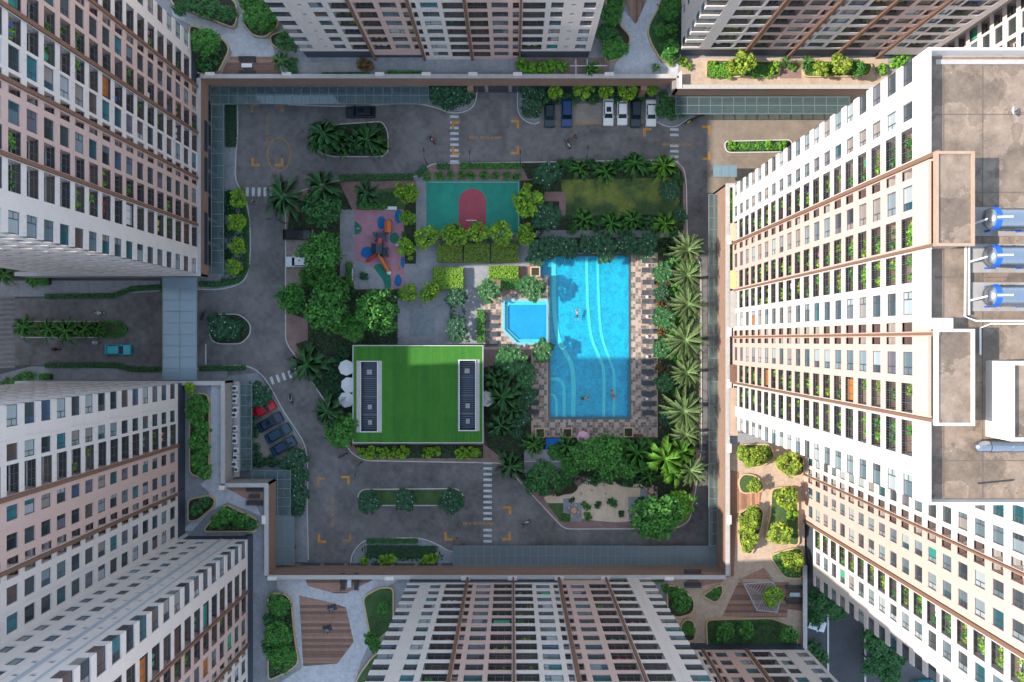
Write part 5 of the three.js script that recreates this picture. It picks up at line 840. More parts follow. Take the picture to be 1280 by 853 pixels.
cover([[505, 264], [519, 236], [519, 328], [507, 328]], 'low planting between the playground and path'); cover([[534, 294], [650, 294], [650, 305], [534, 305]], 'low planting under the row of lime trees', LM.dark); cover([[652, 228], [682, 228], [680, 298], [652, 298]], 'low planting beside the sports court'); cover([[446, 242], [500, 240], [500, 256], [446, 256]], 'low planting north of the playground'); cover([[562, 364], [580, 364], [584, 428], [562, 428]], 'low planting on the stone plaza', LM.dark);
// garden block
many('bigDark', [[401, 264, 22]], 'dark broad tree between the palms and the parking bays', 0.13, 1.4);
many('big', [[401, 316, 25], [408, 388, 30], [404, 350, 18], [440, 412, 16], [420, 366, 18], [386, 345, 13], [366, 374, 18], [425, 405, 17]], 'broad green tree beside the parked white car', 0.13, 1.5);
many('big', [[468, 388, 28]], 'broad round tree below the playground', 0.13, 1.45); many('big', [[426, 541, 24]], 'broad tree at the corner of the club house');
many('palmDark', [[356, 253, 26], [401, 238, 23]], 'dark feather palm north of the parking bays'); many('palmDark', [[460, 238, 17]], 'dark feather palm north of the playground');
many('palmDark', [[381, 458, 23], [412, 513, 21]], 'dark feather palm at the slanted crossing');
many('palmDark', [[403, 172, 22], [420, 178, 15], [458, 174, 20], [442, 180, 13]], 'dark feather palm in the kerbed median');
many('palmMid', [[432, 184, 12], [473, 184, 13], [395, 182, 12]], 'lower feather palm in the kerbed median');
many('shrub_deep', [[430, 180, 8], [440, 186, 7], [475, 180, 8], [420, 188, 8], [466, 187, 8], [452, 189, 7]], 'low dark shrub in the palm median');
many('lime', [[508, 239, 13], [509, 273, 9], [509, 312, 11]], 'lime green tree between the playground and sports court'); row('lime', [[532, 297, 13], [568, 293, 13], [597, 292, 12], [627, 291, 13]], 'lime tree south of the sports court', 'the playground'); many('lime', [[658, 250, 17], [658, 293, 12]], 'lime green tree at the east edge of the sports court');
many('lime', [[511, 368, 10], [537, 366, 11]], 'lime green bush tree on the stone path corner');
[[546, 578], [580, 612], [614, 648]].forEach(([a, b], i) => hedgeBlock(a, 304, b, 327, 1.5, LM.olive, `square olive hedge south of the lime trees, ${ORD[i]} from the playground`, 0.14));
hedgeBlock(541, 335, 579, 361, 1.5, LM.lime, 'square clipped lime hedge beside the flowering bushes', 0.14); hedgeBlock(611, 333, 648, 348, 1.3, LM.lime, 'clipped lime hedge above the children pool', 0.14); hedgeBlock(626, 349, 650, 361, 1.0, LM.mid, 'clipped green hedge above the children pool', 0.14);
hedgeBlock(596, 388, 606, 428, 1.0, LM.mid, 'clipped green hedge beside the children pool loungers', 0.14);
many('frangi', [[570, 374, 14], [572, 410, 15]], 'flowering bush on the stone plaza'); many('frangiMid', [[612, 364, 14], [664, 360, 17]], 'flowering bush above the children pool'); many('frangi', [[686, 219, 18], [684, 273, 20]], 'flowering bush beside the red paved patch');
row('frangi', [[672, 315, 16], [690, 308, 13], [709, 309, 15], [733, 306, 13], [757, 311, 18], [783, 306, 14], [808, 308, 16]], 'flowering bush at the head of the pool', 'the children pool');
many('frangi', [[836, 236, 13], [850, 270, 12]], 'flowering bush at the east end of the lawn'); row('frangiMid', [[829, 340, 14], [829, 397, 15], [826, 437, 13], [830, 479, 13]], 'flowering bush behind the loungers', 'the lawn'); many('frangi', [[836, 520, 12], [826, 366, 9]], 'dark flowering bush behind the loungers');
many('frangiMid', [[678, 437, 15], [644, 452, 20], [630, 448, 14], [656, 470, 15]], 'flowering bush below the children pool'); many('frangi', [[656, 498, 15], [650, 520, 14], [645, 540, 10]], 'dark flowering bush between the palms and pool steps');
many('palmDark', [[627, 493, 21], [621, 472, 15], [625, 532, 16], [640, 512, 14]], 'dark feather palm between the club house and pool'); many('palmDark', [[636, 580, 18]], 'dark feather palm beside the long crossing'); many('palmMid', [[667, 556, 15]], 'feather palm beside the blue canopy');
row('palmMid', [[725, 212, 14], [757, 214, 14], [793, 209, 16]], 'feather palm north of the lawn', 'the sports court'); many('palmFresh', [[829, 209, 17]], 'bright feather palm at the crossing end of the lawn'); row('palmMid', [[729, 277, 15], [765, 277, 15], [791, 278, 14]], 'feather palm south of the lawn', 'the sports court'); many('palmFresh', [[832, 277, 14]], 'bright feather palm at the southeast corner of the lawn');
many('shrub_dark', [[700, 208, 8], [712, 205, 8], [738, 206, 8], [748, 208, 8], [770, 206, 8], [780, 207, 8], [805, 206, 8], [815, 212, 8], [842, 215, 8], [848, 225, 7], [745, 284, 7], [779, 286, 7], [808, 280, 9], [818, 286, 8], [715, 286, 7], [842, 290, 8]], 'dark shrub under the lawn palms');
row('date', [[857, 312, 20], [859, 345, 19], [861, 379, 20], [859, 424, 22], [859, 467, 19], [855, 509, 21], [858, 546, 17], [864, 586, 19]], 'star shaped date palm by the east road', 'the lawn');
many('shrub_mid', [[846, 330, 8], [843, 362, 8], [846, 400, 8], [842, 418, 8], [845, 448, 8], [846, 490, 8], [843, 530, 9], [866, 330, 7]], 'green shrub under the date palms'); many('shrub_rust', [[824, 355, 5], [825, 380, 5], [827, 415, 5], [824, 460, 5]], 'reddish shrub behind the loungers');
many('big', [[757, 570, 25], [735, 568, 24], [715, 580, 17], [780, 582, 18], [772, 560, 15], [800, 578, 16], [695, 566, 12]], 'broad green tree south of the pool deck'); many('palmMid', [[709, 558, 14], [796, 566, 17]], 'feather palm south of the pool deck'); many('palmFresh', [[832, 570, 24], [851, 566, 19], [842, 590, 18]], 'bright feather palm at the southeast garden corner'); many('palmSmall', [[811, 596, 13]], 'small palm beside the terracotta table');
many('bigDark', [[678, 599, 22]], 'dark broad tree at the west end of the sand garden'); many('big', [[820, 648, 30]], 'wide broad tree at the south corner of the garden'); many('bigFresh', [[850, 633, 18]], 'bright broad tree catching sun beside the east road'); many('bigDark', [[812, 560, 16], [700, 598, 13]], 'dark tree behind the bright palms');
many('shrub_deep', [[715, 626, 4], [747, 631, 4.6], [777, 643, 4.6], [800, 627, 6]], 'clipped round bush in the sand garden'); many('shrub_dark', [[766, 628, 6]], 'loose dark bush in the sand garden'); many('shrub_mid', [[733, 634, 5], [735, 645, 6], [708, 648, 5], [730, 630, 4]], 'clipped bush beside the round table'); many('shrub_dark', [[700, 608, 8], [712, 602, 7], [762, 598, 8], [785, 602, 8], [800, 598, 8], [745, 598, 9]], 'dark shrub on the edge of the sand');
hedge([[424, 222], [480, 221.5], [516, 220.5]], 0.9, 0.7, LM.dark, 'low clipped hedge on the north edge of the garden block'); hedge([[521, 219], [532, 208]], 0.8, 0.7, LM.dark, 'short clipped hedge bending at the path'); hedge([[546, 207.5], [562, 207.5]], 0.8, 0.7, LM.dark, 'short clipped hedge beside the crossing'); hedge([[575, 207], [652, 207]], 0.8, 0.7, LM.mid, 'long clipped hedge north of the sports court');
row('shrub_mid', [[534, 220, 6], [549, 220, 6], [563, 220, 6], [578, 220, 6], [590, 220, 6], [605, 220, 6], [620, 220, 5.5], [633, 220, 5.5], [646, 220, 5.5]], 'clipped bush north of the sports court', 'the playground');
hedge([[448, 258], [484, 258]], 0.8, 0.8, LM.mid, 'clipped hedge above the playground'); hedge([[505, 290], [505, 304]], 0.7, 0.8, LM.dark, 'short hedge on the playground side'); hedge([[436, 328], [436, 358]], 0.9, 0.8, LM.mid, 'clipped hedge behind the pale bench');
row('shrub_lime', [[453, 566, 8], [466, 566, 9], [480, 566, 7], [492, 566, 9], [503, 565, 9], [534, 566, 8], [544, 565, 8], [576, 566, 8], [588, 565, 9], [596, 566, 6]], 'lime shrub south of the green roof', 'the west road'); many('shrub_deep', [[455, 345, 6], [414, 470, 9], [422, 452, 9], [430, 440, 9], [408, 455, 8], [418, 490, 9], [400, 480, 7], [500, 366, 6], [445, 368, 8], [484, 412, 9]], 'low dark shrub under the broad trees');
// perimeter planting
many('frangi', [[549, 116, 15], [566, 119, 16], [580, 117, 14], [560, 130, 10]], 'flowering bush in the rounded bed beside the gate'); many('frangi', [[660, 111, 14], [664, 136, 13], [674, 118, 9]], 'dark bush at the end of the parking row');
row('lime', [[694, 112, 9], [729, 112, 11], [757, 111, 10], [785, 113, 12], [814, 111, 10]], 'lime tree behind the parked cars', 'the gate'); many('shrub_dark', [[680, 125, 8], [705, 124, 7], [718, 124, 7], [742, 124, 7], [770, 124, 7], [800, 124, 7]], 'dark shrub behind the parked cars'); many('smallDark', [[828, 136, 11], [842, 140, 11], [856, 134, 10], [834, 125, 10]], 'dark bush between the parking row and the exit lane');
row('lime', [[297, 249, 10], [295, 279, 11], [297, 307, 11], [293, 333, 9]], 'lime tree in the west roadside bed', 'the yellow ring'); hedge([[300, 250], [307, 275], [307, 335], [298, 350], [270, 356], [248, 355]], 0.8, 0.6, LM.dark, 'low hedge along the west roadside bed'); many('shrub_deep', [[285, 245, 8], [284, 262, 8], [284, 290, 8], [285, 318, 8]], 'dark shrub against the west canopy'); hedge([[288, 130], [288, 183]], 1.8, 0.5, LM.deep, 'dark rectangular bed beside the west canopy', 0.12, 45);
many('frangi', [[276, 411, 16], [292, 411, 14], [268, 400, 9]], 'flowering bush in the rounded entrance median'); row('palmSmall', [[30, 411, 17], [62, 411, 15], [82, 413, 16], [106, 411, 15], [122, 412, 12]], 'small palm in the entrance median', 'the street crossing'); hedge([[122, 404], [150, 404], [157, 412], [150, 420], [122, 420]], 0.5, 0.5, LM.mid, 'low hedge looping round the end of the entrance median');
hedge([[55, 371], [140, 370], [165, 361], [202, 359]], 0.7, 0.6, LM.dark, 'low hedge along the north kerb of the entrance road'); hedge([[55, 457], [140, 456], [165, 462], [202, 462]], 0.7, 0.6, LM.dark, 'low hedge along the south kerb of the entrance road'); hedge([[248, 461], [306, 460]], 0.7, 0.5, LM.dark, 'low hedge beside the corner of the slanted parking');
many('palmSmall', [[8, 342, 16]], 'small palm at the foot of the north entrance tower'); many('shrub_mid', [[40, 350, 8], [35, 471, 8], [22, 476, 8], [8, 480, 8]], 'shrub at the street end of the entrance'); hedgeBlock(46, 347, 60, 356, 1, LM.mid, 'square clipped hedge beside the ramp', 0.12); hedgeBlock(48, 468, 62, 475, 1, LM.mid, 'square clipped hedge beside the south ramp', 0.12);
many('frangi', [[325, 493, 15], [372, 573, 13], [373, 596, 14], [372, 618, 14], [372, 637, 10], [358, 580, 10]], 'dark flowering bush in the bed by the slanted cars'); many('shrub_deep', [[318, 520, 9], [318, 540, 9], [316, 560, 9], [325, 575, 9], [340, 578, 9], [312, 580, 9], [362, 556, 7]], 'dark shrub beside the slanted cars');
row('frangi', [[460, 628, 16], [507, 627, 16], [564, 626, 17]], 'flowering bush in the grassy median', 'the west road'); many('shrub_lime', [[456, 702, 7], [478, 702, 8], [487, 699, 8], [538, 699, 9], [532, 704, 7]], 'lime shrub against the south podium wall'); hedge([[458, 690], [545, 691]], 2.0, 0.6, LM.deep, 'dark planted bed below the south podium wall', 0.12, 45); hedge([[458, 677], [522, 677]], 0.7, 0.5, LM.dark, 'low dark hedge along the south kerb');
row('shrub_fresh', [[915, 182, 7], [925, 183, 4.5], [933, 183, 4.5], [948, 182, 4.5], [961, 182, 6.5], [978, 182, 6]], 'round bush in the sunlit median', 'the ring road'); hedge([[912, 183], [984, 182]], 1.2, 0.35, LM.mid, 'low hedge in the sunlit median');
// ------------------------------------------------------------------ podium gardens
const ts = (name, pts, m, label, y = TERR + 0.012) => struct(name, plate(gs(pts, TERR), y), m, label);
function planter(pts, label, fill = M.lawn, r = 0.9, stone = M.planterStone) {
  const Q = roundPoly(gs(pts, TERR), r, 4), t = thing('planter', label, 'planter'); part('bed', plate(Q, TERR + 0.36, 0.35), fill, t); part('kerb', ribbon(Q, 0.22, TERR, TERR + 0.48, true).geo(), stone, t); return t;
}
function planks(pts, label, along = 'x', pitch = 0.5, tone = [0.27, 0.155, 0.115]) {      // boards cut to the outline, one board per row
  const Q = gs(pts, TERR), t = thing('timber_deck', label, 'deck'), ms = [0.68, 1, 1.22].map(f => mottle(3, tone.map(v => v * f), 0.2, 0.2, 0.2)), sw = along === 'z', q = sw ? Q.map(p => [p[1], p[0]]) : Q;
  const lo = Math.min(...q.map(p => p[1])), hi = Math.max(...q.map(p => p[1])), cut = y => { const xs = []; for (let i = 0; i < q.length; i++) { const a = q[i], b = q[(i + 1) % q.length]; if ((a[1] > y) !== (b[1] > y)) xs.push(a[0] + (b[0] - a[0]) * (y - a[1]) / (b[1] - a[1])); } return xs.length > 1 ? [Math.min(...xs), Math.max(...xs)] : null; };
  for (let v = lo + 0.01; v < hi - 0.05; v += pitch) {
    const v1 = Math.min(v + pitch - 0.05, hi - 0.005), A = cut(v), B = cut(v1); if (!A || !B) continue; const y0 = TERR + 0.014, y1 = TERR + 0.07 + rr(0, 0.012), b = new GB(), m = (u, w, y) => sw ? [w, y, u] : [u, y, w];
    b.quad(m(A[0], v, y1), m(B[0], v1, y1), m(B[1], v1, y1), m(A[1], v, y1)); b.quad(m(A[0], v, y0), m(A[0], v, y1), m(A[1], v, y1), m(A[1], v, y0)); b.quad(m(B[0], v1, y0), m(B[1], v1, y0), m(B[1], v1, y1), m(B[0], v1, y1)); b.quad(m(A[0], v, y0), m(B[0], v1, y0), m(B[0], v1, y1), m(A[0], v, y1)); b.quad(m(A[1], v, y0), m(A[1], v, y1), m(B[1], v1, y1), m(B[1], v1, y0));
    part('plank', b.geo(), pick(ms), t);
  }
  return t;
}
let setCount = 0;
function benchSet(px, py, turn, label, tableM = M.plastic) {
  const [x, z] = g(px, py, TERR + 0.5), c = Math.cos(turn), s = Math.sin(turn), off = (d) => [x + s * d, TERR + 0.07, z + c * d];
  const t = thing('terrace_table', 'table ' + label, 'table', off(0), turn); part('top', bx(-0.85, 0.68, -0.32, 0.85, 0.75, 0.32), tableM, t); for (const i of [-0.65, 0.65]) part('leg', bx(i - 0.06, 0, -0.25, i + 0.06, 0.68, 0.25), M.darkMetal, t);
  for (const d of [-1.05, 1.05]) { const b = thing('terrace_bench', 'dark slatted bench ' + label, 'bench', off(d), turn, 'benches at the table ' + label); for (let k = 0; k < 4; k++) part('slat', bx(-1.4, 0.42, -0.34 + k * 0.175, 1.4, 0.47, -0.34 + k * 0.175 + 0.14), M.dark, b); for (const i of [-1.1, 1.1]) part('leg', bx(i - 0.06, 0, -0.3, i + 0.06, 0.42, 0.3), M.darkMetal, b); part('backrest', bx(-1.4, 0.6, d < 0 ? -0.40 : 0.34, 1.4, 0.85, d < 0 ? -0.34 : 0.40), M.dark, b); for (const i of [-1.1, 1.1]) part('upright', bx(i - 0.04, 0.42, d < 0 ? -0.40 : 0.36, i + 0.04, 0.6, d < 0 ? -0.36 : 0.40), M.darkMetal, b); }
}
const TB = TERR + 0.34;
// north-west garden
ts('path', [[213, 8], [235, 16], [292, 38], [297, 34], [298, 18], [303, 18], [304, 34], [318, 48], [336, 49], [342, 60], [346, 95], [280, 95], [290, 66], [283, 52], [268, 46], [216, 20]], M.path, 'grey terrace path forking behind the tower');
planks([[276, 96], [281, 82], [289, 71], [347, 71], [352, 96]], 'brown timber deck beside the corner of the brown wall');
planter([[238, 32], [262, 40], [280, 50], [288, 62], [273, 93], [246, 93], [238, 70]], 'planter with one round tree beside the west tower', M.soil);
planter([[215, 6], [262, 24], [292, 36], [297, 26], [296, 4], [270, -12], [215, -12]], 'planter of dense trees at the edge of the frame', M.soil); planter([[304, 30], [316, 45], [332, 48], [348, 34], [350, -10], [306, -10]], 'planter of mixed trees beside the north tower corner', M.soil); planter([[338, 46], [352, 40], [366, 44], [372, 60], [350, 63], [340, 56]], 'planter with a round dark bush below the north tower', M.soil);
many('big', [[257, 52, 18]], 'round green tree in the planter beside the west tower', TB); many('bigDark', [[262, 8, 16], [238, 2, 14], [283, 20, 13], [225, 12, 10], [250, -6, 14]], 'dark tree in the planter at the edge of the frame', TB); many('big', [[322, 22, 17], [338, 10, 15], [312, 4, 13], [335, 32, 10]], 'green tree in the planter by the north tower corner', TB); many('smallDark', [[357, 50, 14]], 'round dark bush below the north tower', TB); many('palmSmall', [[350, 76, 13]], 'bushy palm beside the pale parapet block', TERR); many('shrub_dark', [[365, 78, 8], [366, 88, 6], [262, 82, 10], [248, 80, 9], [270, 62, 8]], 'low dark shrub in the northwest garden', TERR + 0.2);
benchSet(309, 82.5, 0, 'on the northwest timber deck', M.plastic);
// in front of the north tower
ts('terrace_floor', [[374, 78], [456, 78], [456, 96], [374, 96]], M.concrete, 'worn concrete terrace below the north tower'); ts('terrace_floor', [[652, 72], [762, 72], [762, 96], [652, 96]], mottle(7, [0.22, 0.16, 0.14], 0.3, 0.2, 0.2), 'brown terrace below the north tower end');
many('shrub_rust', [[452, 79, 7], [460, 84, 8]], 'reddish bush below the first brown fin', TERR); many('shrub_fresh', [[653, 82, 9], [660, 86, 9], [668, 86, 8], [677, 84, 8], [686, 85, 9], [695, 82, 7], [705, 84, 7], [742, 84, 8]], 'leafy shrub along the north parapet', TERR); hedge([[484, 92], [528, 92]], 0.9, 0.6, LM.mid, 'low hedge along the north parapet', TERR); hedge([[402, 93], [462, 92.5]], 0.6, 0.5, LM.dark, 'thin hedge on the worn terrace', TERR); many('palmSmall', [[737, 86, 9], [820, 84, 7]], 'small palm beside the white frame', TERR);
{ const [x, z] = g(731, 82, 9.2), o = thing('clothes_frame', 'thin white frame on the brown terrace', 'frame', [x, TERR, z]); part('bars', new GB().bar([-2.4, 1.9, 0], [3.6, 1.9, 0], 0.09).bar([-1.4, 1.9, -1.1], [-1.4, 1.9, 1.5], 0.09).bar([0.4, 1.9, -1.1], [0.4, 1.9, 1.5], 0.09).geo(), M.plastic, o); for (const [a, b] of [[-1.4, 1.45], [0.4, 1.45], [-1.4, -1.05], [0.4, -1.05]]) part('post', bx(a - 0.045, 0, b - 0.045, a + 0.045, 1.85, b + 0.045), M.plastic, o); }
// garden between the two north towers
ts('path', [[766, 22], [781, 14], [793, 29], [796, 29], [811, -6], [828, -6], [809, 41], [813, 56], [826, 78], [848, 80], [848, 94], [766, 94], [770, 78], [787, 58], [788, 47], [780, 36]], M.path, 'grey forked terrace path between the north towers');
planks([[777, -6], [793.5, 30], [796, 29], [811, -6]], 'pointed brown timber deck between the north towers', 'z', 0.45);
planter([[758, -8], [776, -8], [780, 10], [767, 22], [778, 36], [787, 46], [787, 55], [769, 77], [756, 78]], 'long planter of dense trees beside the north tower', M.soil); planter([[828, -8], [824, 8], [812, 30], [809, 42], [815, 58], [827, 78], [850, 76], [852, -8]], 'planter of shrubs beside the shaded tower', M.lawn);
many('big', [[768, 60, 17], [764, 18, 16], [770, -4, 13]], 'dense green tree in the long planter', TB); many('bigDark', [[758, 42, 13]], 'dark tree in the long planter', TB); many('big', [[838, 10, 16]], 'green tree beside the shaded tower', TB); many('smallMid', [[838, 58, 12], [826, 36, 10], [834, 72, 8], [842, 38, 9]], 'bushy shrub tree beside the shaded tower', TB); many('shrub_lime', [[838, 77, 6], [853, 76, 7], [862, 84, 5]], 'yellowish shrub on the sunny terrace corner', TERR);
// sunny terrace in front of the north-east tower
ts('terrace_floor', [[850, 72], [1110, 72], [1110, 107], [850, 107]], M.pathWarm, 'warm sunlit terrace floor'); ts('terrace_floor', [[975, 76], [1002, 76], [1002, 98], [975, 98]], M.walk, 'brick coloured patch of the sunlit terrace', TERR + 0.016);
planter([[882, 76], [974, 78], [974, 95], [955, 97], [884, 97]], 'sunlit planter with one big olive bush', M.lawn, 0.8); planter([[1003, 76], [1090, 80], [1085, 96], [1004, 97]], 'sunlit planter with palms and one yellowish bush', M.lawn, 0.8);
many('smallSunTint', [[917, 83, 10]], 'green bush beside the big olive bush', TB); many('smallSunTint', [[929, 80, 14]], 'big olive bush in the sunlit planter', TB); many('shrub_lime', [[890, 80, 5], [968, 86, 9], [896, 95, 4], [910, 95, 5], [945, 95, 5], [960, 94, 5]], 'yellowish shrub in the sunlit planter', TB); hedgeBlock(885, 82, 912, 95, 0.7, LM.fresh, 'clipped hedge in the sunlit planter', TB); hedgeBlock(940, 82, 962, 94, 0.7, LM.mid, 'darker clipped hedge in the sunlit planter', TB); many('palmSmall', [[1009, 80, 11], [982, 76, 8]], 'small palm on the sunny terrace', TB); many('smallSunTint', [[1050, 82, 14], [1028, 86, 10]], 'yellow green bush in the farther sunlit planter', TB); many('smallMid', [[1071, 86, 11]], 'dark green bush in the farther sunlit planter', TB); many('shrub_fresh', [[1102, 87, 8], [990, 84, 5], [1128, 72, 9], [1136, 64, 9], [1120, 80, 8]], 'leafy shrub at the tower end of the sunny terrace', TERR);
// garden between the two west towers
planter([[238, 492], [258, 492], [263, 500], [262, 588], [252, 597], [238, 592]], 'long planter packed with shrubs beside the west tower', M.soil); planter([[236, 624], [262, 619], [270, 624], [268, 633], [248, 650], [236, 652]], 'small planter of dark shrubs below the west tower', M.soil); planter([[282, 630], [324, 650], [322, 664], [254, 664]], 'three cornered planter of dark bushes', M.soil);
many('smallMid', [[243, 500, 10], [252, 510, 11], [246, 525, 10], [255, 535, 10], [247, 550, 11], [254, 562, 10], [247, 577, 11], [255, 590, 9], [238, 515, 9]], 'green shrub in the long packed planter', TB); many('smallDark', [[246, 637, 10], [258, 628, 8]], 'dark shrub in the small planter', TB); many('smallMid', [[285, 645, 12], [300, 650, 11], [272, 655, 10]], 'green bush in the three cornered planter', TB); many('smallDark', [[313, 655, 9]], 'dark bush at the point of the three cornered planter', TB);
ts('path', [[264, 480], [278, 480], [276, 608], [298, 618], [320, 632], [326, 645], [284, 628], [262, 640], [240, 664], [228, 664], [250, 640], [262, 616], [250, 606], [260, 598]], M.path, 'grey terrace path along the packed planter'); planks([[284, 610], [328, 610], [328, 634], [300, 620]], 'brown timber deck at the notch of the terrace');
benchSet(318, 620.5, 0, 'on the notch deck', M.darkMetal);
{ const [x, z] = g(235, 487, 8.2), o = thing('potted_tree', 'yellow green tree in a terracotta pot at the tower corner', 'plant', [x, TERR, z]); const pot = new THREE.LatheGeometry([[0, 0], [0.4, 0], [0.55, 0.7], [0.6, 0.72], [0.6, 0.8], [0.5, 0.8], [0.5, 0.7], [0, 0.7]].map(p => new THREE.Vector2(...p)), 16); part('pot', pot, mottle(2, [0.35, 0.13, 0.08], 0.1, 0.1, 0.1), o); const c = part('crown', smC[1], LM.lime, o); c.position.set(0.7, 1.8, -0.3); c.scale.setScalar(0.62); part('trunk', new GB().bar([0, 0.7, 0], [0.6, 1.7, -0.25], 0.09).geo(), M.bark, o); }
// south-west garden
ts('path', [[346, 724], [500, 724], [470, 742], [455, 750], [458, 775], [464, 800], [452, 825], [442, 860], [340, 860], [378, 835], [370, 800], [364, 748], [346, 736]], M.path, 'pale grey terrace path round the timber deck');
planks([[374, 745], [402, 751], [432, 759], [442, 803], [420, 832], [379, 833]], 'large brown timber deck in the southwest garden'); planks([[382, 725], [466, 725], [433, 742], [419, 742], [385, 733]], 'narrow brown timber deck along the south wall');
planter([[336, 741], [358, 742], [365, 752], [368, 790], [374, 828], [362, 838], [336, 850]], 'long planter of trees beside the white tower', M.soil); planter([[454, 746], [475, 734], [492, 734], [492, 782], [472, 800], [463, 792]], 'grassy planter beside the south tower', M.lawn); planter([[443, 862], [448, 845], [466, 820], [478, 812], [470, 862]], 'narrow planter at the foot of the south tower', M.lawn);
many('big', [[350, 757, 15], [346, 792, 18], [352, 824, 17]], 'green tree in the long southwest planter', TB); many('smallMid', [[466, 800, 11], [470, 812, 9], [478, 760, 8]], 'green shrub in the grassy planter', TB); many('smallDark', [[342, 775, 12], [340, 810, 12]], 'dark shrub in the long southwest planter', TB);
benchSet(437, 727.5, Math.PI / 2, 'on the narrow south deck', mottle(3, [0.42, 0.5, 0.56], 0.1, 0.1, 0.1));
for (const [px, py, l] of [[414, 762, 'grey steel fitness frame on the large timber deck, near the path'], [408, 788, 'grey steel fitness frame in the middle of the large timber deck']]) { const [x, z] = g(px, py, 8), o = thing('fitness_frame', l, 'exercise frame', [x, TERR + 0.08, z], 0.3); part('base', bx(-0.7, 0, -0.5, 0.7, 0.08, 0.5), M.darkMetal, o); part('bars', new GB().bar([-0.5, 0.08, -0.3], [-0.5, 1.5, -0.3], 0.1).bar([0.5, 0.08, -0.3], [0.5, 1.5, -0.3], 0.1).bar([-0.5, 1.5, -0.3], [0.5, 1.5, -0.3], 0.1).bar([0, 0.08, 0.3], [0, 1.1, 0.6], 0.1).geo(), M.grille, o); part('seat', bx(-0.3, 0.5, -0.1, 0.3, 0.6, 0.4), M.grille, o); }
many('shrub_mid', [[700, 728, 6], [712, 727, 6], [800, 727, 7], [812, 727, 6], [782, 727, 5], [668, 727, 4], [832, 735, 6]], 'small shrub along the south parapet', TERR); hedge([[760, 727], [830, 726]], 0.7, 0.5, LM.mid, 'low hedge along the south parapet', TERR);
// south-east garden
ts('path', [[912, 556], [1006, 556], [1006, 812], [836, 812], [836, 722], [912, 722]], M.pathWarm, 'warm paved path of the southeast garden');
planks([[914, 588], [924, 590], [924, 636], [920, 650], [920, 718], [914, 722]], 'orange timber deck along the sunlit wall', 'z', 0.42, [0.36, 0.19, 0.12]); planks([[924, 616], [952, 614], [950, 630], [924, 638]], 'orange timber deck between two planters', 'z', 0.42, [0.36, 0.19, 0.12]); planks([[903, 771], [923, 728], [986, 728], [984, 772]], 'brown timber deck under the pinwheel pergola'); planks([[926, 724], [955, 710], [967, 724]], 'three cornered brown timber deck'); planks([[983, 736], [1003, 730], [1003, 764], [981, 762]], 'brown timber deck with dark furniture'); planks([[856, 716], [907, 716], [904, 728], [870, 734], [858, 728]], 'brown timber deck at the podium corner');
planter([[922, 556], [962, 555], [968, 572], [952, 583], [938, 583], [922, 574]], 'sunlit planter with hedge and flowering bush', M.lawn); planter([[969, 580], [986, 566], [1004, 570], [1004, 594], [986, 595], [972, 588]], 'sunlit planter with one round tree by the tower', M.soil); planter([[922, 602], [928, 592], [944, 594], [954, 605], [952, 614], [926, 617]], 'small rounded planter on the orange deck', M.lawn); planter([[923, 641], [944, 630], [954, 638], [951, 660], [939, 692], [931, 691], [923, 678]], 'leaf shaped sunlit planter full of hedge', M.soil); planter([[964, 610], [996, 608], [998, 682], [955, 674], [962, 645]], 'long grassy planter with two round trees', M.lawn); planter([[961, 694], [986, 686], [1002, 684], [1003, 723], [980, 722]], 'three cornered sunlit planter', M.lawn);
planter([[834, 730], [850, 734], [868, 750], [866, 766], [846, 772], [834, 765]], 'shaded planter with one spreading bush', M.soil); planter([[876, 744], [902, 729], [903, 741], [895, 754]], 'small three cornered planter at the podium corner', M.lawn); planter([[882, 774], [964, 772], [985, 780], [996, 798], [996, 812], [884, 812]], 'long shaded planter with three round trees', M.lawn); planter([[850, 782], [857, 773], [867, 776], [869, 800], [852, 802]], 'small shaded planter beside the south tower', M.soil);
many('smallSunTint', [[946, 570, 14], [930, 566, 8], [938, 576, 8]], 'bright bush in the hedged sunlit planter', TB); hedge([[926, 558], [926, 573], [938, 580]], 0.6, 0.6, LM.lime, 'clipped lime hedge in the sunlit planter', TB); many('smallSunTint', [[988, 580, 14]], 'bright round tree by the sunlit tower', TB); many('smallSunTint', [[942, 607, 9]], 'bright bush on the rounded planter', TB); many('smallSunTint', [[940, 642, 10], [936, 655, 11], [935, 670, 11], [934, 683, 8]], 'bright leafy bush in the leaf shaped planter', TB); many('smallSunTint', [[984, 624, 15]], 'bright round tree at the north end of the grassy planter', TB); many('smallSunTint', [[976, 666, 15]], 'bright round tree at the south end of the grassy planter', TB); many('shrub_lime', [[990, 645, 8]], 'lime shrub between two round trees', TB); many('smallSunTint', [[991, 703, 13]], 'bright bush in the three cornered sunlit planter', TB);
many('smallMid', [[852, 750, 15], [843, 742, 9]], 'spreading bush in the shaded planter', TB); many('smallMid', [[895, 742, 6]], 'small plant in the three cornered planter', TB); many('smallMid', [[906, 790, 12], [934, 789, 12], [987, 792, 12]], 'round tree in the long shaded planter', TB); many('smallMid', [[861, 787, 9]], 'round bush in the small shaded planter', TB); many('lime', [[965, 745, 11]], 'lime tree growing through the pergola', TERR);
benchSet(866, 723, 0, 'on the podium corner deck', M.darkMetal); benchSet(993, 743, 0, 'on the deck beside the outer parapet', mottle(3, [0.30, 0.36, 0.40], 0.1, 0.1, 0.1));
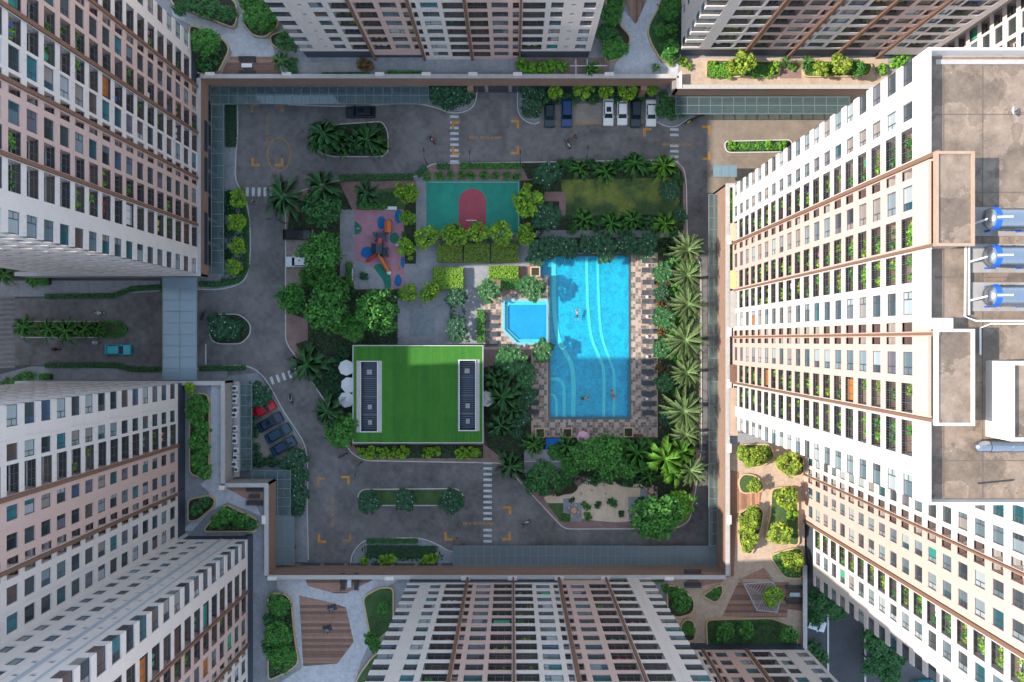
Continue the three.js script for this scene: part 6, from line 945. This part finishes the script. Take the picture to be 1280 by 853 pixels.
{ // pergola with fanned slats
  const [x, z] = g(953, 747, 9.6), o = thing('pergola', 'grey pinwheel pergola of fanned slats over the deck', 'pergola', [x, TERR + 0.07, z]), m = flat(0.30, 0.32, 0.34), h = 2.5, V = [[-3, -2.2], [1.6, -2.5], [2.9, -0.3], [2.3, 2.3], [-0.9, 2.0]];
  part('rim', ribbon(V, 0.16, h - 0.08, h + 0.12, true).geo(), m, o); for (const [a, b] of V) part('post', bx(a - 0.08, 0, b - 0.08, a + 0.08, h - 0.08, b + 0.08), m, o);
  const c = [0.2, -0.2]; for (let e = 0; e < V.length; e++) { const A = V[e], B = V[(e + 1) % 5]; part('spoke', new GB().bar([A[0], h + 0.03, A[1]], [c[0], h + 0.03, c[1]], 0.1, 0.12).geo(), m, o); for (let k = 1; k < 9; k++) { const t = k / 9, p0 = [A[0] + (c[0] - A[0]) * t, A[1] + (c[1] - A[1]) * t], p1 = [A[0] + (B[0] - A[0]) * t, A[1] + (B[1] - A[1]) * t]; part('slat', new GB().bar([p0[0], h + 0.0, p0[1]], [p1[0], h + 0.0, p1[1]], 0.06, 0.14).geo(), m, o); } }
}
cover([[924, 558], [962, 557], [966, 572], [951, 581], [938, 581], [924, 573]], 'leafy planting filling the hedged sunlit planter', LM.sun, TB, 16); cover([[925, 642], [944, 632], [952, 639], [949, 660], [938, 690], [932, 689], [925, 677]], 'leafy planting filling the leaf shaped planter', LM.sun, TB, 16); cover([[964, 696], [986, 688], [1001, 686], [1002, 720], [981, 720]], 'leafy planting in the three cornered sunlit planter', LM.fresh, TB, 9); cover([[884, 778], [972, 777], [994, 800], [994, 810], [886, 810]], 'low planting in the long shaded planter', LM.cover, TB, 9); cover([[338, 744], [358, 745], [366, 790], [372, 827], [338, 846]], 'low planting in the long southwest planter', LM.dark, TB, 12); cover([[456, 748], [476, 736], [490, 736], [490, 782], [472, 798]], 'grassy planting beside the south tower', LM.dark, TB, 10, 0.25); cover([[240, 494], [258, 494], [261, 502], [260, 586], [252, 594], [240, 590]], 'leafy planting in the long packed planter', LM.mid, TB, 12); cover([[284, 633], [321, 651], [320, 662], [260, 662]], 'leafy planting in the three cornered shaded planter', LM.dark, TB, 12); cover([[830, 0], [812, 32], [811, 42], [817, 58], [828, 76], [848, 74], [850, 0]], 'leafy planting beside the shaded tower', LM.dark, TB, 12); cover([[240, 36], [262, 42], [279, 52], [286, 62], [272, 91], [247, 91], [240, 70]], 'leafy planting round the tree beside the west tower', LM.cover, TB, 12); cover([[884, 78], [972, 80], [972, 94], [886, 95]], 'leafy planting in the first sunlit planter', LM.fresh, TB, 12); cover([[1005, 78], [1088, 82], [1083, 94], [1006, 95]], 'leafy planting in the farther sunlit planter', LM.fresh, TB, 12);
// strip at the foot of the sunlit tower
hedge([[911, 232], [911.5, 262]], 0.8, 1.0, LM.fresh, 'climbing hedge at the north foot of the sunlit tower', TERR); hedge([[914, 236], [914, 284]], 0.5, 0.9, LM.mid, 'narrow planted strip at the foot of the sunlit tower', TERR); many('shrub_lime', [[913, 312, 6], [912, 330, 5], [914, 449, 5], [910, 345, 5], [911, 375, 5]], 'small shrub at the foot of the sunlit tower', TERR); many('shrub_fresh', [[913, 318, 5], [911, 324, 5]], 'leafy shrub at the foot of the sunlit tower', TERR);
for (const [py0, py1, m, l] of [[279, 301, mottle(4, [0.42, 0.34, 0.24], 0.1, 0.1, 0.1), 'beige lean-to roof at the foot of the sunlit tower'], [338, 361, mottle(4, [0.45, 0.38, 0.19], 0.1, 0.1, 0.1), 'yellowish lean-to roof at the foot of the sunlit tower'], [363.5, 410, M.concrete, 'long grey lean-to roof at the foot of the sunlit tower'], [456, 478, M.woodDark, 'dark lean-to roof beside the fourth fin'], [485, 545, mottle(4, [0.33, 0.24, 0.18], 0.1, 0.1, 0.1), 'long brown lean-to roof by the hedged planter']]) { const [, za] = g(0, py0, 9.6), [, zb] = g(0, py1, 9.6); const t = thing('lean_to', l, 'roof', [35.1, TERR, (za + zb) / 2]); const d = (zb - za) / 2, b = new GB(); b.quad([-0.25, 2.1, -d], [-0.25, 2.1, d], [0.9, 2.5, d], [0.9, 2.5, -d]); b.quad([-0.25, 2.0, -d], [0.9, 2.4, -d], [0.9, 2.4, d], [-0.25, 2.0, d]); b.quad([-0.25, 2.0, -d], [-0.25, 2.0, d], [-0.25, 2.1, d], [-0.25, 2.1, -d]); part('sheet', b.geo(), m, t); for (const s of [-1, 1]) part('post', bx(-0.22, 0, s * (d - 0.15) - 0.04, -0.14, 2.02, s * (d - 0.15) + 0.04), M.darkMetal, t); }
// outside the podium, lower right
many('bigDark', [[1030, 752, 19], [1018, 772, 13], [1047, 762, 14]], 'dark street tree beside the asphalt lane', 0); many('bigDark', [[1098, 800, 20], [1118, 820, 18], [1090, 828, 16], [1112, 842, 15]], 'dark street tree across the asphalt lane', 0); many('shrub_dark', [[1020, 810, 10], [1028, 826, 9], [1016, 830, 10]], 'dark shrub below the set back tower', 0);
struct('kerb', ribbon(gs([[1035, 735], [1035, 900]]), 0.3, 0, 0.15).geo(), M.kerb, 'pale kerb of the asphalt lane'); struct('kerb', ribbon(gs([[1081.5, 735], [1081.5, 900]]), 0.3, 0, 0.15).geo(), M.kerb, 'pale far kerb of the asphalt lane');
// ------------------------------------------------------------------ vehicles
function carProto(paint, K = {}) {
  const L = K.L || 4.3, W = K.W || 1.74, hb = K.belt || 0.88, hr = K.roof || 1.48, o = new THREE.Group(); o.name = 'parked_car'; const x = L / 2;
  const hood = K.hood || 0.26, trunk = K.trunk || 0.12;      // share of the length before the windscreen and behind the rear window
  const s = new THREE.Shape(); s.moveTo(-x + 0.12, 0.26); s.lineTo(x - 0.1, 0.26); s.quadraticCurveTo(x, 0.3, x, 0.45); s.quadraticCurveTo(x - 0.02, hb - 0.2, x - 0.14, hb - 0.16); s.lineTo(x - L * hood, hb - 0.02); s.lineTo(-x + L * trunk, hb); s.quadraticCurveTo(-x + 0.02, hb - 0.02, -x, hb - 0.24); s.lineTo(-x, 0.4); s.quadraticCurveTo(-x, 0.28, -x + 0.12, 0.26);
  const bg = new THREE.ExtrudeGeometry(s, { depth: W - 0.24, bevelEnabled: true, bevelSize: 0.1, bevelThickness: 0.12, bevelSegments: 3, curveSegments: 5 }); bg.translate(0, 0, -(W - 0.24) / 2);
  const pm = new THREE.MeshPhysicalMaterial({ color: paint, roughness: 0.32, specularIntensity: 0.5, clearcoat: 0.35, clearcoatRoughness: 0.05 });
  part('body', bg, pm, o);
  const fx = x - L * hood + 0.05, rx = -x + L * trunk, ft = fx - 0.75, rt = rx + (K.back || 0.45), wb = W / 2 - 0.1, wt = W / 2 - 0.27, y0 = hb + 0.06, y1 = hr - 0.05;
  const q = (a, b, c, d) => new GB().quad(a, b, c, d).geo();
  part('windscreen', q([fx, y0, wb], [fx, y0, -wb], [ft, y1, -wt], [ft, y1, wt]), M.carGlass, o); part('rear_window', q([rx, y0, -wb], [rx, y0, wb], [rt, y1, wt], [rt, y1, -wt]), M.carGlass, o);
  for (const z of [-1, 1]) { part('side_window', z > 0 ? q([rx, y0, wb], [fx, y0, wb], [ft, y1, wt], [rt, y1, wt]) : q([fx, y0, -wb], [rx, y0, -wb], [rt, y1, -wt], [ft, y1, -wt]), M.carGlass, o);
    part('pillar', new GB().bar([fx, y0, z * wb], [ft, y1, z * wt], 0.07).bar([rx, y0, z * wb], [rt, y1, z * wt], 0.08).bar([(ft + rt) / 2, y0, z * wb], [(ft + rt) / 2, y1, z * wt], 0.07).geo(), pm, o); }
  const rs = new THREE.Shape(); { const a = rt - 0.04, b = ft + 0.05, w = wt + 0.03, r = 0.16; rs.moveTo(a + r, -w); rs.lineTo(b - r, -w); rs.quadraticCurveTo(b, -w, b + 0.05, -w + r); rs.quadraticCurveTo(b + 0.1, 0, b + 0.05, w - r); rs.quadraticCurveTo(b, w, b - r, w); rs.lineTo(a + r, w); rs.quadraticCurveTo(a, w, a, w - r); rs.lineTo(a, -w + r); rs.quadraticCurveTo(a, -w, a + r, -w); }
  const rg = new THREE.ExtrudeGeometry(rs, { depth: 0.03, bevelEnabled: true, bevelSize: 0.03, bevelThickness: 0.04, bevelSegments: 2 }); rg.rotateX(-Math.PI / 2); rg.translate(0, y1 - 0.02, 0); part('roof', rg, pm, o);
  const tw = new THREE.CylinderGeometry(0.32, 0.32, 0.2, 16); tw.rotateX(Math.PI / 2); const rm = new THREE.CylinderGeometry(0.19, 0.19, 0.21, 12); rm.rotateX(Math.PI / 2);
  for (const a of [L * 0.30, -L * 0.30]) for (const z of [-1, 1]) { const w = part('wheel', tw, M.tyre, o); w.position.set(a, 0.32, z * (W / 2 - 0.08)); part('rim', rm, M.rim, w); }
  for (const z of [-1, 1]) { part('headlight', bx(x - 0.22, hb - 0.32, z * (W / 2 - 0.32) - 0.16, x - 0.005, hb - 0.2, z * (W / 2 - 0.32) + 0.16), M.lamp, o); part('tail_light', bx(-x - 0.005, hb - 0.3, z * (W / 2 - 0.28) - 0.14, -x + 0.14, hb - 0.12, z * (W / 2 - 0.28) + 0.14), M.tail, o); part('mirror', bx(fx - 0.32, hb + 0.02, z * (W / 2 + 0.09) - 0.09, fx - 0.18, hb + 0.16, z * (W / 2 + 0.09) + 0.09), pm, o); part('wiper', new GB().bar([fx - 0.02, y0 + 0.03, z * 0.15 + 0.3], [fx - 0.28, y0 + 0.2, z * 0.15 - 0.25], 0.03).geo(), M.dark, o); }
  part('bonnet_seam', ribbon([[x - 0.3, -W / 2 + 0.3], [fx + 0.05, -W / 2 + 0.22]], 0.02, hb - 0.16, hb + 0.005).geo(), M.dark, o); part('door_seam', bx((ft + rt) / 2 - 0.01, 0.4, -W / 2 - 0.005, (ft + rt) / 2 + 0.01, hb - 0.1, W / 2 + 0.005), M.dark, o);
  if (K.rails) for (const z of [-1, 1]) part('roof_rail', bx(rt + 0.1, hr - 0.02, z * (wt - 0.05) - 0.025, ft - 0.1, hr + 0.05, z * (wt - 0.05) + 0.025), M.darkMetal, o);
  if (K.sunroof) part('sunroof', bx((ft + rt) / 2 - 0.1, hr + 0.0, -0.4, ft - 0.15, hr + 0.035, 0.4), M.carGlass, o);
  return o;
}
function car(paint, K, px, py, turn, label, base = 0.01, group) { const o = carProto(lin(...paint), K); o.name = numbered('parked_car'); scene.add(o); const [x, z] = g(px, py, 0.8); o.position.set(x, base, z); o.rotation.y = turn; return tag(o, label, 'car', group); }
const UP = Math.PI / 2, DOWN = -Math.PI / 2, PK = 'cars parked below the north wall';
car([0.012, 0.035, 0.045], { L: 4.2, trunk: 0.08 }, 687, 143, DOWN, 'dark hatchback at the end of the north parking row', 0.012, PK);
car([0.012, 0.05, 0.16], { L: 4.7, roof: 1.75, trunk: 0.05, W: 1.82, rails: 1 }, 708.5, 141, DOWN, 'deep blue tall van in the north parking row', 0.012, PK);
car([0.68, 0.69, 0.70], { L: 4.45, sunroof: 1, roof: 1.6, trunk: 0.08 }, 760.5, 140, DOWN, 'white car with dark glass roof in the north parking row', 0.012, PK);
car([0.70, 0.70, 0.70], { L: 4.0, trunk: 0.06 }, 778, 141, DOWN, 'small plain white hatchback in the north parking row', 0.012, PK);
car([0.015, 0.03, 0.04], { L: 4.7, roof: 1.7, trunk: 0.06, rails: 1 }, 795, 141, DOWN, 'black tall car between two white cars', 0.012, PK);
car([0.69, 0.69, 0.68], { L: 4.4, trunk: 0.16 }, 814, 141, DOWN, 'white saloon beside the dark bushes', 0.012, PK);
car([0.008, 0.01, 0.016], { L: 4.6, roof: 1.65, trunk: 0.06 }, 371, 293.5, 0, 'black tall car beside the dark palms', 0.15, 'cars in the west bays'); car([0.66, 0.69, 0.73], { L: 4.3 }, 373, 327.5, Math.PI, 'white car half hidden under a broad tree', 0.15, 'cars in the west bays');
car([0.02, 0.014, 0.022], { L: 4.8, roof: 1.75, trunk: 0.05, W: 1.85, rails: 1, sunroof: 1 }, 450.5, 140, Math.PI, 'dark plum tall car driving beside the palm median', 0.012);
car([0.01, 0.36, 0.42], { L: 4.3, trunk: 0.08 }, 146.5, 437.5, 0, 'bright turquoise taxi on the entrance road', 0.012);
{ const a = 0.52, G = 'cars parked at a slant'; car([0.42, 0.006, 0.02], { L: 4.4, trunk: 0.2 }, 328.5, 512.5, a, 'red saloon parked at a slant', 0.13, G); car([0.012, 0.03, 0.06], { L: 4.4, trunk: 0.12, sunroof: 1 }, 337.5, 528, a, 'dark blue car with glass roof beside the red saloon', 0.13, G); car([0.012, 0.05, 0.085], { L: 4.5, trunk: 0.1 }, 347.5, 542, a, 'dark teal car between two slanted dark cars', 0.13, G); car([0.015, 0.045, 0.09], { L: 4.4, trunk: 0.14 }, 354, 558, a, 'dark blue saloon under the flowering bushes', 0.13, G); }
car([0.6, 0.63, 0.66], { L: 4.0 }, 1018, 781, -0.3, 'pale car under the dark street tree', 0.0); car([0.01, 0.30, 0.34], { L: 4.3 }, 1157, 858, 0.1, 'turquoise car outside the sunlit peach tower', 0.0);
// ------------------------------------------------------------------ people and motorbikes
const sdfCache = {};
function sdf(bones, half, res, off, mat) { const key = JSON.stringify([bones, half, res]); return sdfCache[key] || (sdfCache[key] = sdfNew(bones, half, res, off, mat)); }
function sdfNew(bones, half, res, off, mat) {      // one continuous skin over tapered bones
  const mc = new MarchingCubes(res, mat, false, false, 60000), h = res / 2; mc.isolation = 0; const pa = V3(), ba = V3();
  for (let k = 0; k < res; k++) for (let j = 0; j < res; j++) for (let i = 0; i < res; i++) {
    const x = (i - h) / h * half + off[0], y = (j - h) / h * half + off[1], z = (k - h) / h * half + off[2]; let e = 0;
    for (const [a, b, r0, r1] of bones) { pa.set(x - a[0], y - a[1], z - a[2]); ba.set(b[0] - a[0], b[1] - a[1], b[2] - a[2]); const t = Math.max(0, Math.min(1, pa.dot(ba) / Math.max(1e-6, ba.lengthSq()))); const d = pa.addScaledVector(ba, -t).length() - (r0 + (r1 - r0) * t); e += Math.exp(-d * 55); }
    mc.field[i + j * res + k * res * res] = Math.log(e) / 55;
  }
  mc.update(); const n = mc.count, q = new THREE.BufferGeometry(); q.setAttribute('position', new THREE.BufferAttribute(mc.positionArray.slice(0, n * 3), 3)); q.setAttribute('normal', new THREE.BufferAttribute(mc.normalArray.slice(0, n * 3), 3)); q.setAttribute('uv', new THREE.BufferAttribute(new Float32Array(n * 2), 2)); q.scale(half, half, half); q.translate(...off); return q;
}
function person(J, { shirt, trousers, helmet, long = true }) {      // J: joint positions in metres
  const B = (a, b, r0, r1) => [J[a], J[b], r0, r1], o = new THREE.Group(); o.name = 'person'; o.userData.category = 'person';
  const two = (f) => ['L', 'R'].flatMap(f), mid = (a, b, t = 0.5) => a.map((v, i) => v + (b[i] - v) * t);
  const body = [B('pelvis', 'chest', 0.125, 0.14), B('chest', 'neck', 0.10, 0.06), B('neck', 'head', 0.055, 0.095), [J.head, J.crown, 0.095, 0.085], [J.head, J.nose, 0.06, 0.018], ...two(s => [B('chest', 'sh' + s, 0.09, 0.07), B('sh' + s, 'el' + s, 0.055, 0.042), B('el' + s, 'wr' + s, 0.042, 0.03), [J['wr' + s], J['ha' + s], 0.032, 0.036], B('pelvis', 'hip' + s, 0.11, 0.095), B('hip' + s, 'kn' + s, 0.085, 0.058), B('kn' + s, 'an' + s, 0.055, 0.038), B('an' + s, 'to' + s, 0.042, 0.034)])];
  const P0 = Object.values(J), lo = [0, 1, 2].map(i => Math.min(...P0.map(p => p[i])) - 0.15), hi = [0, 1, 2].map(i => Math.max(...P0.map(p => p[i])) + 0.15), half = Math.max(...[0, 1, 2].map(i => hi[i] - lo[i])) / 2, off = [0, 1, 2].map(i => (hi[i] + lo[i]) / 2);
  const skin = [clean(sdf(body, half, 56, off, M.skin))];
  for (const s of ['L', 'R']) { const w = V3(...J['wr' + s]), h = V3(...J['ha' + s]), d = h.clone().sub(w).normalize(), sd = V3(0, 1, 0).cross(d); if (sd.length() < 0.1) sd.set(1, 0, 0); sd.normalize(); for (let f = 0; f < 5; f++) { const b = f < 4 ? h.clone().addScaledVector(sd, (f - 1.5) * 0.021).addScaledVector(d, 0.02) : w.clone().addScaledVector(d, 0.045).addScaledVector(sd, 0.035), dir = f < 4 ? d.clone().add(V3(0, -0.35, 0)).normalize() : d.clone().addScaledVector(sd, 0.9).normalize(), L = [0.068, 0.078, 0.073, 0.056, 0.055][f], c = cyl(0.0095, 0.007, L, 5); c.applyQuaternion(new THREE.Quaternion().setFromUnitVectors(V3(0, 1, 0), dir)); c.translate(b.x, b.y, b.z); skin.push(clean(c)); } }
  part('body', mergeGeometries(skin), M.skin, o);
  if (shirt) part('shirt', sdf([B('pelvis', 'chest', 0.14, 0.16), B('chest', 'neck', 0.12, 0.06), ...two(s => [B('chest', 'sh' + s, 0.11, 0.09), [J['sh' + s], long ? J['wr' + s] : J['el' + s], 0.075, long ? 0.045 : 0.06]])], half, 44, off, shirt), shirt, o);
  if (trousers) part('trousers', sdf(two(s => [B('pelvis', 'hip' + s, 0.13, 0.11), B('hip' + s, 'kn' + s, 0.105, long ? 0.075 : 0.095), ...(long ? [B('kn' + s, 'an' + s, 0.072, 0.058)] : [])]), half, 44, off, trousers), trousers, o);
  const hg = new THREE.SphereGeometry(helmet ? 0.135 : 0.112, 14, 10, 0, Math.PI * 2, 0, helmet ? 1.9 : 1.6), up = V3(...J.crown).sub(V3(...J.head)).normalize(); hg.applyQuaternion(new THREE.Quaternion().setFromUnitVectors(V3(0, 1, 0), up)); const hc = mid(J.head, J.crown, 0.75); hg.translate(...hc); part(helmet ? 'helmet' : 'hair', hg, helmet || M.hair, o);
  return o;
}
const mirrorJ = J => { for (const k of Object.keys(J)) if (k.endsWith('R') && k.length > 1) J[k.slice(0, -1) + 'L'] = [J[k][0], J[k][1], -J[k][2]]; return J; };
const RIDE = mirrorJ({ pelvis: [-0.25, 0.86, 0], chest: [-0.12, 1.22, 0], neck: [-0.08, 1.4, 0], head: [-0.05, 1.52, 0], crown: [-0.05, 1.6, 0], nose: [0.06, 1.52, 0], shR: [-0.1, 1.33, 0.19], elR: [0.12, 1.1, 0.3], wrR: [0.36, 1.03, 0.28], haR: [0.42, 1.02, 0.27], hipR: [-0.22, 0.84, 0.1], knR: [0.2, 0.78, 0.2], anR: [0.12, 0.36, 0.2], toR: [0.3, 0.32, 0.2] });
const WALK = { pelvis: [0, 0.92, 0], chest: [0.02, 1.3, 0], neck: [0.03, 1.48, 0], head: [0.05, 1.6, 0], crown: [0.05, 1.68, 0], nose: [0.16, 1.6, 0], shL: [0.02, 1.41, -0.19], shR: [0.02, 1.41, 0.19], elL: [-0.1, 1.15, -0.24], elR: [0.08, 1.15, 0.24], wrL: [-0.08, 0.92, -0.24], wrR: [0.24, 0.96, 0.22], haL: [-0.07, 0.86, -0.24], haR: [0.29, 0.92, 0.21], hipL: [0, 0.9, -0.1], hipR: [0, 0.9, 0.1], knL: [0.16, 0.5, -0.1], knR: [-0.08, 0.5, 0.1], anL: [0.2, 0.1, -0.1], anR: [-0.34, 0.13, 0.1], toL: [0.36, 0.05, -0.11], toR: [-0.2, 0.05, 0.11] };
const SWIM = { pelvis: [0, 0, 0], chest: [0.4, 0.04, 0], neck: [0.57, 0.06, 0], head: [0.69, 0.09, 0], crown: [0.77, 0.12, 0], nose: [0.72, -0.01, 0], shL: [0.5, 0.05, -0.19], shR: [0.5, 0.05, 0.19], elL: [0.72, 0.02, -0.36], elR: [0.78, 0.04, 0.34], wrL: [0.97, 0.03, -0.3], wrR: [1.02, 0.05, 0.28], haL: [1.03, 0.03, -0.28], haR: [1.08, 0.05, 0.26], hipL: [-0.02, 0, -0.1], hipR: [-0.02, 0, 0.1], knL: [-0.42, -0.05, -0.16], knR: [-0.4, -0.12, 0.2], anL: [-0.82, -0.04, -0.12], anR: [-0.76, -0.02, 0.3], toL: [-0.96, -0.05, -0.12], toR: [-0.9, -0.02, 0.32] };
const bikeMat = c => new THREE.MeshPhysicalMaterial({ color: lin(...c), roughness: 0.35, clearcoat: 0.8 });
function bikeProto(c) {
  const o = new THREE.Group(), m = bikeMat(c); o.name = 'motorbike'; o.userData.category = 'motorbike';
  const ty = new THREE.TorusGeometry(0.25, 0.055, 8, 18); for (const x of [-0.62, 0.62]) { const w = part('wheel', ty, M.tyre, o); w.position.set(x, 0.3, 0); const rm = new THREE.CylinderGeometry(0.19, 0.19, 0.03, 12); rm.rotateX(Math.PI / 2); part('rim', rm, M.rim, w); }
  const s = new THREE.Shape([[-0.85, 0.62], [-0.5, 0.5], [-0.1, 0.34], [0.3, 0.36], [0.42, 0.75], [0.5, 0.98], [0.38, 1.0], [0.24, 0.62], [0.02, 0.56], [-0.2, 0.72], [-0.8, 0.76]].map(p => new THREE.Vector2(...p))), e = new THREE.ExtrudeGeometry(s, { depth: 0.14, bevelEnabled: true, bevelSize: 0.05, bevelThickness: 0.06, bevelSegments: 2 }); e.translate(0, 0, -0.07); part('body', e, m, o);
  const st = bx(-0.78, 0.76, -0.13, -0.02, 0.86, 0.13); part('seat', st, M.dark, o); part('handlebar', new GB().bar([0.4, 1.02, -0.34], [0.44, 1.02, 0.34], 0.045).geo(), M.darkMetal, o); part('fork', new GB().bar([0.62, 0.3, 0.08], [0.44, 0.95, 0.06], 0.05).bar([0.62, 0.3, -0.08], [0.44, 0.95, -0.06], 0.05).geo(), M.rim, o);
  for (const z of [-1, 1]) part('mirror', bx(0.36, 1.12, z * 0.3 - 0.06, 0.39, 1.2, z * 0.3 + 0.06), M.dark, o); part('headlight', bx(0.47, 0.86, -0.09, 0.56, 1.0, 0.09), M.lamp, o); return o;
}
function bike(c, px, py, turn, label, group) { const o = bikeProto(c), [x, z] = g(px, py, 0.6); o.name = numbered('motorbike'); scene.add(o); o.position.set(x, 0.01, z); o.rotation.y = turn; return tag(o, label, 'motorbike', group); }
function people(p, px, py, h, base, turn, label) { const [x, z] = g(px, py, h); p.name = numbered('person'); scene.add(p); p.position.set(x, base, z); p.rotation.y = turn; return tag(p, label, 'person'); }
bike([0.6, 0.62, 0.65], 124, 391.5, Math.PI, 'white motorbike on the upper lane of the entrance road'); people(person(RIDE, { shirt: flat(0.60, 0.62, 0.66), trousers: M.navy, helmet: M.plastic }), 124, 391.5, 0.9, 0.01, Math.PI, 'person in a white shirt riding the white motorbike');
bike([0.55, 0.57, 0.58], 118.5, 428.5, 0, 'white motorbike between the entrance median and the taxi'); people(person(RIDE, { shirt: flat(0.5, 0.52, 0.55), trousers: flat(0.25, 0.27, 0.3), helmet: M.plastic }), 118.5, 428.5, 0.9, 0.01, 0, 'person in pale clothes riding beside the taxi');
bike([0.03, 0.015, 0.02], 69, 437, Math.PI, 'dark motorbike behind the taxi'); people(person(RIDE, { shirt: flat(0.05, 0.015, 0.02), trousers: M.dark, helmet: M.dark }), 69, 437, 0.9, 0.01, Math.PI, 'person in dark clothes riding behind the taxi');
bike([0.02, 0.02, 0.025], 363.5, 499, 1.9, 'dark motorbike on the road beside the red car'); people(person(RIDE, { shirt: flat(0.4, 0.42, 0.45), trousers: M.dark, helmet: M.dark }), 363.5, 499, 0.9, 0.01, 1.9, 'person in a grey shirt riding past the red car');
bike([0.02, 0.02, 0.025], 540, 175, 2.2, 'dark motorbike leaving the crossing by the sports court'); people(person(RIDE, { shirt: flat(0.3, 0.05, 0.05), trousers: M.navy, helmet: M.plastic }), 540, 175, 0.9, 0.01, 2.2, 'person in a red shirt riding near the sports court crossing');
bike([0.5, 0.38, 0.04], 859, 154, 0.5, 'yellow motorbike parked at the kerb by the exit lane', 'motorbikes at the kerb'); bike([0.04, 0.04, 0.05], 867, 149.5, 0.6, 'dark motorbike parked beside the yellow one', 'motorbikes at the kerb'); bike([0.05, 0.03, 0.03], 875, 145, 0.3, 'dark red motorbike parked at the kerb', 'motorbikes at the kerb'); bike([0.6, 0.6, 0.62], 710.5, 180, -1.2, 'white motorbike standing below the parking row'); bike([0.03, 0.03, 0.04], 428, 570, 0.4, 'dark motorbike beside the club house corner'); bike([0.5, 0.5, 0.52], 657, 654, 0.6, 'pale motorbike on the road beside the sand garden'); bike([0.02, 0.02, 0.02], 253, 394, 1.2, 'dark motorbike beside the glass roof');
people(person(WALK, { shirt: flat(0.25, 0.03, 0.04), trousers: M.dark }), 719, 171, 1, 0.01, 2.4, 'person in a red top walking below the parking row'); people(person(WALK, { shirt: flat(0.04, 0.05, 0.06), trousers: M.dark }), 368, 685, 1, 0.13, 1.2, 'person in black walking beside the grey glass canopy'); people(person(WALK, { shirt: flat(0.5, 0.28, 0.05), trousers: M.navy }), 570, 675, 1, 0.01, 0.3, 'person in an orange top near the long crossing'); people(person(WALK, { shirt: flat(0.45, 0.10, 0.16), trousers: M.dark }), 577, 682, 1, 0.01, 2.8, 'person in a pink top near the long crossing'); people(person(WALK, { shirt: flat(0.3, 0.32, 0.35), trousers: M.dark }), 315, 251, 1, 0.01, -1.2, 'person in a grey top at the west crossing');
people(person(SWIM, { trousers: M.navy, long: false }), 721.5, 394, 0, 0.02, 1.45, 'swimmer in dark trunks in the sunny middle of the pool'); people(person(SWIM, { trousers: M.dark, long: false }), 729.5, 498, 0, 0.02, 0.2, 'swimmer in black trunks near the pool steps'); people(person(SWIM, { trousers: M.red, long: false }), 766.5, 494, 0, 0.02, 1.9, 'swimmer in red trunks near the end of the pool'); 
// ------------------------------------------------------------------ lamp posts
{
  const l0 = thing('lamp_post', 'dark lamp post at the hedge north of the sports court', 'lamp post', [0, 0, 0], 0, 'lamp posts round the ring road'); part('pole', cyl(0.09, 0.05, 5.2, 8), M.darkMetal, l0); part('arm', new GB().bar([0, 5.1, 0], [0, 5.35, -1.1], 0.07).geo(), M.darkMetal, l0); part('lamp_head', bx(-0.14, 5.3, -1.6, 0.14, 5.42, -0.95), M.darkMetal, l0);
  const spots = [[534, 206, 'dark lamp post at the bend of the hedge'], [589, 209, ''], [650, 209, 'dark lamp post at the east end of the hedge'], [357, 280, 'dark lamp post beside the dark palms'], [731, 203, 'dark lamp post among the lawn palms'], [859, 560, 'dark lamp post under the date palms'], [452, 578, 'dark lamp post at the club house corner']];
  spots.forEach(([px, py, l], i) => { const [x, z] = g(px, py); if (i === 1) l0.position.set(x, 0.13, z); else dup(l0, [x, 0.13, z], px > 855 ? -1.57 : px < 360 ? 1.57 : py > 500 ? Math.PI : 0, l); });
}
shadows(scene);
renderer.render(scene, camera);
